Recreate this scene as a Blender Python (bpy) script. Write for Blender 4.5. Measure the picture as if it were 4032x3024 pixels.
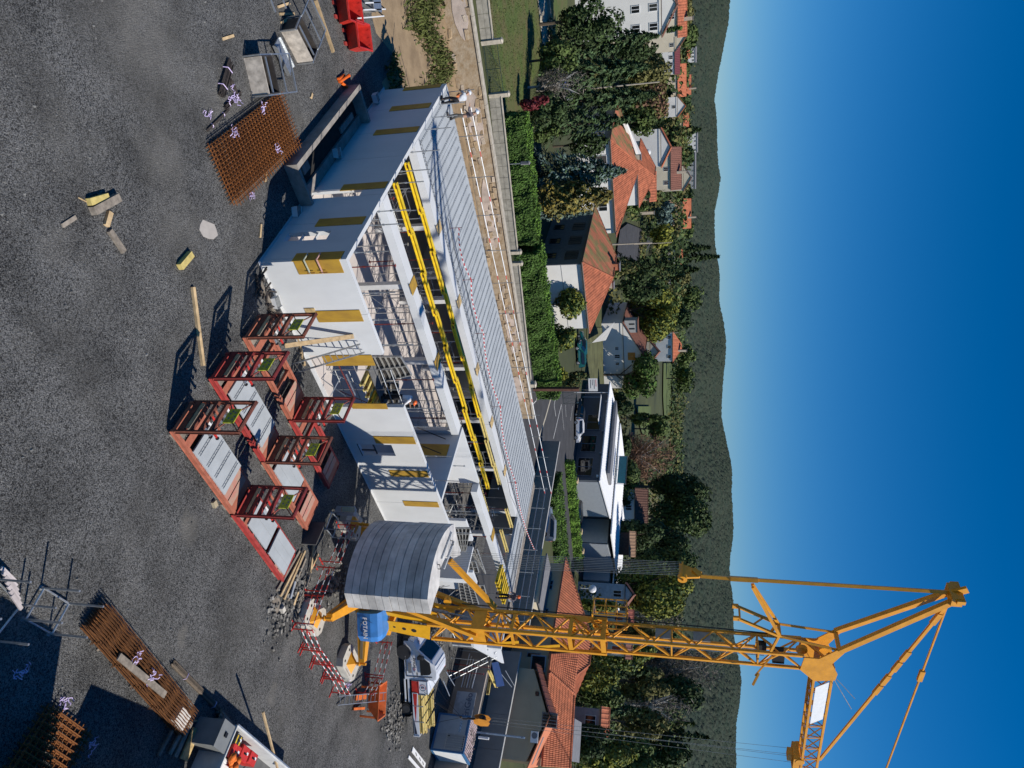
import bpy, bmesh, math, random
import numpy as np
from mathutils import Vector, Matrix
random.seed(7)
rng = np.random.default_rng(7)
for o in list(bpy.data.objects):
    bpy.data.objects.remove(o)
sc = bpy.context.scene
COL = sc.collection
R = math.radians
# ------------------------------------------------------------------ camera
FPX = 2795.0; PITCH = R(13.6); HC = 16.5          # focal length in photo pixels, tilt below the horizon, height
sp, cp = math.sin(PITCH), math.cos(PITCH)
cam_d = bpy.data.cameras.new('camera'); cam = bpy.data.objects.new('camera', cam_d); COL.objects.link(cam)
cam_d.sensor_width = 36; cam_d.lens = FPX/4032*36; cam_d.clip_start = 0.2; cam_d.clip_end = 12000
M3 = Matrix(((0, -1, 0), (sp, 0, -cp), (cp, 0, sp)))  # the camera is held on its side
cam.matrix_world = Matrix.Translation((0, 0, HC)) @ M3.to_4x4()
sc.camera = cam
# ------------------------------------------------------------------ sky and sun
SUN_AZ = R(101); SUN_EL = R(46.5)                   # azimuth clockwise from +Y
w = bpy.data.worlds.new('World'); sc.world = w; w.use_nodes = True
nt = w.node_tree; nt.nodes.clear()
sky = nt.nodes.new('ShaderNodeTexSky'); sky.sky_type = 'NISHITA'; sky.sun_disc = False
sky.sun_elevation = SUN_EL; sky.sun_rotation = SUN_AZ; sky.altitude = 400; sky.air_density = 1.0; sky.dust_density = 0.0; sky.ozone_density = 10.0
bg = nt.nodes.new('ShaderNodeBackground'); bg.inputs[1].default_value = 0.088
out = nt.nodes.new('ShaderNodeOutputWorld')
hs = nt.nodes.new('ShaderNodeHueSaturation'); hs.inputs['Saturation'].default_value = 1.25; hs.inputs['Value'].default_value = 1.0
nt.links.new(sky.outputs[0], hs.inputs['Color']); nt.links.new(hs.outputs[0], bg.inputs[0]); nt.links.new(bg.outputs[0], out.inputs[0])
sd = bpy.data.lights.new('sun', 'SUN'); sd.energy = 5.0; sd.angle = R(0.5); sd.color = (1.0, 0.95, 0.87)
sun = bpy.data.objects.new('sun', sd); COL.objects.link(sun)
SV = Vector((math.sin(SUN_AZ)*math.cos(SUN_EL), math.cos(SUN_AZ)*math.cos(SUN_EL), math.sin(SUN_EL)))
sun.rotation_euler = SV.to_track_quat('Z', 'Y').to_euler()
sun.location = (60, -20, 80)
sc.view_settings.view_transform = 'Standard'; sc.view_settings.look = 'None'
sc.view_settings.exposure = 0.0; sc.view_settings.gamma = 1.0; sc.view_settings.use_curve_mapping = False
sc.render.engine = 'CYCLES'; sc.cycles.diffuse_bounces = 2

# ------------------------------------------------------------------ measuring: a photo pixel seen on a known plane
def ray(X, Y):
    xr = (Y-1512)/FPX; yu = (X-2016)/FPX
    return np.array([xr, cp+yu*sp, -sp+yu*cp])
CO = np.array([0, 0, HC])
def P(X, Y, z=0.0):
    d = ray(X, Y); return CO + d*((z-HC)/d[2])
def on(X, Y, p0, n):
    d = ray(X, Y); n = np.array(n, float)
    return CO + d*(float(np.dot(np.array(p0)-CO, n))/float(np.dot(d, n)))
def far(X, Y, dist):
    d = ray(X, Y); return CO + d*(dist/math.hypot(d[0], d[1]))
def zp(x0, y0, s): return lambda a, b: (x0+a/s, y0+b/s)
C0 = P(1024, 1035)
AZ = R(45.6)
e1 = np.array([math.sin(AZ), math.cos(AZ), 0]); e2 = np.array([-math.cos(AZ), math.sin(AZ), 0]); ez = np.array([0, 0, 1.0])
RZB = math.pi/2-AZ                                  # rotation of the building's axes
def W(a, b, z=0.0): return C0 + a*e1 + b*e2 + z*ez
def inv(q):
    q = np.array(q)-C0; return float(q@e1), float(q@e2), float(q[2])

# ------------------------------------------------------------------ objects
def tagset(o, label=None, cat=None, group=None, kind=None):
    if label: o['label'] = label
    if cat: o['category'] = cat
    if group: o['group'] = group
    if kind: o['kind'] = kind
    return o
WM = {}
def thing(name, label, cat, loc=(0, 0, 0), rz=0.0, group=None):
    o = bpy.data.objects.new(name, None); COL.objects.link(o); o.empty_display_size = 0.3
    o.location = [float(c) for c in loc]; o.rotation_euler = (0, 0, rz)
    WM[o.name] = Matrix.Translation(Vector([float(c) for c in loc])) @ Matrix.Rotation(rz, 4, 'Z')
    return tagset(o, label, cat, group)
def copy_tree(o, parent=None):
    c = o.copy(); COL.objects.link(c)
    if parent: c.parent = parent
    for ch in [x for x in o.children]: copy_tree(ch, c)
    return c
def place(c, loc, rz, label=None):
    c.location = [float(v) for v in loc]; c.rotation_euler = (0, 0, rz)
    if label: c['label'] = label
    return c
class MB:
    def __init__(s): s.v = []; s.f = []; s.m = []; s.mi = 0
    def add(s, vs, fs):
        n = len(s.v); s.v.extend([tuple(float(c) for c in q) for q in vs]); s.f.extend([tuple(n+i for i in f) for f in fs]); s.m.extend([s.mi]*len(fs)); return s
    def hexa(s, q):   # 8 corners: bottom loop, top loop
        return s.add(q, [(3, 2, 1, 0), (4, 5, 6, 7), (0, 1, 5, 4), (1, 2, 6, 5), (2, 3, 7, 6), (3, 0, 4, 7)])
    def box(s, c, d, rz=0.0, u=None, v=None):
        c = np.array(c, float); u = np.array([math.cos(rz), math.sin(rz), 0]) if u is None else np.array(u); v = np.array([-math.sin(rz), math.cos(rz), 0]) if v is None else np.array(v)
        n = np.cross(u, v); a, b, h = u*d[0]/2, v*d[1]/2, n*d[2]/2
        return s.hexa([c-a-b-h, c+a-b-h, c+a+b-h, c-a+b-h, c-a-b+h, c+a-b+h, c+a+b+h, c-a+b+h])
    def bb(s, lo, hi): return s.box([(a+b)/2 for a, b in zip(lo, hi)], [b-a for a, b in zip(lo, hi)])
    def wbox(s, lo, hi):   # box in the building's axes
        a0, b0, z0 = lo; a1, b1, z1 = hi
        return s.hexa([W(a0, b0, z0), W(a1, b0, z0), W(a1, b1, z0), W(a0, b1, z0), W(a0, b0, z1), W(a1, b0, z1), W(a1, b1, z1), W(a0, b1, z1)])
    def bar(s, p, q, w, h=None, up=(0, 0, 1)):
        p = np.array(p, float); q = np.array(q, float); d = q-p; L = np.linalg.norm(d); d /= max(L, 1e-6); up = np.array(up, float)
        if abs(d@up) > .98: up = np.array([1., 0, 0]) if abs(d[0]) < .9 else np.array([0, 1., 0])
        u = np.cross(d, up); u /= np.linalg.norm(u); v = np.cross(u, d); h = w if h is None else h
        a, b = u*w/2, v*h/2
        return s.hexa([p-a-b, q-a-b, q+a-b, p+a-b, p-a+b, q-a+b, q+a+b, p+a+b])
    def tube(s, p, q, r, n=6, r2=None, caps=True):
        p = np.array(p, float); q = np.array(q, float); d = q-p; d /= max(np.linalg.norm(d), 1e-6); r2 = r if r2 is None else r2
        t = np.array([0, 0, 1.]) if abs(d[2]) < .9 else np.array([1., 0, 0]); u = np.cross(d, t); u /= np.linalg.norm(u); v = np.cross(d, u)
        vs = [p+r*(u*math.cos(k*2*math.pi/n)+v*math.sin(k*2*math.pi/n)) for k in range(n)]+[q+r2*(u*math.cos(k*2*math.pi/n)+v*math.sin(k*2*math.pi/n)) for k in range(n)]
        fs = [((k+1) % n, k, n+k, n+(k+1) % n) for k in range(n)]
        if caps: fs += [tuple(range(n)), tuple(range(2*n-1, n-1, -1))]
        return s.add(vs, fs)
    def path(s, pts, r, n=5):
        for a, b in zip(pts[:-1], pts[1:]): s.tube(a, b, r, n)
        return s
    def poly(s, pts): return s.add(pts, [tuple(range(len(pts)))])
    def prism(s, pts, vec):
        n = len(pts); vec = np.array(vec, float); pts = [np.array(q, float) for q in pts]
        return s.add(pts+[q+vec for q in pts], [tuple(range(n-1, -1, -1)), tuple(range(n, 2*n))]+[(k, (k+1) % n, n+(k+1) % n, n+k) for k in range(n)])
    def slab(s, q, t):     # four corners, thickness along the face normal
        q = [np.array(p, float) for p in q]; n = np.cross(q[1]-q[0], q[3]-q[0]); n /= np.linalg.norm(n)
        return s.hexa([p-n*t for p in q]+q)
    def lathe(s, prof, c, n=12, ax=None):
        c = np.array(c, float); vs = []; fs = []
        if ax is None: A, B_, Cx = np.array([1., 0, 0]), np.array([0, 1., 0]), np.array([0, 0, 1.])
        else:
            Cx = np.array(ax, float); Cx /= np.linalg.norm(Cx); t = np.array([0, 0, 1.]) if abs(Cx[2]) < .9 else np.array([1., 0, 0]); A = np.cross(t, Cx); A /= np.linalg.norm(A); B_ = np.cross(Cx, A)
        for r, z in prof:
            for k in range(n): th = 2*math.pi*k/n; vs.append(c+A*r*math.cos(th)+B_*r*math.sin(th)+Cx*z)
        for j in range(len(prof)-1):
            for k in range(n): k2 = (k+1) % n; fs.append((j*n+k, j*n+k2, (j+1)*n+k2, (j+1)*n+k))
        fs.append(tuple(range(n-1, -1, -1))); m = (len(prof)-1)*n; fs.append(tuple(range(m, m+n)))
        return s.add(vs, fs)
    def mesh(s, name, mat, inverse=None, smooth=False):
        me = bpy.data.meshes.new(name)
        vs = s.v if inverse is None else [tuple(inverse @ Vector(q)) for q in s.v]
        me.from_pydata(vs, [], s.f)
        mats = mat if isinstance(mat, (list, tuple)) else [mat]
        for m in mats: me.materials.append(m)
        if len(mats) > 1: me.polygons.foreach_set('material_index', s.m)
        if smooth: me.polygons.foreach_set('use_smooth', [True]*len(me.polygons))
        me.update(); return me
    def out(s, name, mat, parent=None, world=True, smooth=False, label=None, cat=None, group=None, kind=None):
        i = WM[root(parent).name].inverted() if (parent is not None and world) else None
        base = None
        if parent is None and world and cat is not None:      # a thing that is one mesh: origin at its base
            a = np.array(s.v); base = Vector(((a[:, 0].min()+a[:, 0].max())/2, (a[:, 1].min()+a[:, 1].max())/2, a[:, 2].min())); i = Matrix.Translation(-base)
        o = bpy.data.objects.new(name, s.mesh(name, mat, i, smooth)); COL.objects.link(o)
        if parent is not None: o.parent = parent
        if base is not None: o.location = base
        return tagset(o, label, cat, group, kind)
def root(o):
    while o.parent is not None: o = o.parent
    return o
def link_mesh(name, me, parent=None, loc=(0, 0, 0), rot=(0, 0, 0)):
    o = bpy.data.objects.new(name, me); COL.objects.link(o); o.parent = parent; o.location = [float(c) for c in loc]; o.rotation_euler = rot
    return o

# ------------------------------------------------------------------ materials
MATS = {}
def nd(t, k, **kw):
    n = t.nodes.new(k)
    for a, b in kw.items(): setattr(n, a, b)
    return n
def M(name, col, rough=0.6, metal=0.0, var=0.18, scale=2.5, bump=0.0, bscale=60.0, col2=None, rnd=0.0, stretch=None, spec=0.4, detail=5, thr=None):
    if name in MATS: return MATS[name]
    m = bpy.data.materials.new(name); m.use_nodes = True; t = m.node_tree; b = t.nodes['Principled BSDF']
    b.inputs['Roughness'].default_value = rough; b.inputs['Metallic'].default_value = metal; b.inputs['Specular IOR Level'].default_value = spec
    tc = nd(t, 'ShaderNodeTexCoord'); src = tc.outputs['Object']
    if stretch:
        mp = nd(t, 'ShaderNodeMapping'); mp.inputs['Scale'].default_value = stretch; t.links.new(src, mp.inputs[0]); src = mp.outputs[0]
    nz = nd(t, 'ShaderNodeTexNoise'); nz.inputs['Scale'].default_value = scale; nz.inputs['Detail'].default_value = detail; nz.inputs['Roughness'].default_value = 0.62
    t.links.new(src, nz.inputs['Vector'])
    rp = nd(t, 'ShaderNodeValToRGB')
    c = np.array(col[:3]); c2 = np.array(col2[:3]) if col2 else c*(1-var)
    c1 = c if col2 else np.minimum(c*(1+var*.7), 1)
    lo, hi = thr if thr else (0.33, 0.67)
    rp.color_ramp.elements[0].position = lo; rp.color_ramp.elements[1].position = hi
    rp.color_ramp.elements[0].color = (*c2, 1); rp.color_ramp.elements[1].color = (*c1, 1)
    t.links.new(nz.outputs[0], rp.inputs[0]); co = rp.outputs[0]
    if rnd:
        gi = nd(t, 'ShaderNodeNewGeometry'); oi = nd(t, 'ShaderNodeObjectInfo'); ad = nd(t, 'ShaderNodeMath', operation='ADD'); fr = nd(t, 'ShaderNodeMath', operation='FRACT')
        t.links.new(gi.outputs['Random Per Island'], ad.inputs[0]); t.links.new(oi.outputs['Random'], ad.inputs[1]); t.links.new(ad.outputs[0], fr.inputs[0])
        mr = nd(t, 'ShaderNodeMapRange'); mr.inputs['To Min'].default_value = 1-rnd; mr.inputs['To Max'].default_value = 1+rnd; t.links.new(fr.outputs[0], mr.inputs[0])
        mx = nd(t, 'ShaderNodeVectorMath', operation='SCALE'); t.links.new(co, mx.inputs[0]); t.links.new(mr.outputs[0], mx.inputs['Scale']); co = mx.outputs[0]
    t.links.new(co, b.inputs['Base Color'])
    if bump:
        n2 = nd(t, 'ShaderNodeTexNoise'); n2.inputs['Scale'].default_value = bscale; n2.inputs['Detail'].default_value = 4; t.links.new(src, n2.inputs['Vector'])
        bp = nd(t, 'ShaderNodeBump'); bp.inputs['Strength'].default_value = bump; bp.inputs['Distance'].default_value = 0.02
        t.links.new(n2.outputs[0], bp.inputs['Height']); t.links.new(bp.outputs[0], b.inputs['Normal'])
    MATS[name] = m; return m
def text(body, size, mat, parent, loc, rot, name='lettering', ext=0.002, align='CENTER', bold=0.0):
    cu = bpy.data.curves.new(name, 'FONT'); cu.body = body; cu.size = size; cu.extrude = ext; cu.align_x = align; cu.align_y = 'CENTER'; cu.offset = bold; cu.resolution_u = 3
    o0 = bpy.data.objects.new(name, cu); COL.objects.link(o0)
    dg = bpy.context.evaluated_depsgraph_get(); me = bpy.data.meshes.new_from_object(o0.evaluated_get(dg)); bpy.data.objects.remove(o0); bpy.data.curves.remove(cu)
    me.materials.clear(); me.materials.append(mat); me.name = name
    o = bpy.data.objects.new(name, me); COL.objects.link(o); o.parent = parent; o.location = loc; o.rotation_euler = rot
    return o
# ================================================================== terrain, hills, ground sheets
def sstep(x, a, b):
    t = np.clip((x-a)/(b-a), 0, 1); return t*t*(3-2*t)
def ground_h(x, y):
    d = np.hypot(x, y); left = sstep(-np.asarray(x, float)/np.maximum(d, 1), -.1, .35)
    return sstep(d, 140, 330)*(6+5*left)+sstep(d, 330, 800)*9
def worley(x, y, s, seed):
    gx, gy = np.floor(x/s).astype(int), np.floor(y/s).astype(int); best = np.full(x.shape, 9.0); val = np.zeros(x.shape)
    for i in (-1, 0, 1):
        for j in (-1, 0, 1):
            h = (((gx+i)*73856093) ^ ((gy+j)*19349663) ^ seed) & 0xffffff
            rx = ((h*1103515245+12345) & 0xffff)/65535.0; ry = ((h*69069+1) & 0xffff)/65535.0; rv = ((h*16807+7) & 0xffff)/65535.0
            dd = np.hypot(x/s-(gx+i+rx), y/s-(gy+j+ry)); m = dd < best; best = np.where(m, dd, best); val = np.where(m, rv, val)
    return best, val
def grid_obj(name, Xg, Yg, Zg, mat, kind='structure', smooth=True):
    r, c = Xg.shape; v = np.stack([Xg, Yg, Zg], -1).reshape(-1, 3)
    idx = np.arange(r*c).reshape(r, c); f = np.stack([idx[:-1, :-1], idx[:-1, 1:], idx[1:, 1:], idx[1:, :-1]], -1).reshape(-1, 4)
    me = bpy.data.meshes.new(name); me.vertices.add(len(v)); me.vertices.foreach_set('co', v.ravel()); me.loops.add(f.size); me.loops.foreach_set('vertex_index', f.ravel())
    me.polygons.add(len(f)); me.polygons.foreach_set('loop_start', np.arange(0, f.size, 4)); me.polygons.foreach_set('use_smooth', [smooth]*len(f)); me.update(); me.validate()
    me.materials.append(mat); o = bpy.data.objects.new(name, me); COL.objects.link(o); o['kind'] = kind; return o

m_meadow = M('meadow', (.075, .085, .028), .95, var=.5, scale=.05, bump=.6, bscale=2.0, col2=(.035, .042, .018))
th = np.linspace(-1.25, 1.25, 120); dd = np.concatenate([[0.5], np.geomspace(20, 3000, 70)])
TH, DD = np.meshgrid(th, dd); gx, gy = np.sin(TH)*DD, np.cos(TH)*DD-3
grid_obj('ground', gx, gy, ground_h(gx, gy)-.03-.5*sstep(DD, 150, 200), m_meadow)

# hills: ridge line read from the photograph, trees as bumps
ridge = [(-1500, 2850), (0, 2863), (100, 2863), (250, 2836), (400, 2806), (550, 2810), (700, 2828), (830, 2803), (900, 2808), (1000, 2815), (1100, 2830), (1250, 2846), (1500, 2846), (1640, 2838), (1750, 2850), (1850, 2870), (1980, 2892), (2100, 2886), (2300, 2880), (2500, 2895), (2700, 2899), (3024, 2897), (4500, 2870)]
rY = np.array([q[0] for q in ridge], float); rX = np.array([q[1] for q in ridge], float)
def hill(name, Ys, rx, d0, d1, d2, rows, mat, amp=4.5, cell=9.0, seed=5, back=400, zb=14.0):
    cols = np.linspace(*Ys); RX = np.interp(cols, rY, rX) if rx is None else np.interp(cols, rx[0], rx[1])
    yy = cp+(RX-2016)/FPX*sp; azm = np.arctan2((cols-1512)/FPX, yy); tane = (-sp+(RX-2016)/FPX*cp)/np.hypot((cols-1512)/FPX, yy)
    t = np.concatenate([np.linspace(0, 1, rows), 1+np.linspace(.05, 1, 8)])[:, None]
    dr = np.where(t <= 1, d0+(d1-d0)*t, d1+(d2-d1)*(t-1)); X_ = np.sin(azm)[None]*dr; Y_ = np.cos(azm)[None]*dr
    ztop = HC+tane[None]*d1; prof = np.where(t <= 1, .22*np.minimum(t, 1)+.78*sstep(np.minimum(t, 1), .08, 1.02), 1-.8*sstep(t, 1, 2))
    gul = (np.sin(azm[None]*31+t*4+np.sin(azm[None]*13)*2)*.5+np.sin(azm[None]*71+t*7)*.25)*sstep(np.minimum(t, 2-t), 0, .5)*.10
    Z_ = zb+(ztop-zb)*(prof+gul*np.minimum(1, t))
    b, v = worley(X_, Y_, cell, seed); Z_ = Z_+np.maximum(0, 1-b*b*1.6)*amp*(.5+v)
    return grid_obj(name, X_, Y_, Z_-2, mat, smooth=False)
def forest_mat(name, ca, cb, cc):
    m = bpy.data.materials.new(name); m.use_nodes = True; t = m.node_tree; b = t.nodes['Principled BSDF']; b.inputs['Roughness'].default_value = .95; b.inputs['Specular IOR Level'].default_value = .1
    tc = nd(t, 'ShaderNodeTexCoord'); n1 = nd(t, 'ShaderNodeTexNoise'); n1.inputs['Scale'].default_value = .012; n1.inputs['Detail'].default_value = 6; n1.inputs['Roughness'].default_value = .7
    v = nd(t, 'ShaderNodeTexVoronoi'); v.inputs['Scale'].default_value = .11
    t.links.new(tc.outputs['Object'], n1.inputs[0]); t.links.new(tc.outputs['Object'], v.inputs['Vector'])
    r = nd(t, 'ShaderNodeValToRGB'); e = r.color_ramp.elements; e[0].position = .38; e[0].color = (*ca, 1); e[1].position = .66; e[1].color = (*cb, 1); t.links.new(n1.outputs[0], r.inputs[0])
    mx = nd(t, 'ShaderNodeMix', data_type='RGBA'); t.links.new(r.outputs[0], mx.inputs[6]); mx.inputs[7].default_value = (*cc, 1)
    s = nd(t, 'ShaderNodeSeparateColor'); t.links.new(v.outputs['Color'], s.inputs[0]); mr = nd(t, 'ShaderNodeMapRange'); mr.inputs[3].default_value = 0; mr.inputs[4].default_value = .8; t.links.new(s.outputs[0], mr.inputs[0]); t.links.new(mr.outputs[0], mx.inputs[0])
    t.links.new(mx.outputs[2], b.inputs['Base Color']); return m
m_forest = forest_mat('forest', (.026, .042, .030), (.036, .050, .034), (.046, .054, .038))
hill('wooded_hill', (-1000, 4000, 1050), None, 470, 1500, 2100, 210, m_forest, amp=3.2, cell=6.0, zb=9.0)
hill('distant_hill', (500, 1500, 160), ([500, 700, 850, 930, 1000, 1500], [2700, 2760, 2806, 2800, 2770, 2700]), 2100, 2500, 2900, 30, m_forest, amp=6, cell=16, seed=9)

# ------------------------------------------------------------------ yard of dark gravel
def gravel_mat():
    m = bpy.data.materials.new('gravel'); m.use_nodes = True; t = m.node_tree; b = t.nodes['Principled BSDF']; b.inputs['Roughness'].default_value = .93; b.inputs['Specular IOR Level'].default_value = .15
    L = t.links.new; tc = nd(t, 'ShaderNodeTexCoord'); o = tc.outputs['Object']
    v = nd(t, 'ShaderNodeTexVoronoi'); v.inputs['Scale'].default_value = 22; L(o, v.inputs['Vector'])
    v2 = nd(t, 'ShaderNodeTexVoronoi'); v2.inputs['Scale'].default_value = 48; L(o, v2.inputs['Vector'])
    s = nd(t, 'ShaderNodeSeparateColor'); L(v.outputs['Color'], s.inputs[0]); s2 = nd(t, 'ShaderNodeSeparateColor'); L(v2.outputs['Color'], s2.inputs[0])
    st = nd(t, 'ShaderNodeMath', operation='MULTIPLY_ADD'); L(s.outputs[0], st.inputs[0]); st.inputs[1].default_value = .55; L(s2.outputs[0], st.inputs[2])
    r = nd(t, 'ShaderNodeValToRGB'); e = r.color_ramp.elements; e[0].position = .2; e[0].color = (.028, .0285, .029, 1); e[1].position = 1.45/1.55; e[1].color = (.24, .238, .232, 1); x = r.color_ramp.elements.new(.6); x.color = (.086, .084, .080, 1)
    L(st.outputs[0], r.inputs[0])
    big = nd(t, 'ShaderNodeTexNoise'); big.inputs['Scale'].default_value = .23; big.inputs['Detail'].default_value = 5; big.inputs['Roughness'].default_value = .6; L(o, big.inputs['Vector'])
    mid = nd(t, 'ShaderNodeTexNoise'); mid.inputs['Scale'].default_value = 1.5; mid.inputs['Detail'].default_value = 6; L(o, mid.inputs['Vector'])
    dust = nd(t, 'ShaderNodeMapRange'); dust.inputs[1].default_value = .5; dust.inputs[2].default_value = .72; dust.inputs[4].default_value = .55; L(big.outputs[0], dust.inputs[0]); acc = dust.outputs[0]
    warp = nd(t, 'ShaderNodeVectorMath', operation='MULTIPLY_ADD'); L(mid.outputs['Color'], warp.inputs[0]); warp.inputs[1].default_value = (1.6, 1.6, 0); L(o, warp.inputs[2])
    for (X, Y, rad, k) in DUST:                        # worn, dusty places in the yard
        q = P(X, Y); q = q+np.array([.8, .8, 0])
        d = nd(t, 'ShaderNodeVectorMath', operation='DISTANCE'); L(warp.outputs[0], d.inputs[0]); d.inputs[1].default_value = tuple(q)
        mr = nd(t, 'ShaderNodeMapRange'); mr.inputs[1].default_value = rad; mr.inputs[2].default_value = rad*.25; mr.inputs[3].default_value = 0; mr.inputs[4].default_value = k; L(d.outputs['Value'], mr.inputs[0])
        mxx = nd(t, 'ShaderNodeMath', operation='MAXIMUM'); L(acc, mxx.inputs[0]); L(mr.outputs[0], mxx.inputs[1]); acc = mxx.outputs[0]
    mm = nd(t, 'ShaderNodeMath', operation='MULTIPLY'); L(acc, mm.inputs[0]); mr2 = nd(t, 'ShaderNodeMapRange'); mr2.inputs[1].default_value = .25; mr2.inputs[2].default_value = .6; mr2.inputs[3].default_value = .45; L(mid.outputs[0], mr2.inputs[0]); L(mr2.outputs[0], mm.inputs[1])
    mx = nd(t, 'ShaderNodeMix', data_type='RGBA'); L(mm.outputs[0], mx.inputs[0]); L(r.outputs[0], mx.inputs[6]); mx.inputs[7].default_value = (.225, .215, .195, 1)
    dk = nd(t, 'ShaderNodeMapRange'); dk.inputs[1].default_value = .32; dk.inputs[2].default_value = .62; dk.inputs[3].default_value = .68; dk.inputs[4].default_value = 1.15
    n3 = nd(t, 'ShaderNodeTexNoise'); n3.inputs['Scale'].default_value = .5; n3.inputs['Detail'].default_value = 4; L(o, n3.inputs['Vector']); L(n3.outputs[0], dk.inputs[0])
    sc_ = nd(t, 'ShaderNodeVectorMath', operation='SCALE'); L(mx.outputs[2], sc_.inputs[0]); L(dk.outputs[0], sc_.inputs['Scale']); L(sc_.outputs[0], b.inputs['Base Color'])
    bp = nd(t, 'ShaderNodeBump'); bp.inputs['Strength'].default_value = 1.0; bp.inputs['Distance'].default_value = .045; ad = nd(t, 'ShaderNodeMath', operation='ADD'); L(v.outputs['Distance'], ad.inputs[0]); L(v2.outputs['Distance'], ad.inputs[1]); iv = nd(t, 'ShaderNodeMath', operation='MULTIPLY'); L(ad.outputs[0], iv.inputs[0]); iv.inputs[1].default_value = -1
    L(iv.outputs[0], bp.inputs['Height']); L(bp.outputs[0], b.inputs['Normal']); return m
DUST = [(560, 130, 3.2, .75), (430, 60, 2.4, .5), (620, 330, 2.2, .6), (640, 620, 1.6, .75), (700, 900, 1.8, .5), (745, 2090, .75, .95), (715, 2520, .4, .9), (1075, 2710, .5, .8), (1060, 2760, .4, .8), (1460, 2900, 2.2, .6), (860, 400, 2.4, .55), (220, 960, .9, .5), (950, 700, 1.6, .55), (1240, 2500, 1.6, .4), (1190, 520, 1.2, .6), (1130, 20, 1.5, .5), (980, 2440, 1.2, .35), (1700, 2450, 1.2, .4), (1300, 2750, 1.5, .35)]
m_gravel = gravel_mat()
def sheet(name, pts, mat, z=0.0, kind='structure'):
    b = MB(); b.poly([(q[0], q[1], z) for q in pts]); return b.out(name, mat, kind=kind)
gxs, gys = np.meshgrid(np.linspace(-45, 45, 181), np.linspace(3, 48, 91))
gz = .02*np.sin(gxs*.9+np.sin(gys*.7)*1.3)*np.cos(gys*.8)
yard = sheet('gravel_yard', [W(-60, -60), W(75, -60), W(75, -2), W(52, -2), W(52, 33), W(0, 33), W(-60, 33)], m_gravel, .006)
# loose stones lying on the yard
b = MB()
for k in range(5200):
    X, Y = rng.uniform(0, 1500), rng.uniform(-50, 3074); q = P(X, Y)
    a, bb_, _ = inv(q)
    if a > -.3 and bb_ > -.2: continue
    s = rng.choice([.012, .018, .026, .045], p=[.35, .4, .2, .05])*rng.uniform(.7, 1.3); th_ = rng.uniform(0, 6.28)
    ex, ey = np.array([math.cos(th_), math.sin(th_), 0])*s, np.array([-math.sin(th_), math.cos(th_), 0])*s*rng.uniform(.6, 1); h = s*rng.uniform(.5, .9); c = np.array([q[0], q[1], .004])
    b.add([c+ex, c+ey, c-ex, c-ey, c+ex*.4+[0, 0, h], c+ey*.5+[0, 0, h], c-ex*.5+[0, 0, h], c-ey*.4+[0, 0, h]], [(0, 1, 5, 4), (1, 2, 6, 5), (2, 3, 7, 6), (3, 0, 4, 7), (4, 5, 6, 7)])
b.out('loose_stones', M('stone_grey', (.15, .148, .14), .9, var=.5, scale=8, rnd=.55), kind='stuff')
# crushed rock heap behind the truck and the low rubble round the crane
b = MB(); zc = zp(1480, 2350, 3.3175)
for k in range(1500):
    if k < 900: q = on(*zc(rng.uniform(640, 860), rng.uniform(500, 800)), W(30, -3, .9*rng.uniform(0, 1)), (0, 0, 1)); q = q+rng.normal(0, .25, 3)*[1, 1, .2]
    else:
        X, Y = [(1545, 2790), (1560, 2880), (1540, 2850), (1100, 2420), (1180, 2330), (1320, 2300)][k % 6]; q = P(X, Y)+np.append(rng.normal(0, .55, 2), .03)
    s = rng.uniform(.05, .16); R_ = rng.normal(0, 1, (8, 3))*.25
    d = np.array([[-1, -1, -1], [1, -1, -1], [1, 1, -1], [-1, 1, -1], [-1, -1, 1], [1, -1, 1], [1, 1, 1], [-1, 1, 1]])+R_
    b.hexa([q+e*s*.5 for e in d])
b.out('rubble', M('rubble', (.20, .19, .17), .95, var=.4, scale=5, rnd=.5), kind='stuff')

# ------------------------------------------------------------------ sand bank, lawn, car park, roads
m_sand = M('sand', (.34, .245, .145), .97, var=.3, scale=.8, bump=.9, bscale=9, col2=(.22, .155, .09))
zu = zp(1700, 0, 3.318)
bank = [P(1470, -60), P(1462, 60), P(1480, 130), P(1560, 230), P(1600, 330), P(1680, 345), P(1760, 345), W(8, 30.6), W(-2, 31.2), W(-16, 33), W(-20, 20)]
gxa, gya = np.meshgrid(np.linspace(0, 1, 40), np.linspace(0, 1, 30))
sheet('sand_bank', bank, m_sand, .012)
sheet('sand_strip', [W(-.4, 16.9), W(36, 16.9), W(36, 25.2), W(0, 31)], m_sand, .010)
m_lawn = M('lawn', (.072, .105, .022), .95, var=.4, scale=.35, bump=1.0, bscale=14, col2=(.115, .098, .038), thr=(.36, .6))
lawn = [P(*zu(690, 0)), P(*zu(640, -300)), P(*zu(1400, -300)), P(*zu(1370, 0)), P(*zu(1450, 780)), P(*zu(1200, 1300)), P(2050, 480), P(1990, 420), P(*zu(760, 560))]
sheet('lawn', lawn, m_lawn, .014)
sheet('lawn_beyond_path', [P(*zu(1500, -300)), P(*zu(1490, 0)), P(*zu(1570, 850)), P(2215, 270), P(2230, 130), P(2240, -200)], m_lawn, .015)
m_asph = M('asphalt', (.052, .052, .055), .9, var=.25, scale=.6, bump=.3, bscale=60)
car = [W(36, 24), W(36, 44), P(2180, 1536), P(2290, 1540), P(2290, 1700), P(2255, 1900), P(2260, 2040), P(2300, 2290), P(2230, 2200), P(2140, 1830), W(49, 20), W(49, 3), W(36.6, 3)]
sheet('car_park', car, m_asph, .016)
m_line = M('road_paint', (.62, .62, .6), .8, var=.2, scale=6)
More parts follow.
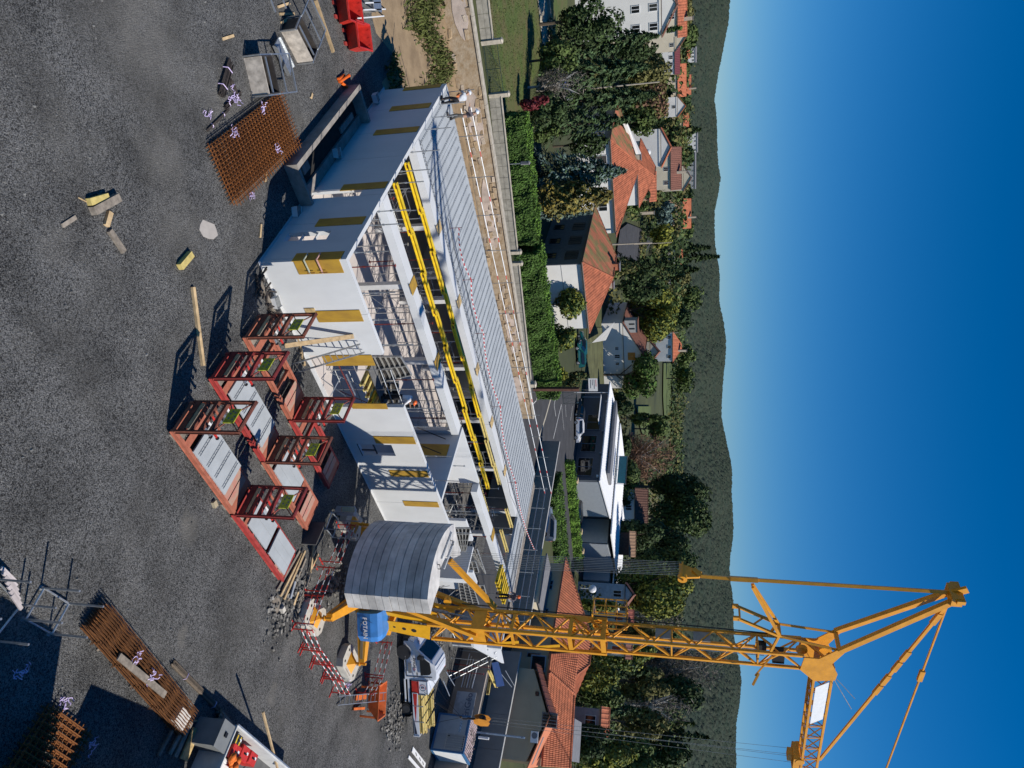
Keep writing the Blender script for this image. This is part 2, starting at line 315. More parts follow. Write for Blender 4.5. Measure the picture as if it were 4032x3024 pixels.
def line_px(name, pts, w=.12, z=.022, mat=None):
    b = MB(); q = [P(*p) for p in pts]
    for u, v in zip(q[:-1], q[1:]):
        d = (v-u)/np.linalg.norm(v-u); n = np.array([-d[1], d[0], 0])*w/2; b.poly([(u-n)*[1, 1, 0]+[0, 0, z], (v-n)*[1, 1, 0]+[0, 0, z], (v+n)*[1, 1, 0]+[0, 0, z], (u+n)*[1, 1, 0]+[0, 0, z]])
    return b.out(name, mat or m_line, kind='structure')
zk = zp(2050, 1500, 2.1156)
line_px('parking_line', [zk(265, 95), zk(205, 310), zk(150, 480)], .35, mat=M('kerb_stone', (.42, .38, .30), .9))
line_px('parking_line', [zk(300, 95), zk(278, 200), zk(292, 295)], .14)
line_px('parking_line', [zk(338, 195), zk(272, 480)], .14)
line_px('parking_line', [zk(340, 200), zk(360, 410)], .10); line_px('parking_line', [zk(372, 200), zk(378, 300)], .10); line_px('parking_line', [zk(432, 210), zk(415, 330)], .10)
line_px('parking_line', [zk(145, 95), zk(128, 165), zk(100, 195)], .10)
# ================================================================== the unfinished building
m_conc = M('precast_concrete', (.60, .61, .61), .85, var=.07, scale=.7, bump=.12, bscale=50, stretch=(1, 1, .5))
m_conc_end = M('cast_concrete', (.55, .55, .54), .88, var=.12, scale=2, bump=.2, bscale=40)
m_floor = M('floor_concrete', (.56, .50, .46), .9, var=.10, scale=.5, bump=.15, bscale=30)
m_deck = M('deck_concrete', (.40, .425, .44), .9, var=.10, scale=1.2, bump=.25, bscale=45)
m_ply = M('yellow_plywood', (.50, .30, .035), .55, var=.45, scale=3, col2=(.33, .19, .035), stretch=(1, 1, .35))
m_ply_old = M('worn_plywood', (.52, .37, .17), .7, var=.4, scale=5)
m_h20 = M('yellow_beam', (.78, .53, .02), .45, var=.2, scale=4, rnd=.08)
m_h20p = M('pale_yellow_beam', (.62, .49, .17), .6, var=.25, scale=5, rnd=.1)
m_galv = M('galvanised_steel', (.50, .52, .53), .38, .75, var=.2, scale=9)
m_galvd = M('dull_steel', (.30, .31, .31), .5, .6, var=.3, scale=8)
m_redp = M('red_prop_paint', (.20, .028, .022), .55, .1, var=.45, scale=6)
m_rust = M('rusty_steel', (.22, .085, .022), .85, .15, var=.55, scale=12, rnd=.25)
m_rebar = M('dark_rebar', (.075, .062, .055), .75, .3, var=.4, scale=10)
m_dark = M('black_void', (.012, .012, .013), .8, var=.3)
m_wood = M('sawn_timber', (.50, .36, .20), .8, var=.3, scale=4, rnd=.2, stretch=(1, 1, 1), bump=.3, bscale=20)
m_woodg = M('weathered_timber', (.27, .23, .185), .85, var=.35, scale=6, rnd=.25, bump=.3, bscale=25)
m_white = M('white_paint', (.78, .78, .77), .4, var=.05)
H = 3.75
bld = thing('building_shell', 'unfinished single storey building of pale grey concrete wall panels', 'building', W(17, 8, 0), RZB)
def panelA(a, b0, b1, z0=0, z1=H, t=.2, holes=(), mat=None, name='wall_panel', par=None):
    m = MB(); g = .008
    def seg(x0, x1, y0, y1): m.wbox((a, x0, y0), (a+t, x1, y1))
    cut(seg, b0+g, b1-g, z0, z1, holes); return m.out(name, mat or m_conc, par or bld)
def panelB(b, a0, a1, z0=0, z1=H, t=.2, holes=(), mat=None, name='wall_panel', par=None):
    m = MB(); g = .008
    def seg(x0, x1, y0, y1): m.wbox((x0, b, y0), (x1, b+t, y1))
    cut(seg, a0+g, a1-g, z0, z1, holes); return m.out(name, mat or m_conc, par or bld)
def cut(seg, x0, x1, z0, z1, holes):
    if not holes: seg(x0, x1, z0, z1); return
    (h0, h1, k0, k1) = holes[0]
    seg(x0, h0, z0, z1); seg(h1, x1, z0, z1)
    if k0 > z0: seg(h0, h1, z0, k0)
    if k1 < z1: seg(h0, h1, k1, z1)
# floor and walls
b = MB(); b.wbox((.2, .2, -.25), (21.4, 16.6, .06)); b.out('floor_slab', m_floor, bld)
b = MB(); b.wbox((21.4, .2, -.25), (34.3, 16.6, .05)); b.out('rough_floor', M('rough_floor', (.13, .125, .118), .95, var=.35, scale=1.5), bld)
b = MB(); b.wbox((-.12, -.12, -.3), (21.4, 17.0, .015)); b.out('footing', m_conc_end, bld)
panelA(0, .2, 2.78, holes=[(1.50, 2.13, .36, 2.33)]); panelA(0, 2.78, 4.92)
panelA(0, 4.92, 5.60, 2.62, H); panelA(0, 5.60, 8.45); panelA(0, 8.45, 11.22); panelA(0, 11.22, 14.02); panelA(0, 14.02, 16.8)
b = MB()
for z in (1.02, 1.68): b.wbox((.06, 1.5, z), (.16, 2.13, z+.05))
b.out('window_transom', m_conc_end, bld)
panelB(0, 0, 2.76); panelB(0, 2.76, 5.02)
panelB(0, 8.32, 10.66); panelB(0, 10.66, 13.3, holes=[(11.05, 11.9, .5, 2.32)]); panelB(0, 13.3, 15.9); panelB(0, 15.9, 18.5); panelB(0, 18.5, 20.7)
b = MB(); b.wbox((11.05, .1, 1.22), (11.9, .16, 1.28)); b.wbox((11.60, .1, .5), (11.66, .16, 1.22)); b.wbox((11.02, -.02, .46), (11.93, .0, .5)); b.out('window_bar', M('anthracite', (.05, .055, .065), .5, .3), bld)
# inner walls
panelA(15.75, .2, 5.3); panelB(5.3, 15.75, 18.2); panelB(5.3, 18.2, 20.9); panelB(2.6, 21.2, 23.4, z1=3.4); panelB(1.0, 24.5, 25.9, z1=3.5); panelB(1.8, 26.6, 28.2, z1=2.9)
panelA(33.9, 0.5, 3.2); panelA(24.0, .2, 2.6, z1=3.3)
for i in range(8): panelB(16.6, .02+i*4.25 if i else .2, 4.25*(i+1), z1=3.52)
panelA(34.1, 10.3, 16.6, z1=3.52); panelA(10.2, 13, 16.6, z1=3.5); panelA(20.3, 12.5, 16.6, z1=3.5)
# columns and beams
def column(a, bb, z1=3.34, s=.28):
    m = MB(); m.wbox((a-s/2, bb-s/2, .05), (a+s/2, bb+s/2, z1)); return m.out('column', m_conc_end, bld)
for a in (4.95, 9.95, 15.5, 26.1): column(a, 5.0)
for a in (5.0, 10.0, 15.4, 20.35, 25.6, 30.9): column(a, 10.3)
def beam(a0, a1, b0, b1):
    m = MB(); m.wbox((a0, b0, 3.34), (a1, b1, H+.01)); o = m.out('beam', m_conc, bld)
    r = MB(); n = int((a1-a0)/.22)
    for k in range(n):
        a = a0+.15+k*.22; p = [W(a, b1-.03, H-.05), W(a, b1+.10, H+.02), W(a, b1+.10, H+.11), W(a, b1-.02, H+.13)]
        for u, v in zip(p[:-1], p[1:]): r.tube(u, v, .010, 3, caps=False)
        if k: r.tube(W(a-.22, b1+.10, H+.11), W(a, b1+.10, H+.03), .010, 3, caps=False)
    s = r.out('stirrups', m_rebar, o); s['kind'] = 'stuff'; return o
beam(.2, 15.45, 4.62, 5.32); beam(20.9, 30.9, 4.62, 5.32)
for k, (a0, a1) in enumerate(((.2, 10.1), (10.12, 20.3), (20.32, 30.95))): beam(a0, a1, 9.86, 10.55)
# plank deck with lattice girders standing out of it
gm = MB()                                          # girder along local x, 6 m
for z, y in ((.010, -.05), (.010, .05), (.045, 0)): gm.tube((-2.9, y, z), (2.9, y, z), .005, 3)
for k in range(29):
    x = -2.9+k*.2
    for s in (-1, 1): gm.tube((x, s*.05, .01), (x+.1, 0, .045), .0045, 3, caps=False); gm.tube((x+.1, 0, .045), (x+.2, s*.05, .01), .006, 3, caps=False)
gme = gm.mesh('lattice_girder', M('girder_steel', (.37, .39, .405), .85, 0, var=.3, scale=6))
def deck_plank(a0, a1, b0, b1, n, z0=3.56, z1=H, glen=1.0):
    m = MB(); m.wbox((a0+.01, b0, z0), (a1-.01, b1, z1)); o = m.out('deck_plank', m_deck, bld)
    for i in range(n):
        a = a0+(a1-a0)*(i+.5)/n; q = bld.matrix_basis.inverted() @ Vector(W(a, (b0+b1)/2, z1))
        g = link_mesh('lattice_girder', gme, o, (0, 0, 0)); L = WM[bld.name].inverted() @ Vector(W(a, (b0+b1)/2, z1)); g.location = L; g.rotation_euler = (0, 0, math.pi/2); g.scale = (glen, 1, 1)
    return o
for i in range(14): deck_plank(.2+i*2.44, .2+(i+1)*2.44, 10.2, 16.85, 4)
for i in range(3): deck_plank(31.5+i*.93, 31.5+(i+1)*.93, 4.4, 10.18, 1, glen=.93)
b = MB()                                          # rebar lattice lying along the strip's inner edge
for k in range(60):
    q0 = W(33.0+.02*k*0, 10.4-k*.10, H+.03); b.tube(q0, q0+e1*.35+ez*.16, .012, 3); b.tube(q0, q0-e2*.10, .014, 3); b.tube(q0+e1*.35+ez*.16, q0+e1*.35+ez*.16-e2*.10, .014, 3); b.tube(q0+e1*.18+ez*.2, q0+e1*.18+ez*.2-e2*.10, .014, 3)
b.out('rebar_cage', m_rebar, label='dark rebar cage lying along the edge of the far deck strip', cat='rebar cage')
# starter loops along the outer edge of the deck
b = MB()
for k in range(60):
    a = .5+k*.56; p = [W(a, 16.7, H), W(a, 16.72, H+.12), W(a+.1, 16.72, H+.12), W(a+.1, 16.7, H)]
    b.path(p, .008, 3)
o = b.out('starter_bars', m_rebar, bld); o['kind'] = 'stuff'
# rebar sticking up from panel joints
# ---------------------------------------------------------------- plywood over the joints
def board(name, pts_lo, pts_hi, mat, label, cat='plywood board', group='plywood boards over the wall joints'):
    m = MB(); m.wbox(pts_lo, pts_hi); return m.out(name, mat, label=label, cat=cat, group=group)
G = 'plywood boards over the wall joints'
for (b0, b1, z0, z1, lab) in ((16.34, 16.78, 1.3, 3.5, 'plywood board at the far end of the shaded wall, furthest from the corner'), (13.72, 14.3, 1.3, 3.55, 'plywood board over the second joint from the far end of the shaded wall'), (10.92, 11.5, 1.3, 3.65, 'plywood board over the middle joint of the shaded wall, beyond the doorway'), (5.42, 5.98, 1.5, 3.68, 'plywood board above and beside the narrow doorway in the shaded wall'), (2.5, 3.08, 1.42, 3.58, 'plywood board next to the narrow window in the shaded wall'), (-.03, .52, 1.42, 3.52, 'plywood board on the shaded side of the near corner')):
    board('plywood_board', (-.03, b0, z0), (-.004, b1, z1), m_ply, lab)
for (a0, a1, z0, z1, lab) in ((0.0, .62, 1.5, 3.46, 'plywood board on the sunlit side of the near corner, with two clamps'), (2.5, 3.1, 1.42, 3.48, 'stained yellow plywood board over the joint behind the first upright rack'), (5.0, 5.62, .8, 3.2, 'yellow plywood board at the near edge of the wall opening, behind the stepladder'), (8.06, 8.42, 1.15, 2.95, 'pale plywood board at the far edge of the wall opening under the platform'), (10.4, 10.92, 1.55, 3.68, 'bright yellow plywood board just above the dark window of the sunlit wall'), (13.05, 13.55, 1.58, 3.68, 'yellow plywood board half in the shadow of the counterweight'), (15.7, 16.15, 1.6, 3.6, 'plywood board on the sunlit wall next to the curved counterweight')):
    board('plywood_board', (a0, -.034, z0), (a1, -.004, z1), m_ply, lab)
board('plywood_scrap', (2.34, -.036, 1.02), (2.6, -.006, 1.48), m_ply_old, 'small square of plywood low on the sunlit wall beside a stained board', group=None)
board('plywood_board', (15.71, 3.15, 1.4), (15.745, 4.1, 3.3), m_ply, 'dim plywood board on the shaded inner wall inside the building')
for (a, bb, lab) in ((4.95, 4.97, 'yellow plywood square capping the nearest inner column'), (9.95, 4.97, 'yellow plywood square capping the inner column behind the worker'), (26.1, 4.97, 'orange yellow plywood square on the far inner beam beside the counterweight')):
    board('plywood_cap', (a-.32, bb-.42, H+.012), (a+.32, bb+.40, H+.04), m_ply, lab, 'plywood cap', 'plywood caps on the column heads')
for (a, lab) in ((5.0, 'worn plywood square on the deck edge beam, nearest the two workers'), (10.0, 'worn plywood square on the deck edge beam, second from the workers'), (15.4, 'plywood square on the deck edge beam, third from the workers'), (20.35, 'yellow plywood square on the deck edge beam, fourth from the workers'), (25.6, 'plywood square on the deck edge beam near the far beam ends')):
    board('plywood_cap', (a-.3, 9.78, H+.012), (a+.3, 10.5, H+.04), m_ply_old, lab, 'plywood cap', 'plywood caps on the column heads')
# clamps on the corner board
for k, z in enumerate((2.05, 2.6)):
    t = thing('corner_clamp', ('lower' if k == 0 else 'upper')+' angle clamp holding the plywood round the near corner', 'clamp', W(.1, -.1, z), RZB, 'clamps on the corner')
    b = MB(); b.bar(W(-.14, .3, z), W(-.14, -.14, z), .05, .04); b.bar(W(-.14, -.14, z), W(.55, -.10, z), .05, .04); b.out('clamp_arm', M('pink_steel', (.62, .36, .31), .5, .1) if k else M('grey_green_steel', (.50, .53, .42), .5, .2), t)
    b = MB(); b.tube(W(.5, -.12, z-.12), W(.5, -.12, z+.22), .02); b.out('clamp_screw', m_rust, t)
# ---------------------------------------------------------------- yellow beams over the open bays
def hbeam(mm, p, q, w=.10, h=.22):
    mm.bar(p+ez*(h/2-.022), q+ez*(h/2-.022), w, .044); mm.bar(p-ez*(h/2-.022), q-ez*(h/2-.022), w, .044); mm.bar(p, q, .035, h-.088)
def yellow_beam(p, q, mat, label, group, w=.10, h=.22):
    d = (q-p)/np.linalg.norm(q-p); t = thing('formwork_beam', label, 'formwork beam', (p+q)/2, math.atan2(d[1], d[0]), group)
    m = MB(); hbeam(m, p, q, w, h); m.out('beam_body', mat, t)
    m = MB()
    for e, s in ((p, 1), (q, -1)): m.bar(e+d*s*.05+ez*.112, e+d*s*.11+ez*.112, .055, .008); m.bar(e+d*s*.12, e+d*s*.30, .05, .10)
    m.out('end_fitting', m_rust, t); return t
for row, (bb, j0, n) in enumerate(((6.3, -.15, 9), (8.2, -.15, 10))):
    gname = 'yellow beams laid end to end, '+('row nearer the sunlit wall' if row == 0 else 'row nearer the deck')
    for k in range(n):
        a0 = .2 + k*2.46; a1 = a0+2.75; off = .07 if k % 2 else -.07; pale = a0 > (21 if row == 0 else 17)
        yellow_beam(W(a0, bb+off, H+.1+.012*(k % 2)), W(min(a1, 24.8), bb+off, H+.1+.012*(k % 2)), m_h20p if pale else m_h20, ('pale ' if pale else 'bright ')+'yellow formwork beam in the row '+('nearer the sunlit wall' if row == 0 else 'beside the concrete deck edge'), gname if not pale else gname+', pale ones', .16)
yellow_beam(W(21.6, 6.4, H-.5), W(25.4, 6.3, H-.5), m_h20p, 'pale yellow beam lying lower below the end of the beam rows', None)
yellow_beam(W(27.9, 8.42, H), W(30.4, 8.5, H), m_h20p, 'short pale yellow beam on its own beside the end of the deck edge beam', None, .16)
yellow_beam(W(27.7, 6.45, H), W(30.5, 6.4, H), m_h20p, 'short pale yellow beam alone between inner beam and far deck strip', None, .16)
# bundle of yellow beams at the far end
for k in range(7):
    yellow_beam(W(29.3+k*.46, 4.55-k*.02, H+.12), W(29.0+k*.46, 2.9, H+.12), m_h20, 'yellow beam in the bundle laid side by side at the far end of the inner beam', 'bundled yellow beams at the far end', .2)
# ---------------------------------------------------------------- props and shoring towers
def prop_mesh(h, red):
    m = MB(); m.tube((0, 0, .07), (0, 0, h*.55), .030, 6); m.tube((0, 0, h*.55), (0, 0, h), .023, 6); m.box((0, 0, .075), (.14, .14, .012)); m.box((0, 0, h), (.14, .14, .012)); m.tube((-.08, 0, h*.55), (.08, 0, h*.55), .012, 4); m.tube((0, 0, h*.53), (0, 0, h*.57), .045, 6)
    return m.mesh('steel_prop', m_redp if red else m_galv)
pm = {(h, r): prop_mesh(h, r) for h in (3.62, 3.5) for r in (0, 1)}
n = 0
for bb in (6.1, 8.4, 4.35, 11.2):
    for k in range(13):
        a = .9+k*2.46+(.5 if bb in (6.6, 8.6) else 0)
        if a > 31 or (bb == 4.35 and 15 < a < 21): continue
        red = (k+int(bb*2)) % 3 == 0; h = 3.5 if bb > 10 or bb < 5 else 3.62
        o = link_mesh('steel_prop', pm[(h, int(red))], None, W(a, bb, 0), (0, 0, RZB+.3*k))
        tagset(o, ('dull red' if red else 'galvanised')+' steel prop standing on the floor under the '+('concrete deck' if bb > 10 else 'beam rows'), 'prop', ('red' if red else 'grey')+' props under the '+('deck' if bb > 10 else 'beam rows'))
tw = thing('shoring_tower', 'galvanised shoring tower under the yellow beams, nearest the shaded wall', 'shoring tower', W(2.2, 7.3, 0), RZB, 'shoring towers under the beam rows')
def tower(par, loc_only=False):
    for i, (x, y) in enumerate(((-.6, -.95), (.6, -.95), (.6, .95), (-.6, .95))):
        m = MB(); m.tube((x, y, .07), (x, y, 3.62), .024, 6); m.out('leg', m_galv, par, world=False)
    for z in (.5, 1.5, 2.5, 3.3):
        m = MB()
        for (p, q) in (((-.6, -.95), (.6, -.95)), ((.6, .95), (-.6, .95)), ((-.6, -.95), (-.6, .95)), ((.6, -.95), (.6, .95))): m.tube((*p, z), (*q, z), .017, 5)
        m.out('ledger', m_galvd, par, world=False)
    for z in (.5, 1.5, 2.5):
        m = MB(); m.tube((-.6, -.95, z), (-.6, .95, z+.95), .014, 4); m.tube((.6, .95, z), (.6, -.95, z+.95), .014, 4); m.tube((-.6, -.95, z), (.6, -.95, z+.95), .014, 4); m.tube((.6, .95, z), (-.6, .95, z+.95), .014, 4); m.out('brace', m_galvd, par, world=False)
tower(tw)
for k, lab in ((2, 'second from the shaded wall'), (4, 'third from the shaded wall'), (6, 'fourth from the shaded wall'), (8, 'under the far end of the rows')):
    place(copy_tree(tw), W(2.2+k*2.46, 7.3, 0), RZB, 'galvanised shoring tower under the yellow beams, '+lab)
for (a, bb, lab) in ((22.5, 3.8, 'galvanised shoring tower between the low inner wall and the far inner beam'), (25.8, 3.2, 'galvanised shoring tower behind the ballast, in front of the capped far column'), (28.5, 8.0, 'galvanised shoring tower below the two short lone beams')):
    c = place(copy_tree(tw), W(a, bb, 0), RZB+.0, lab); c['group'] = 'free shoring towers in the open bays'; c.scale = (.85, .6, .8)
# ---------------------------------------------------------------- guard posts along the walls
def guard_posts(pts, label, group, h=1.35, z0=2.9):
    for k, q in enumerate(pts):
        m = MB(); q = np.array(q); m.tube(q+ez*z0, q+ez*(z0+h+.9), .024, 6)
        for z in (3.3, 3.75, 4.3): m.tube(q+ez*(z-.04), q+ez*(z+.04), .045, 6)
        o = m.out('guard_post', m_galv, label=label, cat='guard post', group=group)
guard_posts([W(.32, bb, 0) for bb in (.9, 2.9, 4.0, 6.4, 7.5, 9.4, 11.8, 13.2, 14.8)], 'upright scaffold tube clamped inside the top of the shaded wall', 'guard tubes along the shaded wall')
guard_posts([W(a, .3, 0) for a in (1.9, 3.3, 4.7, 8.7, 10.0, 12.2, 14.2, 16.9, 19.0)], 'upright scaffold tube clamped inside the top of the sunlit wall', 'guard tubes along the sunlit wall')
guard_posts([W(16.3, bb, 0) for bb in (1.0, 3.0)]+[W(a, 5.6, 0) for a in (17.2, 19.6)], 'scaffold tube clamped to an inner wall', 'guard tubes along the inner walls', h=.5)
# slanted wall shores inside (thin dark struts)
for k, (a, bb) in enumerate(((15.6, 1.4), (15.6, 3.3), (15.6, 4.4))):
    m = MB(); m.tube(W(a, bb, 3.0), W(a-2.2, bb-.2, .1), .03, 6); m.out('wall_strut', m_rebar, label='dark slanted strut propping the shaded inner wall', cat='strut', group='struts propping the inner wall')
# ---------------------------------------------------------------- guard rail along the outer edge of the deck
t = thing('edge_rail', 'white and red striped scaffold rail along the outer edge of the deck', 'guard rail', W(15, 17.3, 3.0), RZB)
m1, m2, m3 = MB(), MB(), MB()
zr = zp(1700, 250, 3.318)
for z in (4.15, 4.75):
    a0 = 1.6
    while a0 < 36:
        L = 3.0; (m1).tube(W(a0, 17.15, z), W(a0+L-.35, 17.15, z), .028, 6); m2.tube(W(a0+L-.35, 17.15, z), W(a0+L, 17.15, z), .029, 6); a0 += L
o = m1.out('rail', m_white, t); m2.out('red_sleeve', M('signal_red', (.55, .03, .025), .5), t)
for k in range(14):
    a = .6+k*2.65; m = MB(); m.tube(W(a, 17.12, 3.2), W(a, 17.12, 5.15), .022, 5); m.out('rail_post', m_galvd, t)
# striped tape along the deck
m1, m2 = MB(), MB(); za = zp(1000, 800, 1.659)
tape = [P(*za(1340, 160), 4.3), P(*za(1420, 500), 4.3), P(*za(1500, 850), 4.3), P(*za(1610, 1330), 4.3), P(2030, 1900, 4.3), P(2105, 2165, 4.3)]
t = thing('barrier_tape', 'red and white striped tape strung along the middle of the deck', 'barrier tape', W(18, 13, 3.75), RZB)
for u, v in zip(tape[:-1], tape[1:]):
    n_ = max(2, int(np.linalg.norm(v-u)/.16))
    for k in range(n_):
        p, q = u+(v-u)*k/n_, u+(v-u)*(k+1)/n_; sag = -.25*4*((k+.5)/n_)*(1-(k+.5)/n_); (m1 if k % 2 else m2).bar(p+ez*sag, q+ez*sag, .05, .05)
m1.out('white_band', m_white, t); m2.out('red_band', MATS['signal_red'], t)
for k, q in enumerate(tape): m = MB(); m.tube([q[0], q[1], H], q+ez*.15, .016, 5); m.out('tape_post', m_redp, t)
# cable across the deck
m = MB(); pts = [P(*za(1270, 100), H+.03)*[1, 1, 1], P(*za(1310, 300), H+.03), P(*za(1400, 600), H+.03), P(*za(1490, 1000), H+.03), P(2010, 1950, H+.03), P(2075, 2090, H+.03)]
m.path(pts, .014, 4); m.out('cable', m_dark, label='thin black cable lying along the deck', cat='cable')
# ================================================================== the yellow tower crane
m_cr = M('crane_yellow', (.76, .33, .022), .42, .0, var=.16, scale=2.2)
m_blk = M('black_steel', (.02, .02, .022), .5, .3, var=.3)
m_ball = M('ballast_concrete', (.54, .52, .49), .88, var=.3, scale=1.3, rnd=.14, bump=.15, bscale=30)
m_blue = M('blue_hood', (.045, .20, .52), .45, var=.15, scale=3)
m_pad = M('pad_concrete', (.50, .47, .41), .9, var=.15, scale=3)
Bc = W(16.2, -5.45)
def axes(J): J = R(J); return np.array([math.sin(J), math.cos(J), 0]), np.array([math.cos(J), -math.sin(J), 0])
jf, jr = axes(55); wf, wr = axes(57)
def K(k, s, z): return Bc+jf*k+jr*s+ez*z
def Kw(k, s, z): return Bc+wf*k+wr*s+ez*z
def onk(X, Y, s): return on(X, Y, Bc+jr*s, jr)
crane = thing('tower_crane', 'orange yellow self erecting tower crane with curved concrete ballast beside the new walls', 'crane', Bc, 0)
def part(name, m, mat=None, par=None, smooth=False, kind=None): return m.out(name, mat or m_cr, par or crane, smooth=smooth, kind=kind)
# concrete pads under the four feet
def pad(q, rz, label):
    t = thing('concrete_pad', label, 'concrete pad', (q[0], q[1], 0), rz, 'pads under the crane feet')
    m = MB(); hx = [(-.95, -.35, 0), (-.7, -.62, 0), (.7, -.62, 0), (.95, -.35, 0), (.95, .35, 0), (.7, .62, 0), (-.7, .62, 0), (-.95, .35, 0)]; m.prism(hx, (0, 0, .36)); m.out('block', m_pad, t, world=False)
    m = MB(); m.hexa([(-.42, -.36, .36), (.42, -.36, .36), (.42, .36, .36), (-.42, .36, .36), (-.08, -.08, .6), (.08, -.08, .6), (.08, .08, .6), (-.08, .08, .6)]); m.out('foot_plate', m_cr, t, world=False)
    for x, y in ((-.68, -.3), (-.68, .3), (.68, -.3), (.68, .3)):
        m = MB(); m.lathe([(.07, 0), (.07, .004)], (x, y, .361), 10); m.out('lifting_hole_shade', m_dark, t, world=False)  # flat black disc stands in for the dark of a lifting hole
    m = MB(); m.box((0, -.5, .365), (.7, .03, .012)); m.out('edge_strip', m_woodg, t, world=False)
    return t
PADS = [(13.64, -8.07, 'concrete foot pad nearest the plank pile, under the crane'), (18.53, -7.92, 'concrete foot pad nearest the orange hopper, under the crane'), (13.85, -2.88, 'concrete foot pad in the shade of the counterweight'), (18.6, -2.9, 'concrete foot pad hidden behind the crane base')]
for a, bb, lab in PADS: pad(W(a, bb), RZB+(.15 if a < 15 else -.1), lab)
# base and outriggers
base = part('base_frame', MB().box(Bc+ez*1.05, (1.7, 1.7, .55), RZB).lathe([(.85, 1.3), (.85, 1.5), (.7, 1.5), (.7, 1.75)], Bc, 18))
for a, bb, lab in PADS:
    q = W(a, bb); d = (q-Bc)*[1, 1, 0]; d /= np.linalg.norm(d); n = np.array([-d[1], d[0], 0]); p0 = Bc+d*.85
    def sec(c, w_, z0, z1): return [c-n*w_+ez*z0, c+n*w_+ez*z0, c+n*w_+ez*z1, c-n*w_+ez*z1]
    A, B_ = sec(p0, .26, .72, 1.35), sec(q-d*.12, .17, .82, 1.12)
    m = MB(); m.hexa([A[0], B_[0], B_[1], A[1], A[3], B_[3], B_[2], A[2]]); o = part('outrigger', m)
    m = MB(); 
    for s in (-1, 1): m.bar(p0+n*s*.27+ez*1.05, q-d*.3+n*s*.18+ez*.98, .02, .14)
    part('flange', m, M('crane_trim', (.30, .22, .12), .6), o)
    m = MB(); m.tube(q+ez*.55, q+ez*1.15, .07, 8); m.tube(q+ez*.78, q+ez*.84, .13, 8); part('jack', m, m_cr, o)
# slewing frame
m = MB()
for s in (-.55, .55): m.bar(K(-3.0, s, 1.9), K(2.2, s, 1.9), .22, .34)
for k in (-2.8, -1.4, 0, 1.2, 2.1): m.bar(K(k, -.6, 1.9), K(k, .6, 1.9), .2, .28)
part('slewing_frame', m)
m = MB(); m.box(K(-1.0, -.55, 2.5), (1.5, .7, .9), math.atan2(jf[1], jf[0])); part('winch_housing', m, m_blk)
# ballast: eleven slabs with a curved back
kc0, sc0, Rb = -1.0, .45, 3.3
th0, th1 = math.asin((2.74-sc0)/Rb), math.asin((-1.72-sc0)/Rb)
plan = [(kc0-Rb*math.cos(th0+(th1-th0)*i/14), sc0+Rb*math.sin(th0+(th1-th0)*i/14)) for i in range(15)]
plan += [(-1.55, -1.6), (-2.5, -.35), (-3.15, 0), (-3.25, .85), (-2.7, 1.4), (-2.72, 2.1), (-2.55, 2.82)]
plan = [(q[0], q[1]) for q in plan]
for i in range(11):
    z0 = 2.0+i*.3545; m = MB(); sh = rng.normal(0, .006, 2)
    m.prism([Kw(k+sh[0], s+sh[1], z0+.004) for k, s in plan][::-1], ez*.330); o = part('ballast_slab', m, m_ball)
    if i < 10: m = MB(); m.prism([Kw(kc0+(k-kc0)*.985, s*.99, z0+.336) for k, s in plan][::-1], ez*.018); part('joint', m, m_dark, o)
for s, k in ((1.1, -3.75), (-.8, -3.3)):
    m = MB(); m.path([Kw(k, s, 5.9), Kw(k, s, 6.02), Kw(k+.22, s+.05, 6.02), Kw(k+.22, s+.05, 5.9)], .02, 5); part('lifting_loop', m, m_rebar)
for k in (-2.95, -3.55):
    m = MB(); m.bar(Kw(k, -1.1, 5.93), Kw(k, .6, 5.93), .06, .05); part('ballast_rail', m, M('white_ish', (.62, .62, .60), .8))
# blue hood with its lettering
hf_, hr_ = axes(84); hc = P(1470, 2450, 1.6); hang = math.atan2(jf[1], jf[0])
m = MB()
prof = [(-.62, -.55), (.62, -.55), (.66, .15), (.55, .48), (.3, .62), (-.35, .64), (-.6, .45)]   # across, up
bx = [hc-hf_*.72+hr_*p[0]+ez*p[1] for p in prof]
mid = [hc+hf_*.45+hr_*p[0]*1.05+ez*p[1] for p in prof]; fr = [hc+hf_*.78+hr_*p[0]*.75+ez*(p[1]*.85-.03) for p in prof]
n_ = len(prof); m.add(bx+mid+fr, [tuple(range(n_-1, -1, -1)), tuple(range(2*n_, 3*n_))]+[(k, (k+1) % n_, n_+(k+1) % n_, n_+k) for k in range(n_)]+[(n_+k, n_+(k+1) % n_, 2*n_+(k+1) % n_, 2*n_+k) for k in range(n_)])
hood = part('engine_hood', m, m_blue, smooth=False)
mh = M('white_print', (.8, .8, .8), .5, var=.03)
lp = hc+hr_*.70+ez*-.12; Lc = Vector(lp-Bc)
tx = text('POTAIN', .30, mh, hood, Lc, (R(90), 0, math.atan2(hf_[1], hf_[0])), bold=.008)
m = MB(); pts = [hc+hr_*.705+hf_*(.35*math.cos(t_)-.05)+ez*(.36*math.sin(t_)+.0) for t_ in np.linspace(2.4, 5.9, 9)]; m.path(pts, .012, 4); part('hood_strap', m, m_blk, hood)
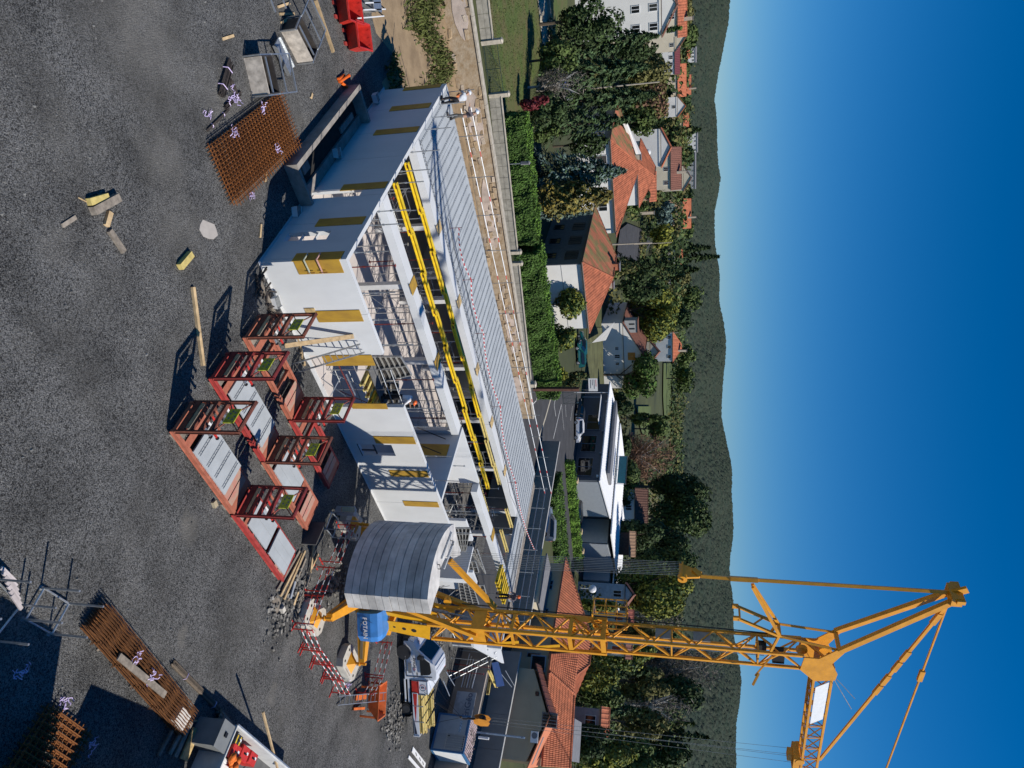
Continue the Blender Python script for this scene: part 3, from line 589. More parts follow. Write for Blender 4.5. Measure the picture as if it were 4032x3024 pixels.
# mast foot plates, diagonal struts
for s in (-.6, .66):
    m = MB(); pl = [(.95, 1.75), (1.7, 1.75), (2.2, 4.2), (1.12, 4.45)]; m.prism([K(k, s, z) for k, z in pl], jr*.03); o = part('foot_cheek', m, M('crane_bright', (.74, .37, .012), .4, var=.1))
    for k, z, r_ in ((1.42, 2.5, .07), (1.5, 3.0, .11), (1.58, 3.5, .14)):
        m = MB(); m.lathe([(r_, 0), (r_, .036)], K(k, s, z)-jr*.003, 12, ax=jr); part('cheek_hole_shade', m, m_dark, o)  # raised dark disc painted as the shade inside a hole
for s in (-.68, .72): m = MB(); m.bar(K(-.95, s, 1.95), K(1.5, s, 6.7), .2, .24); part('diagonal_strut', m)
for s in (-.45, .45): m = MB(); m.bar(K(.55, s, 2.0), K(1.25, s, 5.4), .18, .26); part('inner_strut', m, MATS['crane_bright'])
m = MB(); m.tube(K(.2, 0, 2.2), K(.9, 0, 5.2), .09, 8); m.tube(K(.9, 0, 5.2), K(1.1, 0, 6.2), .05, 8); part('erecting_cylinder', m, m_galvd)
m = MB(); m.bar(K(-2.6, -.3, 5.9), K(.6, -.3, 7.6), .22, .2); part('rope_guide_arm', m)
m = MB(); m.lathe([(.2, -.12), (.2, .12)], K(.2, -.2, 5.3), 12, ax=jr); part('guide_sheave', m)
# mast
def mast(kc, s0, S, z0, z1, n, name, ch, dg):
    par = None; h = S/2; cs = [(kc-h, s0-h), (kc-h, s0+h), (kc+h, s0+h), (kc+h, s0-h)]
    m = MB(); m.bar(K(*cs[0], z0), K(*cs[0], z1), ch, ch, up=jf); par = part(name, m)
    for c in cs[1:]: m = MB(); m.bar(K(*c, z0), K(*c, z1), ch, ch, up=jf); part('chord', m, None, par)
    dz = (z1-z0)/n
    for fi in range(4):
        a, b_ = cs[fi], cs[(fi+1) % 4]
        for i in range(n):
            u, v = (a, b_) if (i+fi) % 2 == 0 else (b_, a); m = MB(); m.bar(K(*u, z0+i*dz+.04), K(*v, z0+(i+1)*dz-.04), dg, dg); part('brace', m, None, par)
            if i % 4 == 3: m = MB(); m.bar(K(*a, z0+(i+1)*dz), K(*b_, z0+(i+1)*dz), dg*1.1, dg*1.1); part('strut', m, None, par)
    return par
mast(1.6, .1, 1.08, 4.3, 13.0, 10, 'lower_mast', .14, .075)
mast(1.75, 0, .90, 12.2, 21.6, 10, 'upper_mast', .12, .062)
def collar(z0, z1, kc=1.6, s0=.1, S=1.16, faces=(0, 1, 2, 3)):
    h = S/2; cs = [(kc-h, s0-h), (kc-h, s0+h), (kc+h, s0+h), (kc+h, s0-h)]; m = MB()
    for fi in faces:
        a, b_ = cs[fi], cs[(fi+1) % 4]; m.slab([K(*a, z0), K(*b_, z0), K(*b_, z1), K(*a, z1)], .02)
    return part('mast_collar', m)
collar(6.5, 7.15); collar(8.45, 8.6); collar(11.25, 11.42); collar(12.75, 12.98)
m = MB()
for s, k in ((.1, 1.0),):
    for z0, z1 in ((11.4, 12.1), (12.1, 12.75)):
        m.bar(K(1.0, -.44, z0), K(1.0, .1, z1), .10, .05); m.bar(K(1.0, .64, z0), K(1.0, .1, z1), .10, .05)
    m.slab([K(1.0, -.42, 11.4), K(1.0, -.42, 12.72), K(1.0, -.15, 12.1), K(1.0, -.2, 11.6)], .02)
part('collar_web', m)
for z in (7.6, 9.6):
    m = MB(); m.slab([K(2.0, .655, z), K(1.7, .655, z+1.2), K(1.9, .655, z+1.2), K(2.17, .655, z)], .02); part('gusset', m, MATS['crane_bright'])
# ladder, cables, control boxes
m = MB()
for s in (-.14, .14): m.bar(K(1.95, s, 5.0), K(1.95, s, 20.0), .03, .03)
lad = part('mast_ladder', m, m_galv)
for k in range(50): m = MB(); m.tube(K(1.95, -.14, 5.1+k*.3), K(1.95, .14, 5.1+k*.3), .012, 4); part('rung', m, m_galv, lad)
m = MB(); m.path([K(.9, -.62, 5.2), K(1.02, -.55, 13), K(1.22, -.5, 20.5), K(1.4, -.4, 21.3)], .03, 5); part('power_cable', m, m_blk)
for z in (15.6, 17.3): m = MB(); m.box(K(1.32, -.12, z), (.03, .5, .75), math.atan2(jf[1], jf[0])); part('notice_plate', m, M('grey_plate', (.33, .31, .28), .6))
m = MB(); m.box(K(1.9, .1, 20.6), (.5, .5, .5), .5); m.box(K(1.6, -.1, 19.9), (.35, .3, .4), .5); part('slip_ring_box', m, m_blk)
# side platform with rails
pk, ps = .85, -.62
m = MB(); m.box(K(pk, ps, 12.35), (1.0, .9, .06), hang); plat = part('side_platform', m)
for i, (dk, ds) in enumerate(((-.5, -.45), (.5, -.45), (-.5, .45), (0, -.45), (.5, .45))): m = MB(); m.bar(K(pk+dk, ps+ds, 12.35), K(pk+dk, ps+ds, 13.9), .05, .05); part('post', m, m_cr, plat)
for z in (12.9, 13.4, 13.9):
    m = MB(); m.bar(K(pk-.5, ps-.45, z), K(pk+.5, ps-.45, z), .04); m.bar(K(pk-.5, ps-.45, z), K(pk-.5, ps+.45, z), .04); m.bar(K(pk+.5, ps-.45, z), K(pk+.5, ps+.45, z), .04); part('rail', m, m_cr, plat)
# head
for s in (-.5, .5):
    m = MB(); m.prism([K(k, s, z) for k, z in ((1.3, 21.6), (2.2, 21.5), (2.95, 22.15), (2.75, 23.0), (2.3, 23.05), (1.6, 22.75), (.75, 23.15), (.6, 22.85), (1.3, 22.2))], jr*.05); part('head_plate', m)
m = MB(); m.bar(K(.7, -.5, 22.95), K(.7, .5, 22.95), .16); m.bar(K(2.3, -.5, 22.9), K(2.3, .5, 22.9), .14); m.bar(K(1.5, -.45, 21.8), K(1.5, .45, 22.6), .1); part('head_cross_beam', m)
m = MB(); m.lathe([(.24, -.08), (.24, .08)], K(1.35, .1, 21.55), 14, ax=jr); m.lathe([(.2, -.08), (.2, .08)], K(1.5, -.1, 22.5), 14, ax=jr); part('head_sheave', m)
apex = (-2.78, 26.75)
for s in (-.5, .5): m = MB(); m.bar(K(.7, s, 22.95), K(apex[0]+.1, s*.45, apex[1]), .19, .22); part('apex_strut', m)
m = MB(); m.box(K(apex[0], 0, apex[1]+.05), (.45, .8, .4), hang); m.bar(K(apex[0]-.1, -.5, apex[1]+.15), K(apex[0]-.1, .5, apex[1]+.15), .18, .3); m.bar(K(apex[0]-.35, 0, apex[1]+.45), K(apex[0]-.05, 0, apex[1]-.1), .12, .3); part('apex_head', m)
m = MB(); m.bar(K(apex[0]-.05, -.06, apex[1]-.1), K(-2.85, -.06, 19.1), .13, .13); part('back_stay', m)
m = MB(); m.bar(K(-2.85, -.06, 19.5), K(-2.85, -.06, 18.4), .24, .17); m.bar(K(-2.85, -.06, 18.5), K(-2.88, -.06, 17.2), .15, .13); m.bar(K(-2.88, -.06, 17.2), K(-2.95, -.35, 16.9), .15, .2); part('stay_link', m)
m = MB(); m.slab([K(-2.9, -.7, 16.3), K(-2.9, .1, 16.3), K(-2.9, 0, 17.15), K(-2.9, -.3, 17.25)], .1); m.lathe([(.2, -.1), (.2, .1)], K(-2.88, .1, 16.45), 14, ax=jr); m.bar(K(-2.9, -.75, 16.45), K(-2.9, .3, 16.45), .08); part('pulley_block', m)
for i in range(9): m = MB(); m.tube(K(-2.9, -.75+i*.09, 16.45), K(-2.55, -.85+i*.11, 4.2), .008, 4); part('hoisting_rope', m, m_galvd)
for s in (-.32, .32):
    m = MB(); m.bar(K(.25, s, 20.55), K(.7, s*1.4, 22.9), .09); part('lever_tie', m)
    m = MB(); m.bar(K(.25, s, 20.55), K(-2.55, s*.25, 19.3), .10, .12); part('lever_arm', m)
    m = MB(); m.bar(K(.25, s, 20.55), K(-.75, s, 18.75), .10, .12); m.box(K(-.75, s, 18.7), (.22, .1, .25), hang); part('lever_fork', m)
    m = MB(); m.bar(K(.25, s, 20.5), K(1.3, s*1.35, 20.2), .10, .1); part('lever_foot', m)
m = MB(); m.bar(K(-.75, -.32, 18.85), K(-.75, .32, 18.85), .08); m.bar(K(.25, -.35, 20.55), K(.25, .35, 20.55), .12); m.bar(K(-.1, -.32, 19.9), K(-.4, .32, 19.4), .06); part('fork_spreader', m)
m = MB(); m.bar(K(1.5, .45, 20.3), K(2.4, .9, 19.6), .06); m.bar(K(2.3, .85, 19.75), K(2.75, 1.15, 19.5), .09); part('limit_arm', m)
# jib
def jz(k): return 22.16+(k-2.8)*.016
jib_end = 34.0
m = MB(); m.bar(K(2.75, -.40, jz(2.75)), K(jib_end, -.40, jz(jib_end)), .10); jib = part('jib', m)
m = MB(); m.bar(K(2.75, .40, jz(2.75)), K(jib_end, .40, jz(jib_end)), .10); part('chord', m, None, jib)
m = MB(); m.bar(K(2.6, 0, jz(2.6)+.86), K(jib_end, 0, jz(jib_end)+.8), .11); part('chord', m, None, jib)
for k in range(31):
    a = 2.9+k*1.0
    if a > 14 and k % 1: continue
    for s in (-.40, .40):
        m = MB(); m.bar(K(a, s, jz(a)), K(a+.5, 0, jz(a)+.85), .045); m.bar(K(a+.5, 0, jz(a)+.85), K(a+1.0, s, jz(a+1)), .045); part('brace', m, None, jib)
    m = MB(); m.bar(K(a, -.4, jz(a)), K(a+1, .4, jz(a)), .04); m.bar(K(a, -.4, jz(a)), K(a, .4, jz(a)), .04); part('lacing', m, None, jib)
m = MB(); m.slab([K(3.6, .42, 22.3), K(6.6, .42, 22.34), K(6.6, .10, 22.95), K(3.6, .10, 22.92)], .02); part('name_board', m, M('pale_board', (.62, .64, .66), .4, var=.08, scale=4), jib)
m = MB()
for k in (10.0, 10.9): m.lathe([(.22, -.05), (.22, .05)], K(k, .45, jz(k)-.1), 12, ax=jr); m.lathe([(.22, -.05), (.22, .05)], K(k, -.45, jz(k)-.1), 12, ax=jr)
m.box(K(10.4, 0, jz(10)-.25), (1.2, .95, .3), hang); m.box(K(10.2, 0, jz(10)-.5), (.6, .4, .3), hang); trolley = part('trolley', m)
for k, s in ((10.0, -.2), (10.0, .12), (10.75, -.2), (10.75, .12)): m = MB(); m.tube(K(k, s, jz(10)-.4), K(10.35+(k-10.35)*.35, s*.6, 6.0), .009, 4); part('hoist_rope', m, m_galvd)
for i, (px_, zz_) in enumerate((((3200, 3024), 23.2), ((3490, 3024), 23.4))):
    A = K(apex[0]+.1, .1-.2*i, apex[1]); q1 = onk(*px_, 0); B_ = A+(q1-A)*((zz_-A[2])/(q1[2]-A[2])); L = np.linalg.norm(B_-A); d = (B_-A)/L
    m = MB(); m.bar(A, B_, .09 if i == 0 else .075, .13 if i == 0 else .06); tie = part('jib_tie', m)
    for f in (.1, .3, .36, .44, .5): 
        if i == 1: f *= .55
        m = MB(); m.bar(A+d*L*f-d*.35, A+d*L*f+d*.35, .15, .2); part('tie_link', m, None, tie)
m = MB(); m.tube(K(3.0, .3, 23.0), K(5.2, .3, 24.0), .015, 4); m.tube(K(3.2, -.1, 23.0), K(5.0, -.1, 24.2), .015, 4); part('slack_rope', m, m_woodg)
# hook block
hk = thing('hook_block', 'orange hook block hanging from the crane trolley above the site cabin', 'hook block', K(10.35, 0, 4.6))
q = K(10.35, 0, 5.3); m = MB()
for s in (-.14, .14): m.prism([q+jf*x+jr*s+ez*z for x, z in ((-.3, .45), (-.38, 0), (-.18, -.35), (.18, -.35), (.38, 0), (.3, .45), (0, .6))], jr*.03)
m.out('side_plate', M('hook_orange', (.66, .26, .03), .5), hk)
for x in (-.16, .16): m = MB(); m.lathe([(.2, -.09), (.2, .09)], q+jf*x+ez*.15, 14, ax=jr); m.out('pulley', m_blk, hk)
m = MB(); m.tube(q-ez*.3, q-ez*.75, .06, 8); m.path([q-ez*.7, q-ez*.85+jf*.1, q-ez*1.05+jf*.12, q-ez*1.18, q-ez*1.08-jf*.12], .045, 6); m.out('hook', m_rebar, hk)
m = MB()
for a, bb in ((26.3, -6.0), (28.2, -7.2), (28.9, -5.6), (26.9, -4.9)): m.path([q-ez*1.1, (q-ez*1.1+W(a, bb, 1.65))/2-ez*.15, W(a, bb, 1.65)], .012, 4)
m.out('chain', m_rebar, hk)
# ================================================================== things standing in the yard
m_rackA = M('rack_paint', (.47, .165, .10), .7, .05, var=.35, scale=3.5, col2=(.33, .10, .06))
m_rackR = M('red_rack_paint', (.44, .06, .05), .65, .05, var=.35, scale=3.5, col2=(.30, .035, .03))
m_pink = M('worn_red_board', (.50, .20, .155), .8, var=.4, scale=3, col2=(.42, .30, .22))
m_redb = M('bright_red', (.55, .035, .025), .45, var=.25, scale=4)
m_sign = M('olive_plate', (.42, .44, .035), .6, var=.25, scale=9)
m_tape = M('purple_white_strip', (.72, .64, .80), .45, var=.25, scale=30, col2=(.42, .30, .62))
shaded_paint = {'rack_paint': M('shaded_frame_paint', (.22, .07, .042), .7, .05, var=.45, scale=5, col2=(.10, .035, .025)), 'red_rack_paint': M('shaded_red_frame_paint', (.24, .03, .028), .65, .05, var=.45, scale=5, col2=(.12, .02, .018))}  # rack paint darkened: the end frames' shade is put into the colour
def rack(pos, paint, label):
    t = thing('flat_rack', label, 'flat rack', pos, RZB, 'steel racks holding precast slabs'); P_ = lambda n_, m, mat=None, par=None, **k: m.out(n_, mat or paint, par or t, world=False, **k)
    L, Wd = 4.55, 1.42
    for y in (.05, Wd-.05): m = MB(); m.box((L/2, y, .24), (L, .09, .16)); m.box((L/2, y, .33), (L, .14, .02)); m.box((L/2, y, .15), (L, .14, .02)); P_('side_rail', m)
    for x in (.1, 1.5, 3.0, L-.1): m = MB(); m.box((x, Wd/2, .22), (.12, Wd-.2, .14)); P_('cross_beam', m)
    for x in (.35, L-.35): m = MB(); m.box((x, .15, .07), (.35, .25, .14)); m.box((x, Wd-.15, .07), (.35, .25, .14)); P_('skid', m, m_woodg)
    m = MB(); 
    for y in (.12, Wd-.12): m.bar((L, y, .3), (L+.30, y, .14), .05, .12); m.bar((L, y, .16), (L+.30, y, .12), .05, .04)
    m.bar((L+.28, .1, .13), (L+.28, Wd-.1, .13), .07, .08); P_('end_bumper', m)
    # the tall end frame
    m_frame = shaded_paint[paint.name]
    z0, z1 = .3, 2.72
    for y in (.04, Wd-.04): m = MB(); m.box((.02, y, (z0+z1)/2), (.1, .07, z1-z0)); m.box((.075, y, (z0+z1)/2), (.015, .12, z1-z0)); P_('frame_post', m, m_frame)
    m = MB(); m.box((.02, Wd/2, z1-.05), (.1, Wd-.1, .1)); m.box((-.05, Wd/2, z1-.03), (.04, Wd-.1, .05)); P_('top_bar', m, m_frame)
    for z, h in ((.55, .26), (.92, .10), (1.26, .13), (1.66, .13)):
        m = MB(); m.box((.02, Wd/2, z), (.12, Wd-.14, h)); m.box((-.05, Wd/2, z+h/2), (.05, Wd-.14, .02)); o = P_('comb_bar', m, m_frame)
        for k in range(7): m2 = MB(); m2.box((.085, .2+k*.17, z), (.03, .05, h*.5)); P_('slot_plate', m2, m_galvd, o)
    m = MB(); m.box((-.03, Wd/2, .75), (.03, Wd-.3, .12)); P_('wood_batten', m, m_wood)
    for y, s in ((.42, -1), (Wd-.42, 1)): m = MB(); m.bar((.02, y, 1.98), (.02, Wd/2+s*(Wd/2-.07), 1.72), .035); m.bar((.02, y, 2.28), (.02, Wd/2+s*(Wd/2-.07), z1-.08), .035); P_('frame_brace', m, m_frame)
    m = MB(); m.box((-.02, Wd/2, 2.13), (.03, .62, .40)); sg = P_('sign_plate', m, m_sign)
    for y, z in ((.55, 2.22), (.68, 2.24), (.85, 2.2), (.6, 2.06), (.8, 2.04), (.9, 2.1)): m = MB(); m.box((-.037, y, z), (.006, .07, .06)); P_('sign_mark', m, M('sign_mark_grey', (.12, .15, .20), .6), sg)
    for k in range(9):
        z = 1.26 if k % 2 else 1.62; y = .2+k*.13; ln = [.42, .5, .36, .55, .3, .48, .4, .52, .33][k]
        m = MB(); m.box((.1+ln/2, y, z-.05), (ln, .07, .05)); st = P_('stake', m, [m_redb, m_galv, m_rackA, m_white, m_galvd][k % 5])
        m = MB(); m.box((.1+ln, y, z-.05), (.07, .09, .085)); P_('stake_end', m, m_blk, st)
    for k in range(5):
        m = MB(); x0 = [.18, .62, 3.55, 3.9, 4.2][k]; m.box((x0+.14, Wd/2, .345), (.30, Wd-.2, .025)); P_('deck_board', m, [m_woodg, m_rackA, m_pink, m_pink, m_rackA][k])
    return t
RK = []
rdef = [(0.85, -8.3, m_rackA, 'rust orange flat rack at the tip nearest the camera, carrying a wide grey slab'), (5.5, -8.3, m_rackR, 'red flat rack with narrow slab strips, nearest row, beside the plank pile'), (0.98, -5.68, m_rackR, 'red flat rack in the middle row, nearer the shaded corner'), (5.6, -5.68, m_rackA, 'rust orange flat rack in the middle row, further right'), (1.25, -3.15, m_rackA, 'flat rack closest to the sunlit wall and the corner, with pale boards'), (5.9, -3.15, m_rackR, 'dark red flat rack closest to the wall opening and the stepladder')]
for a, bb, pm_, lab in rdef: RK.append(rack(W(a, bb), pm_, lab))
sgm = MB()
for z, y in ((.012, -.05), (.012, .05), (.07, 0)): sgm.tube((-.62, y, z), (.62, y, z), .007, 3)
for k in range(6):
    x = -.6+k*.2
    for s in (-1, 1): sgm.tube((x, s*.05, .01), (x+.1, 0, .07), .006, 3, caps=False); sgm.tube((x+.1, 0, .07), (x+.2, s*.05, .01), .006, 3, caps=False)
sgme = sgm.mesh('lattice_girder', MATS['girder_steel'])
def precast(a0, a1, b0, b1, z, label, rows=4, strips=1):
    t = thing('precast_slab', label, 'precast slab', W((a0+a1)/2, (b0+b1)/2, z), RZB, None); L, Wd = a1-a0, b1-b0
    for i in range(strips):
        w_ = Wd/strips; m = MB(); m.box((0, -Wd/2+w_*(i+.5), .03), (L, w_-.015, .06)); m.out('slab_body' if strips == 1 else 'slab_strip', m_deck, t, world=False)
    if strips == 1:
        for i in range(rows): o = link_mesh('lattice_girder', sgme, t, (-L/2+L*(i+.5)/rows, 0, .06), (0, 0, math.pi/2)); o.scale = (Wd/1.42, 1, 1)
    m = MB()
    for k in range(9): x = -L/2+L*(k+.5)/9; m.tube((x, -Wd/2, .03), (x, -Wd/2-.09, .05), .006, 3); m.tube((x, Wd/2, .03), (x, Wd/2+.09, .05), .006, 3)
    o = m.out('edge_bars', m_rebar, t, world=False); o['kind'] = 'stuff'
precast(1.95, 4.35, -8.22, -6.85, .36, 'wide grey slab with four lattice rows on the rack nearest the camera')
precast(1.9, 4.9, -5.5, -4.2, .36, 'wide grey slab with lattice rows on the red middle rack')
precast(6.3, 8.0, -8.15, -7.0, .36, 'grey slab strips lying left on the rack beside the plank pile', strips=2)
precast(8.25, 9.9, -8.15, -6.98, .36, 'grey slab strips lying right, at the plank pile end of the rack', strips=3)
precast(6.2, 8.3, -5.6, -4.4, .36, 'grey slab strips on the rust orange middle rack', strips=3)
# ---------------------------------------------------------------- shallow concrete light well along the shaded wall
t = thing('light_well', 'weathered grey concrete light well along the foot of the shaded wall', 'light well', W(-1.1, 8.9), RZB)
m_well = M('well_concrete', (.30, .27, .24), .92, var=.3, scale=2)
for lo, hi, n_ in (((-1.95, 4.3, -.1), (-1.72, 12.7, .62), 'front_wall'), ((-1.72, 4.3, -.1), (-.03, 4.5, .6), 'end_wall'), ((-1.72, 12.5, -.1), (-.03, 12.7, .6), 'end_wall'), ((-.5, 4.5, 0), (-.03, 12.5, .16), 'ledge')):
    m = MB(); m.wbox(lo, hi); m.out(n_, m_well, t)
m = MB(); m.wbox((-1.72, 4.5, .012), (-.5, 12.5, .03)); m.out('well_floor', M('shaded_soil', (.03, .028, .026), .95, var=.3), t)  # near-black soil colour stands in for the shade inside the pit
m = MB(); m.wbox((-1.3, 5.4, .03), (-.9, 6.1, .13)); m.out('concrete_lump', m_well, t)
m = MB(); m.wbox((-.9, 10.1, .03), (-.6, 11.9, .12)); m.out('concrete_lump', m_well, t)
def bucket(q, label, rz=0.0, mat=None):
    t = thing('plastic_box', label, 'box', q, rz)
    m = MB(); b_ = [(-.2, -.16, 0), (.2, -.16, 0), (.2, .16, 0), (-.2, .16, 0)]; u = [(-.24, -.2, .3), (.24, -.2, .3), (.24, .2, .3), (-.24, .2, .3)]
    m.add(b_+u, [(3, 2, 1, 0), (0, 1, 5, 4), (1, 2, 6, 5), (2, 3, 7, 6), (3, 0, 4, 7)]); m.out('tub', mat or m_white, t, world=False); m = MB(); m.box((0, 0, .27), (.4, .3, .02)); m.out('contents', m_galvd, t, world=False)
z8 = zp(800, 0, 1.659)
bucket(P(*z8(855, 1000), .15), 'white plastic box on the ledge in the light well', .4); bucket(P(*z8(1110, 640), .1), 'white plastic box at the far end of the light well', .8); bucket(P(*z8(590, 1385), 0), 'white plastic box at the foot of the shaded wall by the window', .2)
bucket(P(1072, 1190, 0), 'white box with a red mark at the foot of the sunlit wall, behind the racks', .5); bucket(P(1085, 1290, .0), 'white box on the ground between sunlit wall and upright rack frame', .2)
# ---------------------------------------------------------------- rusty lattice stacks
def lattice_stack(c, rz, L, Wd, nx, ny, layers, label, mat, dz=.16, r_=.014):
    t = thing('rebar_mesh_stack', label, 'rebar stack', c, rz)
    for l in range(layers):
        m = MB(); z = .06+l*dz; j = rng.uniform(-.03, .03, 2)
        for k in range(ny): y = -Wd/2+Wd*(k+.5)/ny+j[1]; m.bar((-L/2-.06, y, z), (L/2+.06, y, z), r_*1.6, r_*1.6)
        for k in range(nx): x = -L/2+L*(k+.5)/nx+j[0]; m.bar((x, -Wd/2-.05, z+.02), (x, Wd/2+.05, z+.02), r_*1.5, r_*1.5)
        if l == layers-1:
            for k in range(ny):
                y = -Wd/2+Wd*(k+.5)/ny+j[1]; m.bar((-L/2, y+.03, z+.07), (L/2, y+.03, z+.07), r_*1.2, r_*1.2)
                for i in range(nx): x = -L/2+L*i/nx; m.bar((x, y, z), (x+L/nx*.5, y+.03, z+.07), r_*.8); m.bar((x+L/nx*.5, y+.03, z+.07), (x+L/nx, y, z), r_*.8)
        o = m.out('mesh_layer', mat, t, world=False); o['kind'] = 'stuff'
    for x in (-L*.33, 0, L*.33): m = MB(); m.box((x, 0, .02), (.08, Wd*.96, .04)); m.out('bearer', m_woodg, t, world=False)
    return t
m_rust2 = M('orange_rust', (.27, .10, .026), .85, .1, var=.45, scale=9, rnd=.25, col2=(.18, .065, .018))
q = [P(800, 575), P(1075, 362), P(1165, 575), P(905, 815)]; cc = sum(q)/4; d = (q[1]-q[0]+q[2]-q[3])/2
lattice_stack(cc, math.atan2(d[1], d[0]), np.linalg.norm(d)-.1, np.linalg.norm(q[3]-q[0]+q[2]-q[1])/2-.1, 26, 15, 3, 'large rusty brown stack of rebar lattices on the open gravel', m_rust2)
q = [P(290, 2458), P(400, 2400), P(712, 2815), P(700, 2872)]; cc = sum(q)/4; d = (q[3]-q[0]+q[2]-q[1])/2
lattice_stack(cc, math.atan2(d[1], d[0]), np.linalg.norm(d), .9, 5, 10, 5, 'long narrow stack of rusty rebar mats beside the tipped scaffold frame', M('dark_rust', (.19, .075, .02), .85, .1, var=.5, scale=9, rnd=.35, col2=(.09, .035, .012)), dz=.09, r_=.012)
q = [P(155, 2760), P(330, 2870), P(170, 3180), P(0, 3070)]; cc = sum(q)/4; d = (q[1]-q[0]+q[2]-q[3])/2
lattice_stack(cc, math.atan2(d[1], d[0]), np.linalg.norm(d), np.linalg.norm(q[3]-q[0]), 10, 10, 2, 'coarse rusty rebar lattice half lost in shadow in the bottom left corner', m_rust2, dz=.2, r_=.02)
# plank on the long stack
def plank(p, q, w_, h_, mat, label, cat='plank', group=None, name='plank'):
    m = MB(); p = np.array(p, float); q = np.array(q, float); m.bar(p, q, w_, h_); return m.out(name, mat, label=label, cat=cat, group=group)
zl = zp(0, 1900, 1.4764)
plank(P(*zl(690, 1010), .56), P(*zl(960, 1235), .56), .2, .05, m_woodg, 'weathered grey plank lying on the long stack of rusty mats')
# purple and white plastic strips
def ribbons(c, label, s=.2, n_=6):
    m = MB()
    for k in range(n_):
        a = rng.uniform(0, 6.28); p = np.array(c)+np.append(rng.normal(0, s*.3, 2), .02)
        for j in range(6):
            a += rng.normal(0, 1.0); q = p+np.array([math.cos(a), math.sin(a), 0])*s*.3; q[2] = max(c[2]+.005, c[2]+rng.uniform(0, .12)); n3 = np.array([-math.sin(a), math.cos(a), 0])*.014
            m.add([p-n3, p+n3, q+n3, q-n3], [(0, 1, 2, 3)]); p = q
    return m.out('binding_strip', m_tape, label=label, cat='binding strip')
for X, Y, z, lab in ((1030, 430, .5, 'purple and white strip knotted on the upper corner of the large rusty stack'), (918, 525, .5, 'purple and white strip on the left part of the large rusty stack'), (1092, 600, .5, 'purple and white strip at the right edge of the large rusty stack'), (985, 760, .03, 'purple and white strip on the gravel below the large rusty stack'), (540, 2600, .55, 'purple and white strip on the long rusty stack'), (600, 2665, .55, 'purple and white strip beside the plank on the long rusty stack'), (250, 2765, .1, 'purple and white strip on the gravel above the coarse lattice'), (85, 2655, .02, 'bluish strip on the gravel in the shadow at the left edge'), (375, 2935, .02, 'bluish strip in the shadow right of the coarse lattice'), (1365, 2700, .3, 'purple and white strip heaped behind the striped barriers'), (818, 455, .03, 'small pale strip on the gravel beside the dark bar bundles')):
    ribbons(P(X, Y, z), lab)
# bundles of dark bars
def bar_bundle(p, q, n_, label, mat, w_=.3, r_=.012):
    p, q = np.array(p), np.array(q); d = (q-p)/np.linalg.norm(q-p); s = np.array([-d[1], d[0], 0]); t = thing('bar_bundle', label, 'bar bundle', (p+q)/2*[1, 1, 0], math.atan2(d[1], d[0]))
    m = MB()
    for k in range(n_): o = s*rng.uniform(-w_/2, w_/2)+ez*(.02+rng.uniform(0, w_*.45)); e = d*rng.normal(0, .06); m.bar(p+o+e, q+o*.9+e, r_*2)
    o = m.out('bars', mat, t); o['kind'] = 'stuff'
    for f in (.22, .75):
        c = p+(q-p)*f; m = MB(); m.path([c-s*(w_/2+.02)+ez*.01, c-s*w_*.4+ez*w_*.55, c+s*w_*.4+ez*w_*.55, c+s*(w_/2+.02)+ez*.01], .02, 4); m.out('tie', m_tape, t)
zo = zp(0, 0, 1.659)
bar_bundle(P(*zo(1430, 615)), P(*zo(1490, 410)), 50, 'thick bundle of dark bars on the gravel, furthest from the rusty stack', m_rebar, .34)
bar_bundle(P(*zo(1500, 530)), P(*zo(1550, 650)), 24, 'short bundle of dark bars under purple strips', m_rebar, .18)
bar_bundle(P(*zo(1465, 700)), P(*zo(1560, 610)), 24, 'second short bundle of dark bars crossing the purple strips', m_rebar, .18)
bar_bundle(P(*zo(1352, 850)), P(*zo(1490, 715)), 10, 'thin loose bars lying beside the large rusty stack', m_rebar, .1)
bar_bundle(P(*zl(1000, 1050)), P(*zl(1310, 1360)), 30, 'long bundle of coloured bars between long rusty stack and tool container', M('painted_bars', (.15, .12, .09), .7, .2, var=.4, scale=14, rnd=.5), .2)
ribbons(P(*z8(190, 630), .2), 'purple strips over the short dark bar bundles', .3, 8)
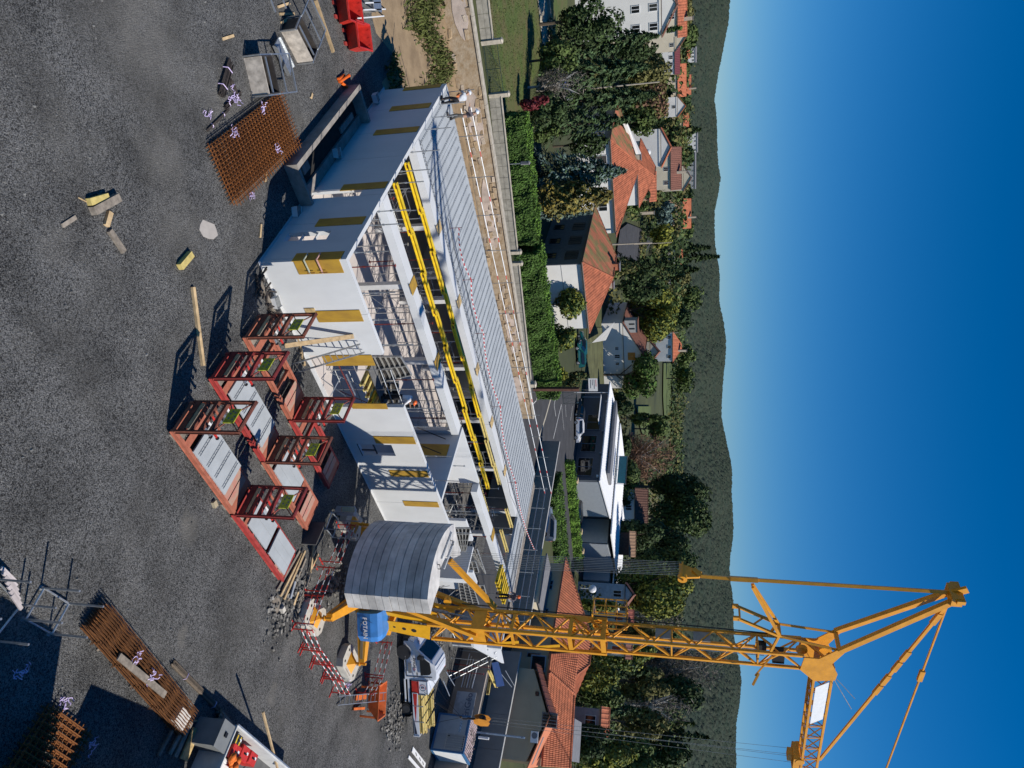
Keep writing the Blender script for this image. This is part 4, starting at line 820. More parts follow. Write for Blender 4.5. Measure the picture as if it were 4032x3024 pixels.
# timber lying about
for p, q, w_, h_, mt, lab, nm in (((760, 1130), (800, 1440), .13, .1, m_wood, 'long yellowish timber post lying alone left of the racks', 'timber_post'),
    (zo(580, 1320), zo(700, 1285), .2, .16, m_h20p, 'short piece of yellow formwork beam among the offcuts', 'beam_offcut'), (zo(605, 1380), zo(770, 1290), .24, .2, m_woodg, 'thick brown timber block among the offcuts', 'timber_block'),
    (zo(695, 1475), zo(720, 1385), .16, .1, m_wood, 'small splintered offcut below the thick block', 'offcut'), (zo(715, 1505), zo(810, 1645), .17, .1, m_woodg, 'grey offcut lowest of the scattered timber', 'offcut'), (zo(408, 1475), zo(495, 1418), .12, .04, m_woodg, 'flat grey board lying left of the scattered offcuts', 'offcut'), (zo(510, 1290), zo(572, 1322), .03, .02, m_wood, 'thin stick beside the yellow beam piece', 'stick'),
    ((708, 1052), (752, 1000), .22, .18, m_h20p, 'yellow beam piece lying alone between offcuts and shaded corner', 'beam_offcut'), (zo(1455, 255), zo(1527, 232), .1, .04, m_wood, 'small board on the gravel left of the plywood boxes', 'offcut'),
    (z8(405, 1185), z8(412, 1130), .09, .06, m_wood, 'small block at the lower edge of the large rusty stack', 'offcut'), (z8(372, 1550), z8(378, 1465), .1, .05, m_wood, 'short board at the edge of the shadow left of the wall', 'offcut'), (z8(705, 640), z8(712, 610), .12, .06, m_wood, 'pale block on the gravel right of the large rusty stack', 'offcut'),
    (z8(490, 45), z8(565, 20), .1, .06, m_wood, 'pale board at the top edge left of the crossbars', 'offcut'), (z8(500, 92), z8(595, 90), .1, .06, m_wood, 'straight pale board lying above the open plywood box', 'offcut'), (z8(510, 150), z8(592, 100), .1, .06, m_wood, 'curved pale board lying above the open plywood box', 'offcut'),
    (z8(735, 0), z8(850, 340), .16, .12, m_wood, 'long pale beam in front of the red skips', 'timber_beam')):
    plank(P(*p, h_/2+.01), P(*q, h_/2+.01), w_, h_, mt, lab, 'timber', None, nm)
m = MB(); c = P(820, 905); m.prism([c+[.32*math.cos(k*.628)*(1+.15*math.sin(k*2.3)), .5*math.sin(k*.628)*(1+.1*math.cos(k*3)), .004] for k in range(10)], ez*.012)
m.out('mortar_splash', M('pale_mortar', (.42, .385, .35), .9, var=.1), label='pale oval splash of dried mortar on the gravel', cat='mortar splash')
# plank pile beside the racks
zq = zp(800, 2000, 3.318)
pile = [((960, 1080), (1260, 560), m_woodg), ((1010, 1150), (1290, 600), m_wood), ((1060, 1190), (1330, 560), m_wood), ((1110, 1210), (1340, 660), m_woodg), ((1180, 1270), (1240, 1100), m_wood), ((1140, 1180), (1200, 960), M('grey_plastic', (.33, .36, .40), .5)), ((1230, 1370), (1280, 1180), m_woodg), ((1290, 1160), (1330, 960), m_woodg), ((1400, 850), (1450, 480), m_wood), ((1400, 820), (1500, 600), m_wood), ((1360, 1030), (1390, 870), m_woodg)]
for k, (p, q, mt) in enumerate(pile): plank(P(*zq(*p), .05+.05*(k % 3)), P(*zq(*q), .05+.05*(k % 3)), .12, .06, mt, 'loose board in the untidy plank pile between racks and striped barriers', 'plank', 'boards of the plank pile')
m = MB(); m.box(P(*zq(965, 1250), .02), (.7, .45, .03), .5); m.out('plywood_sheet', m_woodg, label='small dark sheet at the lower end of the plank pile', cat='sheet')
m = MB(); m.box(P(*zq(1035, 1330), .1), (.24, .2, .18), .4); m.out('foam_block', M('cream_block', (.62, .58, .50), .8), label='small cream block at the lower end of the plank pile', cat='block')
m = MB(); m.box(P(*zq(1440, 330), .35), (.05, 1.2, .75), .75); m.out('plywood_sheet', M('dark_sheet', (.10, .095, .09), .8), label='dark plywood sheet leaning at the upper end of the plank pile', cat='sheet')
m = MB(); c = P(*zq(840, 1290+0)); m.box(P(845, 1985, .06), (.25, .18, .12), .5); m.out('stone_block', M('buff_stone', (.45, .38, .25), .9, var=.3), label='buff stone lying against the front rack rail', cat='stone')
# ---------------------------------------------------------------- striped barriers
def barrier(p, q, label, group='striped barriers round the crane'):
    p, q = np.array(p)*[1, 1, 0], np.array(q)*[1, 1, 0]; d = (q-p)/np.linalg.norm(q-p); n = np.array([-d[1], d[0], 0]); t = thing('site_barrier', label, 'barrier', (p+q)/2, math.atan2(d[1], d[0]), group); L = np.linalg.norm(q-p)
    for e in (p+d*.08, q-d*.08):
        m = MB(); m.bar(e, e+ez*1.0, .045); o = m.out('barrier_post', m_redb, t); m = MB(); m.bar(e-n*.28+ez*.02, e+n*.28+ez*.02, .05, .04); m.out('foot', m_redb, t)
    for z in (.45, .72, .98):
        r1, r2 = MB(), MB(); k = 0; x = 0
        while x < L:
            x1 = min(L, x+.24); (r1 if k % 2 else r2).tube(p+d*x+ez*z, p+d*x1+ez*z, .021, 6); x = x1; k += 1
        r2.mi = 1; off = len(r2.v); r2.v += r1.v; r2.f += [tuple(off+i for i in f) for f in r1.f]; r2.m += [1]*len(r1.f)
        r2.out('rail', [m_redb, m_white], t)
    m = MB(); m.box(p+d*.3+ez*.72, (.22, .02, .16), math.atan2(d[1], d[0])); m.out('tag_plate', m_redb, t); return t
zb = zp(1080, 2280, 4.1475)
bl = [(zb(280, 790), zb(430, 1130), 'barrier nearest the first concrete pad, low and nearest the camera'), (zb(440, 1135), zb(610, 1360), 'barrier second from the first concrete pad'), (zb(620, 1365), zb(790, 1600), 'barrier third from the first pad, left of the second pad'), (zb(795, 1605), (1305, 2728), 'barrier tangled with white strips beside the hopper'), ((1195, 2335), zb(300, 740), 'barrier standing over the first concrete pad'), ((1243, 2225), (1200, 2330), 'barrier between plank pile and counterweight shadow'), ((1330, 2060), (1260, 2215), 'barrier in the counterweight shadow'), ((1478, 2520), (1440, 2660), 'barrier behind the blue hood, in front of the truck cab'), ((1440, 2660), (1400, 2730), 'barrier end between second pad and hopper')]
for p, q, lab in bl: barrier(P(*p), P(*q), 'red and white striped site '+lab)
# ---------------------------------------------------------------- orange concrete hopper and ladder
m_or = M('orange_paint', (.66, .155, .035), .5, var=.25, scale=3)
t = thing('concrete_hopper', 'orange steel concrete hopper standing between barriers and truck', 'hopper', P(1430, 2800), .2)
zh = zp(1000, 2200, 2.013); c = (P(*zh(1050, 965), 1.0)+P(*zh(1035, 1245), 1.0))/2*[1, 1, 0]; d = P(*zh(1035, 1245), 1.0)-P(*zh(1050, 965), 1.0); d = d*[1, 1, 0]; L = np.linalg.norm(d); d /= L; n = np.array([d[1], -d[0], 0])
if n@np.array([0, 1, 0]) > 0: n = -n
tub = [c-d*L/2, c+d*L/2, c+d*L/2+n*1.0, c-d*L/2+n*1.0]; low = [c-d*L*.2+n*.25, c+d*L*.2+n*.25, c+d*L*.2+n*.75, c-d*L*.2+n*.75]
m = MB(); inn = [q*1+(c+n*.5-q)*.07 for q in tub]; inl = [q+(c+n*.5-q)*.12 for q in low]
m.add([q+ez*.35 for q in low]+[q+ez*1.05 for q in tub]+[q+ez*1.05 for q in inn]+[q+ez*.4 for q in inl], [(3, 2, 1, 0)]+[(k, (k+1) % 4, 4+(k+1) % 4, 4+k) for k in range(4)]+[(4+k, 4+(k+1) % 4, 8+(k+1) % 4, 8+k) for k in range(4)]+[(8+k, 8+(k+1) % 4, 12+(k+1) % 4, 12+k) for k in range(4)]+[(12, 13, 14, 15)]); m.out('tub', m_or, t)
m = MB()
for q, l in zip(tub, low): m.bar((q*.7+l*.3), q*.7+l*.3+ez*.98, .08)
m.out('stand', m_or, t)
m = MB(); m.bar(c+n*1.0-d*.3+ez*.3, c+n*1.9-d*.45+ez*.1, .25, .2); m.bar(c+n*1.0+d*.3+ez*.25, c+n*1.9+d*.1+ez*.05, .12, .12); m.out('chute', m_or, t)
m = MB(); 
for k in range(4): m.bar(inn[k]+ez*1.0, inl[k]+ez*.45, .05)
m.out('rib', M('dark_orange', (.40, .09, .02), .6), t)
def ladder(p, q, w_, n_, label, mat=None, up=(0, 0, 1)):
    p, q = np.array(p), np.array(q); d = (q-p)/np.linalg.norm(q-p); s = np.cross(d, up); s /= np.linalg.norm(s); t = thing('ladder', label, 'ladder', (p+q)/2*[1, 1, 0]+ez*min(p[2], q[2]), 0)
    for e in (-1, 1): m = MB(); m.bar(p+s*e*w_/2, q+s*e*w_/2, .035, .07); m.out('stile', mat or m_galv, t)
    for k in range(n_): c = p+(q-p)*(k+.5)/n_; m = MB(); m.bar(c-s*w_/2, c+s*w_/2, .03); m.out('rung', mat or m_galv, t)
    return t
ladder(P(*zh(665, 1125), .06), P(*zh(1040, 1092), 1.12), .4, 11, 'aluminium ladder lying across the orange hopper')
# ---------------------------------------------------------------- scaffold frames
def cage(q, rz, sx, sy, h, label, mat=None):
    t = thing('scaffold_frame', label, 'scaffold frame', q, rz)
    for x in (-sx/2, sx/2):
        for y in (-sy/2, sy/2):
            m = MB(); m.tube((x, y, 0), (x, y, h), .03, 7); m.out('upright', mat or m_galv, t, world=False); m = MB(); m.lathe([(.07, 0), (.07, .02)], (x, y, 0), 10); m.out('base_disc', m_galvd, t, world=False)
    for y in (-sy/2, sy/2): m = MB(); m.tube((-sx/2, y, .12), (sx/2, y, .12), .028, 6); m.out('cross_tube', mat or m_galv, t, world=False)
    for x in (-sx/2, sx/2): m = MB(); m.tube((x, -sy/2, .12), (x, sy/2, .12), .028, 6); m.out('cross_tube', mat or m_galv, t, world=False)
    return t
c = (P(*zl(225, 605))+P(*zl(370, 695))+P(*zl(135, 795))+P(*zl(295, 890)))/4; d1 = P(*zl(370, 695))-P(*zl(225, 605)); d2 = P(*zl(135, 795))-P(*zl(225, 605))
cage(c, math.atan2(d1[1], d1[0]), np.linalg.norm(d1), np.linalg.norm(d2), 1.25, 'galvanised scaffold frame with four uprights, beside the long rusty stack')
c = P(-40, 2400); cage(c, .7, 1.1, 1.0, 1.2, 'galvanised frame cut off by the left edge of the picture')
c = (P(1290, 2020)+P(1265, 2100))/2; cage(P(1300, 2065), .9, .85, .9, 1.3, 'small galvanised scaffold frame in the shadow of the counterweight')
m = MB()
for k in range(7): m.bar(P(5+k*7, 2235+k*18, .3), P(60+k*4, 2290+k*18, .25), .09, .05)
m.out('plank_stack', M('pale_grey_board', (.52, .46, .45), .8, var=.2, rnd=.2), label='small stack of pale boards cut off at the left edge', cat='boards')
# ---------------------------------------------------------------- plywood boxes with steel frames, steps, red skips (top left)
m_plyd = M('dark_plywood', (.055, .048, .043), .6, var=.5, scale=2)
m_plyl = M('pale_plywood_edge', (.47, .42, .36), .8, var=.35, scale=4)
def form_box(q, rz, L, Wd, h, label):
    t = thing('formwork_box', label, 'formwork box', q, rz); th_ = .05
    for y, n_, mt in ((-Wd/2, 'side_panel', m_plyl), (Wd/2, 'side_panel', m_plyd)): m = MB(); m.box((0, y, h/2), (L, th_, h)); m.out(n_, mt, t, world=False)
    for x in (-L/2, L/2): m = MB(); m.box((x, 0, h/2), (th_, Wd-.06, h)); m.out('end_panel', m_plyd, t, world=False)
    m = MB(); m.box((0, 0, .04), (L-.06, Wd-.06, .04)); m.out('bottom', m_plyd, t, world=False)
    for x in (-L/2-.05, L/2+.05):
        m = MB(); m.box((x, 0, h-.05), (.06, Wd+.1, .06)); m.box((x, -Wd/2-.05, h/2), (.06, .06, h)); m.box((x, Wd/2+.05, h/2), (.06, .06, h)); m.box((x, Wd/2+.75, h+.0), (.05, 1.3, .05)); m.out('steel_frame', m_galv, t, world=False)
    m = MB(); m.box((0, Wd/2+1.38, h), (L+.15, .06, .06)); m.box((0, Wd/2+.55, h), (L+.1, .05, .05)); m.out('frame_bar', m_galv, t, world=False)
    m = MB(); m.box((0, -.05, h-.04), (L, .07, .05)); m.out('middle_bar', m_galv, t, world=False); return t
z1_ = zp(1000, 0, 3.686)
def frm(pa, pb, z=0): d = P(*pb, z)-P(*pa, z); return math.atan2(d[1], d[0])
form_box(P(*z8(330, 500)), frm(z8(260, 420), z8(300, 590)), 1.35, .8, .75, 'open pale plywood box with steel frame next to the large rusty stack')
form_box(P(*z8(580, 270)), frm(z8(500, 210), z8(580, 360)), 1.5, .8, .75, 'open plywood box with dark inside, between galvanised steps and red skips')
t = thing('steel_steps', 'galvanised steel steps lying between two plywood boxes', 'steps', P(*z8(530, 370)), 0)
p, q = P(*z8(480, 270), .25), P(*z8(575, 465), .25); d = (q-p)/np.linalg.norm(q-p); n = np.array([-d[1], d[0], 0])
for s in (-.3, .3): m = MB(); m.bar(p+n*s, q+n*s, .05, .18); m.out('stringer', m_galv, t)
for k in range(7): c = p+(q-p)*(k+.4)/7; m = MB(); m.bar(c-n*.28, c+n*.28, .2, .05); m.out('tread', m_galv, t)
def skip(q, rz, label):
    t = thing('tilt_skip', label, 'skip', q, rz, 'red tilting skips'); m = MB(); L, Wd = 1.5, 1.15
    b_ = [(-.35, -Wd/2, .1), (.5, -Wd/2, .1), (.5, Wd/2, .1), (-.35, Wd/2, .1)]; u = [(-.95, -Wd/2, .95), (.6, -Wd/2, .95), (.6, Wd/2, .95), (-.95, Wd/2, .95)]
    ui = [(-.9, -Wd/2+.04, .95), (.56, -Wd/2+.04, .95), (.56, Wd/2-.04, .95), (-.9, Wd/2-.04, .95)]; bi = [(-.33, -Wd/2+.04, .14), (.47, -Wd/2+.04, .14), (.47, Wd/2-.04, .14), (-.33, Wd/2-.04, .14)]
    m.add(b_+u+ui+bi, [(3, 2, 1, 0)]+[(k, (k+1) % 4, 4+(k+1) % 4, 4+k) for k in range(4)]+[(4+k, 4+(k+1) % 4, 8+(k+1) % 4, 8+k) for k in range(4)]+[(8+k, 8+(k+1) % 4, 12+(k+1) % 4, 12+k) for k in range(4)]+[(12, 13, 14, 15)]); m.out('skip_tub', m_redb, t, world=False)
    m = MB(); m.box((-.17, -Wd/2-.03, .95), (1.6, .07, .08)); m.box((-.17, Wd/2+.03, .95), (1.6, .07, .08)); m.box((.62, 0, .95), (.07, Wd, .08)); m.box((-.97, 0, .95), (.07, Wd, .08)); m.out('rim', m_redb, t, world=False)
    for y in (-.35, 0, .35): m = MB(); m.box((.56, y, .52), (.05, .05, .8)); m.out('rib', m_redb, t, world=False)
    for y in (-.3, .3): m = MB(); m.box((.0, y, .05), (1.3, .16, .1)); m.out('fork_pocket', m_rackR, t, world=False)
    m = MB(); m.box((.58, 0, .4), (.03, .8, .03)); m.out('latch', m_blk, t, world=False); return t
aS = frm(z1_(1450, 120), z1_(1240, 320))
skip(P(*z1_(1370, 560)), math.atan2(-.95, .31)+math.pi, 'red tilting skip nearer the shadow of the building'); skip(P(*z1_(1230, 170)), math.atan2(-.95, .31)+math.pi, 'red tilting skip at the top edge beside the pale beam')
t = thing('grey_bin', 'grey open bin with rounded corners between skips and sand bank', 'bin', P(1420, 5), .3); m = MB(); m.box((0, 0, .45), (1.0, .9, .9)); m.out('bin_body', M('bin_grey', (.25, .25, .24), .6), t, world=False); m = MB(); m.box((0, 0, .9), (1.1, 1.0, .06)); m.out('bin_rim', m_galv, t, world=False)
for k, (p, q) in enumerate(((z8(1050, 65), z8(1190, 60)), (z8(1010, 120), z8(1180, 105)), (z8(1060, 20), z8(1160, 15)))): m = MB(); m.bar(P(*p, .9), P(*q, .9), .06); m.bar(P(*p, 0), P(*p, .9), .05); m.bar(P(*q, 0), P(*q, .9), .05); m.out('trestle', m_white, label=['white steel trestle beside the sand bank, longest', 'white steel trestle nearest the skips', 'white steel trestle at the top edge'][k], cat='trestle')
for k, (p, q) in enumerate(((z8(440, 0), z8(470, 80)), (z8(520, 0), z8(540, 55)))): m = MB(); m.bar(P(*p, .06), P(*q, .06), .07); m.out('steel_tube', m_galv, label='galvanised steel tube on the gravel at the top edge, '+('left one' if k == 0 else 'right one'), cat='tube')
# orange pipes
for k, (p, q, z0, z1) in enumerate(((z1_(1240, 1190), z1_(1370, 1100), .12, .3), (z1_(1225, 1150), z1_(1300, 1100), .1, .12), (z1_(1270, 1200), z1_(1340, 1255), .1, .1))):
    m = MB(); m.tube(P(*p, z0), P(*q, z1), .075, 10); m.tube(P(*q, z1), P(*q, z1)+(P(*q, z1)-P(*p, z0))*.08, .09, 10); m.out('drain_pipe', M('orange_pipe', (.78, .14, .02), .4), label=['longest orange drain pipe, propped over the other two', 'short orange drain pipe lying behind', 'orange drain pipe with its open end towards the shaded wall'][k], cat='pipe', group='orange drain pipes', smooth=False)
m = MB(); q = P(1135, 900); m.path([q, q+[.05, .3, .05], q+[.1, .7, .1], q+[.0, 1.0, .3]], .05, 7); m.out('blue_hose', M('blue_plastic', (.03, .05, .32), .4), label='blue plastic hose against the foot of the shaded wall', cat='hose')
# ---------------------------------------------------------------- lower right: white metal pieces, boards, container with tools
z3_ = zp(600, 2650, 3.6867); z4_ = zp(1000, 2200, 2.013)
for k, (p, q) in enumerate(((z4_(1225, 1570), z4_(1330, 1690)), (z4_(1255, 1510), z4_(1355, 1640)))):
    t = thing('white_panel', ('narrow' if k == 0 else 'folded')+' white metal panel lying on the gravel near the site cabin', 'panel', (P(*p)+P(*q))/2, 0); m = MB(); m.bar(P(*p, .06), P(*q, .06), .18 if k == 0 else .3, .05); m.out('sheet', m_white, t)
    if k:
        for f in (.3, .6, .85): m = MB(); c = P(*p, .1)+(P(*q, .1)-P(*p, .1))*f; m.box(c, (.3, .04, .03), .5); m.out('strap', m_blk, t)
for k, (p, q, w_, mt, lab) in enumerate((((560, 710), (330, 1220), .2, m_woodg, 'grey board, left of the yellow one, under the foam block'), ((640, 810), (450, 1260), .42, m_ply_old, 'broad yellow plywood strip beside the grey board'), ((480, 740), (250, 1180), .16, m_woodg, 'dark board leftmost beside the foam block'), ((290, 830), (90, 1200), .12, m_woodg, 'thin grey board deep in the shadow by the foam block'))):
    plank(P(*z3_(*p), .1+.03*k), P(*z3_(*q), .1), w_, .06, mt, lab)
m = MB(); m.box(P(*z3_(405, 655), .35), (.62, .5, .22), .6); m.out('foam_block', M('foam_cream', (.63, .585, .53), .8, var=.08), label='cream foam block on the end of the long rusty stack', cat='block')
plank(P(*z3_(1605, 565), 1.3), P(*z3_(1820, 1400), .9), .07, .07, m_wood, 'long wooden pole leaning over the tool container', 'pole', None, 'wooden_pole')
plank(P(*z3_(590, 700), .05), P(*z3_(655, 690), .05), .05, .05, m_wood, 'short stick beside the yellow plywood strip', 'stick', None, 'stick')
t = thing('barrel_roll', 'short round bundle of brown rods with its end towards the tool container', 'bundle', P(*z3_(1000, 730)), 0); m = MB()
for k in range(20): o = np.array([rng.uniform(-.17, .17), rng.uniform(-.1, .1), .15+rng.uniform(-.12, .14)]); m.tube(P(*z3_(920, 610))+o, P(*z3_(1080, 800))+o, .04, 6)
o = m.out('rods', m_woodg, t); o['kind'] = 'stuff'
# container
c0 = P(*z3_(1160, 690), 1.1); c1 = P(*z3_(1900, 1320), 1.1); d = (c1-c0)*[1, 1, 0]; L = np.linalg.norm(d); d /= L; n = np.array([d[1], -d[0], 0]); n = -n if n[1] > 0 else n
ang = math.atan2(d[1], d[0]); c0g = c0*[1, 1, 0]
t = thing('tool_container', 'white steel site container open at the top, full of tools, bottom edge', 'container', c0g+d*L*.7+n*.9, ang)
def cb(x0, x1, y0, y1, z0, z1): m = MB(); pts = [c0g+d*x+n*y for x, y in ((x0, y0), (x1, y0), (x1, y1), (x0, y1))]; return m.hexa([q+ez*z0 for q in pts][::-1]+[q+ez*z1 for q in pts][::-1])
Lc = L*1.5
m_cw = M('container_white', (.60, .60, .58), .5, var=.12, scale=3)
cb(.45, Lc, 0, .06, 0, 1.1).out('front_wall', m_cw, t); cb(.45, Lc, 1.9, 1.96, 0, 1.1).out('back_wall', m_cw, t); cb(.45, .5, .06, 1.9, 0, 1.1).out('end_wall', m_cw, t); cb(.5, Lc, .06, 1.9, .25, .3).out('container_floor', M('floor_grey', (.10, .10, .10), .8), t); cb(.45, Lc, -.05, .0, 1.04, 1.12).out('top_rail', m_galv, t)
for k in range(6): cb(.6+k*.75, .66+k*.75, -.03, .0, .1, 1.0).out('wall_rib', m_cw, t)
t2 = thing('grey_chest', 'grey metal chest standing at the end of the tool container', 'chest', c0g+d*.0+n*.55, ang); cb(-.35, .42, .1, .95, 0, 1.0).out('chest_body', M('chest_grey', (.20, .21, .21), .5, var=.1), t2); cb(-.38, .45, .07, .98, 1.0, 1.05).out('lid', MATS['chest_grey'], t2); cb(-.05, .1, .4, .55, 1.05, 1.1).out('handle', m_blk, t2)
def crate(x, y, z, lx, ly, lz, mt, label, tilt=0.0):
    t = thing('tool_case', label, 'tool case', c0g+d*x+n*y+ez*z, ang+tilt); m = MB(); m.box((0, 0, lz/2), (lx, ly, lz)); m.out('case_body', mt, t, world=False); m = MB(); m.box((0, 0, lz+.01), (lx*.9, ly*.9, .025)); m.out('case_lid', mt, t, world=False); m = MB(); m.box((0, 0, lz+.035), (lx*.3, .05, .04)); m.out('handle', m_blk, t, world=False); m = MB(); m.box((lx*.25, ly*.1, lz+.026), (.12, .09, .006)); m.out('sticker', m_white, t, world=False)
crate(.95, .35, .75, .5, .38, .28, M('case_black', (.03, .03, .03), .5), 'black tool case with yellow clasps on the container'); crate(1.05, .72, .55, .62, .5, .5, m_redb, 'red tool case nearest the grey chest'); crate(1.75, .55, .45, .6, .5, .55, m_redb, 'red tool case in the middle of the container'); crate(2.4, .5, .5, .6, .42, .5, m_redb, 'red tool case with a white label, rightmost in the container'); crate(1.7, 1.3, .4, .55, .6, .5, m_redb, 'red tool case deep in the container'); crate(1.0, 1.35, .5, .6, .4, .4, m_white, 'white case at the back of the container'); crate(.75, 1.0, .7, .5, .3, .25, m_white, 'pale case beside the orange jacket'); crate(2.2, 1.2, .35, .5, .4, .5, M('case_brown', (.16, .12, .09), .7), 'brown case heaped with tools')
for x_ in (-.12, .12): m = MB(); q = c0g+d*(.95+x_)+n*.35; m.box(q+ez*1.04, (.07, .3, .03), ang); m.out('clasp', M('clasp_yellow', (.75, .5, .03), .4), label='yellow clasp on the black case, '+('left' if x_ < 0 else 'right'), cat='clasp')
m = MB(); q = c0g+d*1.05+n*1.05+ez*1.12
for k in range(9): o = rng.normal(0, .12, 3)*[1, 1, .5]; m.lathe([(.02, -.08), (.13, -.03), (.15, .03), (.03, .09)], q+o, 7)
m.out('orange_jacket', M('orange_cloth', (.75, .17, .02), .8, var=.3, scale=8), label='crumpled orange work jacket lying on the tool cases', cat='jacket', smooth=True)
m = MB()
for k in range(26): o = c0g+d*rng.uniform(1.2, 3.2)+n*rng.uniform(.9, 1.8)+ez*rng.uniform(.5, .9); e = rng.normal(0, .3, 3)*[1, 1, .3]; m.bar(o, o+e, .04)
o = m.out('hand_tools', m_galvd, kind='stuff')
# ================================================================== work around the wall opening, truck, cabin, people
zw = zp(1200, 1250, 3.318); zx = zp(1650, 2050, 4.1475)
m_alu = M('aluminium_frame', (.46, .45, .42), .5, .5, var=.3, scale=7)
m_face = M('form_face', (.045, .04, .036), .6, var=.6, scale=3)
def ribbed(corners, label, nh, nv, depth=.1, face=None):
    c = [np.array(q, float) for q in corners]; t = thing('formwork_panel', label, 'formwork panel', sum(c)/4*[1, 1, 0]+ez*min(q[2] for q in c), 0)
    n = np.cross(c[1]-c[0], c[3]-c[0]); n /= np.linalg.norm(n)
    if n@(CO-c[0]) < 0: n = -n
    m = MB(); m.hexa([q-n*.02 for q in c]+[q for q in c]); m.out('form_face', face or m_face, t)
    def bl(u, v): return (c[0]*(1-u)+c[1]*u)*(1-v)+(c[3]*(1-u)+c[2]*u)*v
    for k in range(nv+1): m = MB(); m.bar(bl(k/nv, 0)+n*depth/2, bl(k/nv, 1)+n*depth/2, .045, depth, up=n); m.out('upright_rib', m_alu, t)
    for k in range(nh+1): m = MB(); m.bar(bl(0, k/nh)+n*depth/2, bl(1, k/nh)+n*depth/2, .04, depth*.96, up=n); m.out('cross_rib', m_alu, t)
    return t
def onb(z, pts, b0): return [on(*z(*p), W(0, b0, 0), e2) for p in pts]
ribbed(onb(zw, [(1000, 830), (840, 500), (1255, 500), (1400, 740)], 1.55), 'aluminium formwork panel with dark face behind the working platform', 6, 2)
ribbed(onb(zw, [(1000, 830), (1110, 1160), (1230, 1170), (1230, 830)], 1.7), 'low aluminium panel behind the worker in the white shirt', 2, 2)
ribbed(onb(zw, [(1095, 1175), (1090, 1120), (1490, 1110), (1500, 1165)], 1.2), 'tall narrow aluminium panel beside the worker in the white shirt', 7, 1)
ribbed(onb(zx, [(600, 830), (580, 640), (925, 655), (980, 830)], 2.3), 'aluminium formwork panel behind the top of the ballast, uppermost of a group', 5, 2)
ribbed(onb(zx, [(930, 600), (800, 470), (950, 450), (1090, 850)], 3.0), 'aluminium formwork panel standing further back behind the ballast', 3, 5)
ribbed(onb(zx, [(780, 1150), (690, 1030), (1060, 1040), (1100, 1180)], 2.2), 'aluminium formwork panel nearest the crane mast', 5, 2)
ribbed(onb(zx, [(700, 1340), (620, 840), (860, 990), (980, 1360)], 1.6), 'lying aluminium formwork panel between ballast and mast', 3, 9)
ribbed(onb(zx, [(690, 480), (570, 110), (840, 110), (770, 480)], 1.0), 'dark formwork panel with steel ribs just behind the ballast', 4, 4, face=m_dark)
# platform
t = thing('work_platform', 'dark decked working platform in the wall opening carrying a worker', 'platform', W(8, .8, 0), RZB)
zpl = 2.25; q = [P(*zw(842, 690), zpl), P(*zw(1040, 1200), zpl), P(*zw(1066, 1090), zpl), P(*zw(930, 700), zpl)]; q[2] = q[1]+e2*.75; q[3] = q[0]+e2*.75
m = MB(); m.hexa([p-ez*.05 for p in q]+q); m.out('deck', M('platform_deck', (.16, .16, .16), .8, var=.25), t)
for off in (0, .75):
    for z in (.55, 1.05): m = MB(); m.tube(q[0]+e2*off*0+ez*z+e2*(.02+off*.02), q[1]+ez*z+e2*(.02+off*.02), .024, 6); m.out('rail', m_galv, t)
    break
for f in (0, .5, 1): m = MB(); c = q[0]+(q[1]-q[0])*f+e2*.03; m.tube(c*[1, 1, 0], c+ez*1.15, .024, 6); m.out('standard', m_galv, t)
for f, g in ((.05, .5), (.5, .95)): m = MB(); m.tube((q[0]+(q[1]-q[0])*f)*[1, 1, 0]+ez*.2, q[0]+(q[1]-q[0])*g-ez*.3, .02, 5); m.out('brace', m_redp if g > .6 else m_galv, t)
for z in (.5, 1.2): m = MB(); m.tube(q[0]*[1, 1, 0]+ez*z, q[1]*[1, 1, 0]+ez*z, .02, 5); m.out('ledger', m_galvd, t)
for k, e in enumerate(((745, 890), (790, 960), (820, 1050), (850, 1130), (885, 1220), (910, 1330))):
    p = P(*zw(*e), 2.0); yellow_beam(p, p+e2*1.9, MATS['pale_yellow_beam'] if k != 3 else m_h20, 'yellow beam sticking out under the working platform, '+['first', 'second', 'third', 'fourth', 'fifth', 'last'][k]+' from the stepladder side', 'beams sticking out under the platform', .14)
for p, q_, r_, mt, lab in (((440, 620), (640, 1030), .03, m_redp, 'rusty red tube slanting below the platform'), ((540, 740), (660, 1020), .04, m_galv, 'thick grey tube slanting below the platform'), ((180, 770), (540, 1030), .022, m_galv, 'thin galvanised brace on the ground in front of the wall opening'), ((470, 780), (340, 1020), .022, m_galv, 'thin galvanised brace crossing below the platform')):
    m = MB(); m.tube(on(*zw(*p), W(0, .3, 0), e2), on(*zw(*q_), W(0, -.2, 0), e2), r_, 6); m.out('scaffold_tube', mt, label=lab, cat='tube')
# ladder and plank leaning on the sunlit wall
p0 = (P(*zw(-160, 610))+P(*zw(-120, 720)))/2; p1 = (on(*zw(735, 365), W(0, -.12, 0), e2)+on(*zw(770, 440), W(0, -.12, 0), e2))/2
ladder(p0, p1, .48, 12, 'long aluminium ladder leaning on the sunlit wall beside the opening', up=tuple(-e2))
plank(P(*zw(-260, 370), .02), on(*zw(640, 245), W(0, -.06, 0), e2), .2, .04, m_wood, 'pale plank leaning on the sunlit wall above the ladder')
plank(P(1160, 1265, .05), P(1200, 1440, .05), .16, .05, m_wood, 'pale plank lying on the ground at the foot of the sunlit wall')
plank(P(1020, 1100, .05), P(1080, 1230, .05), .15, .06, m_woodg, 'plank lying on the ground by the corner of the sunlit wall')
plank(P(1090, 1150, .05), P(1060, 1085, .05), .12, .06, m_wood, 'short plank by the corner of the sunlit wall')
for k, (X, Y, lab) in enumerate(((1240, 1250, 'low'), )):
    pass
m = MB(); 
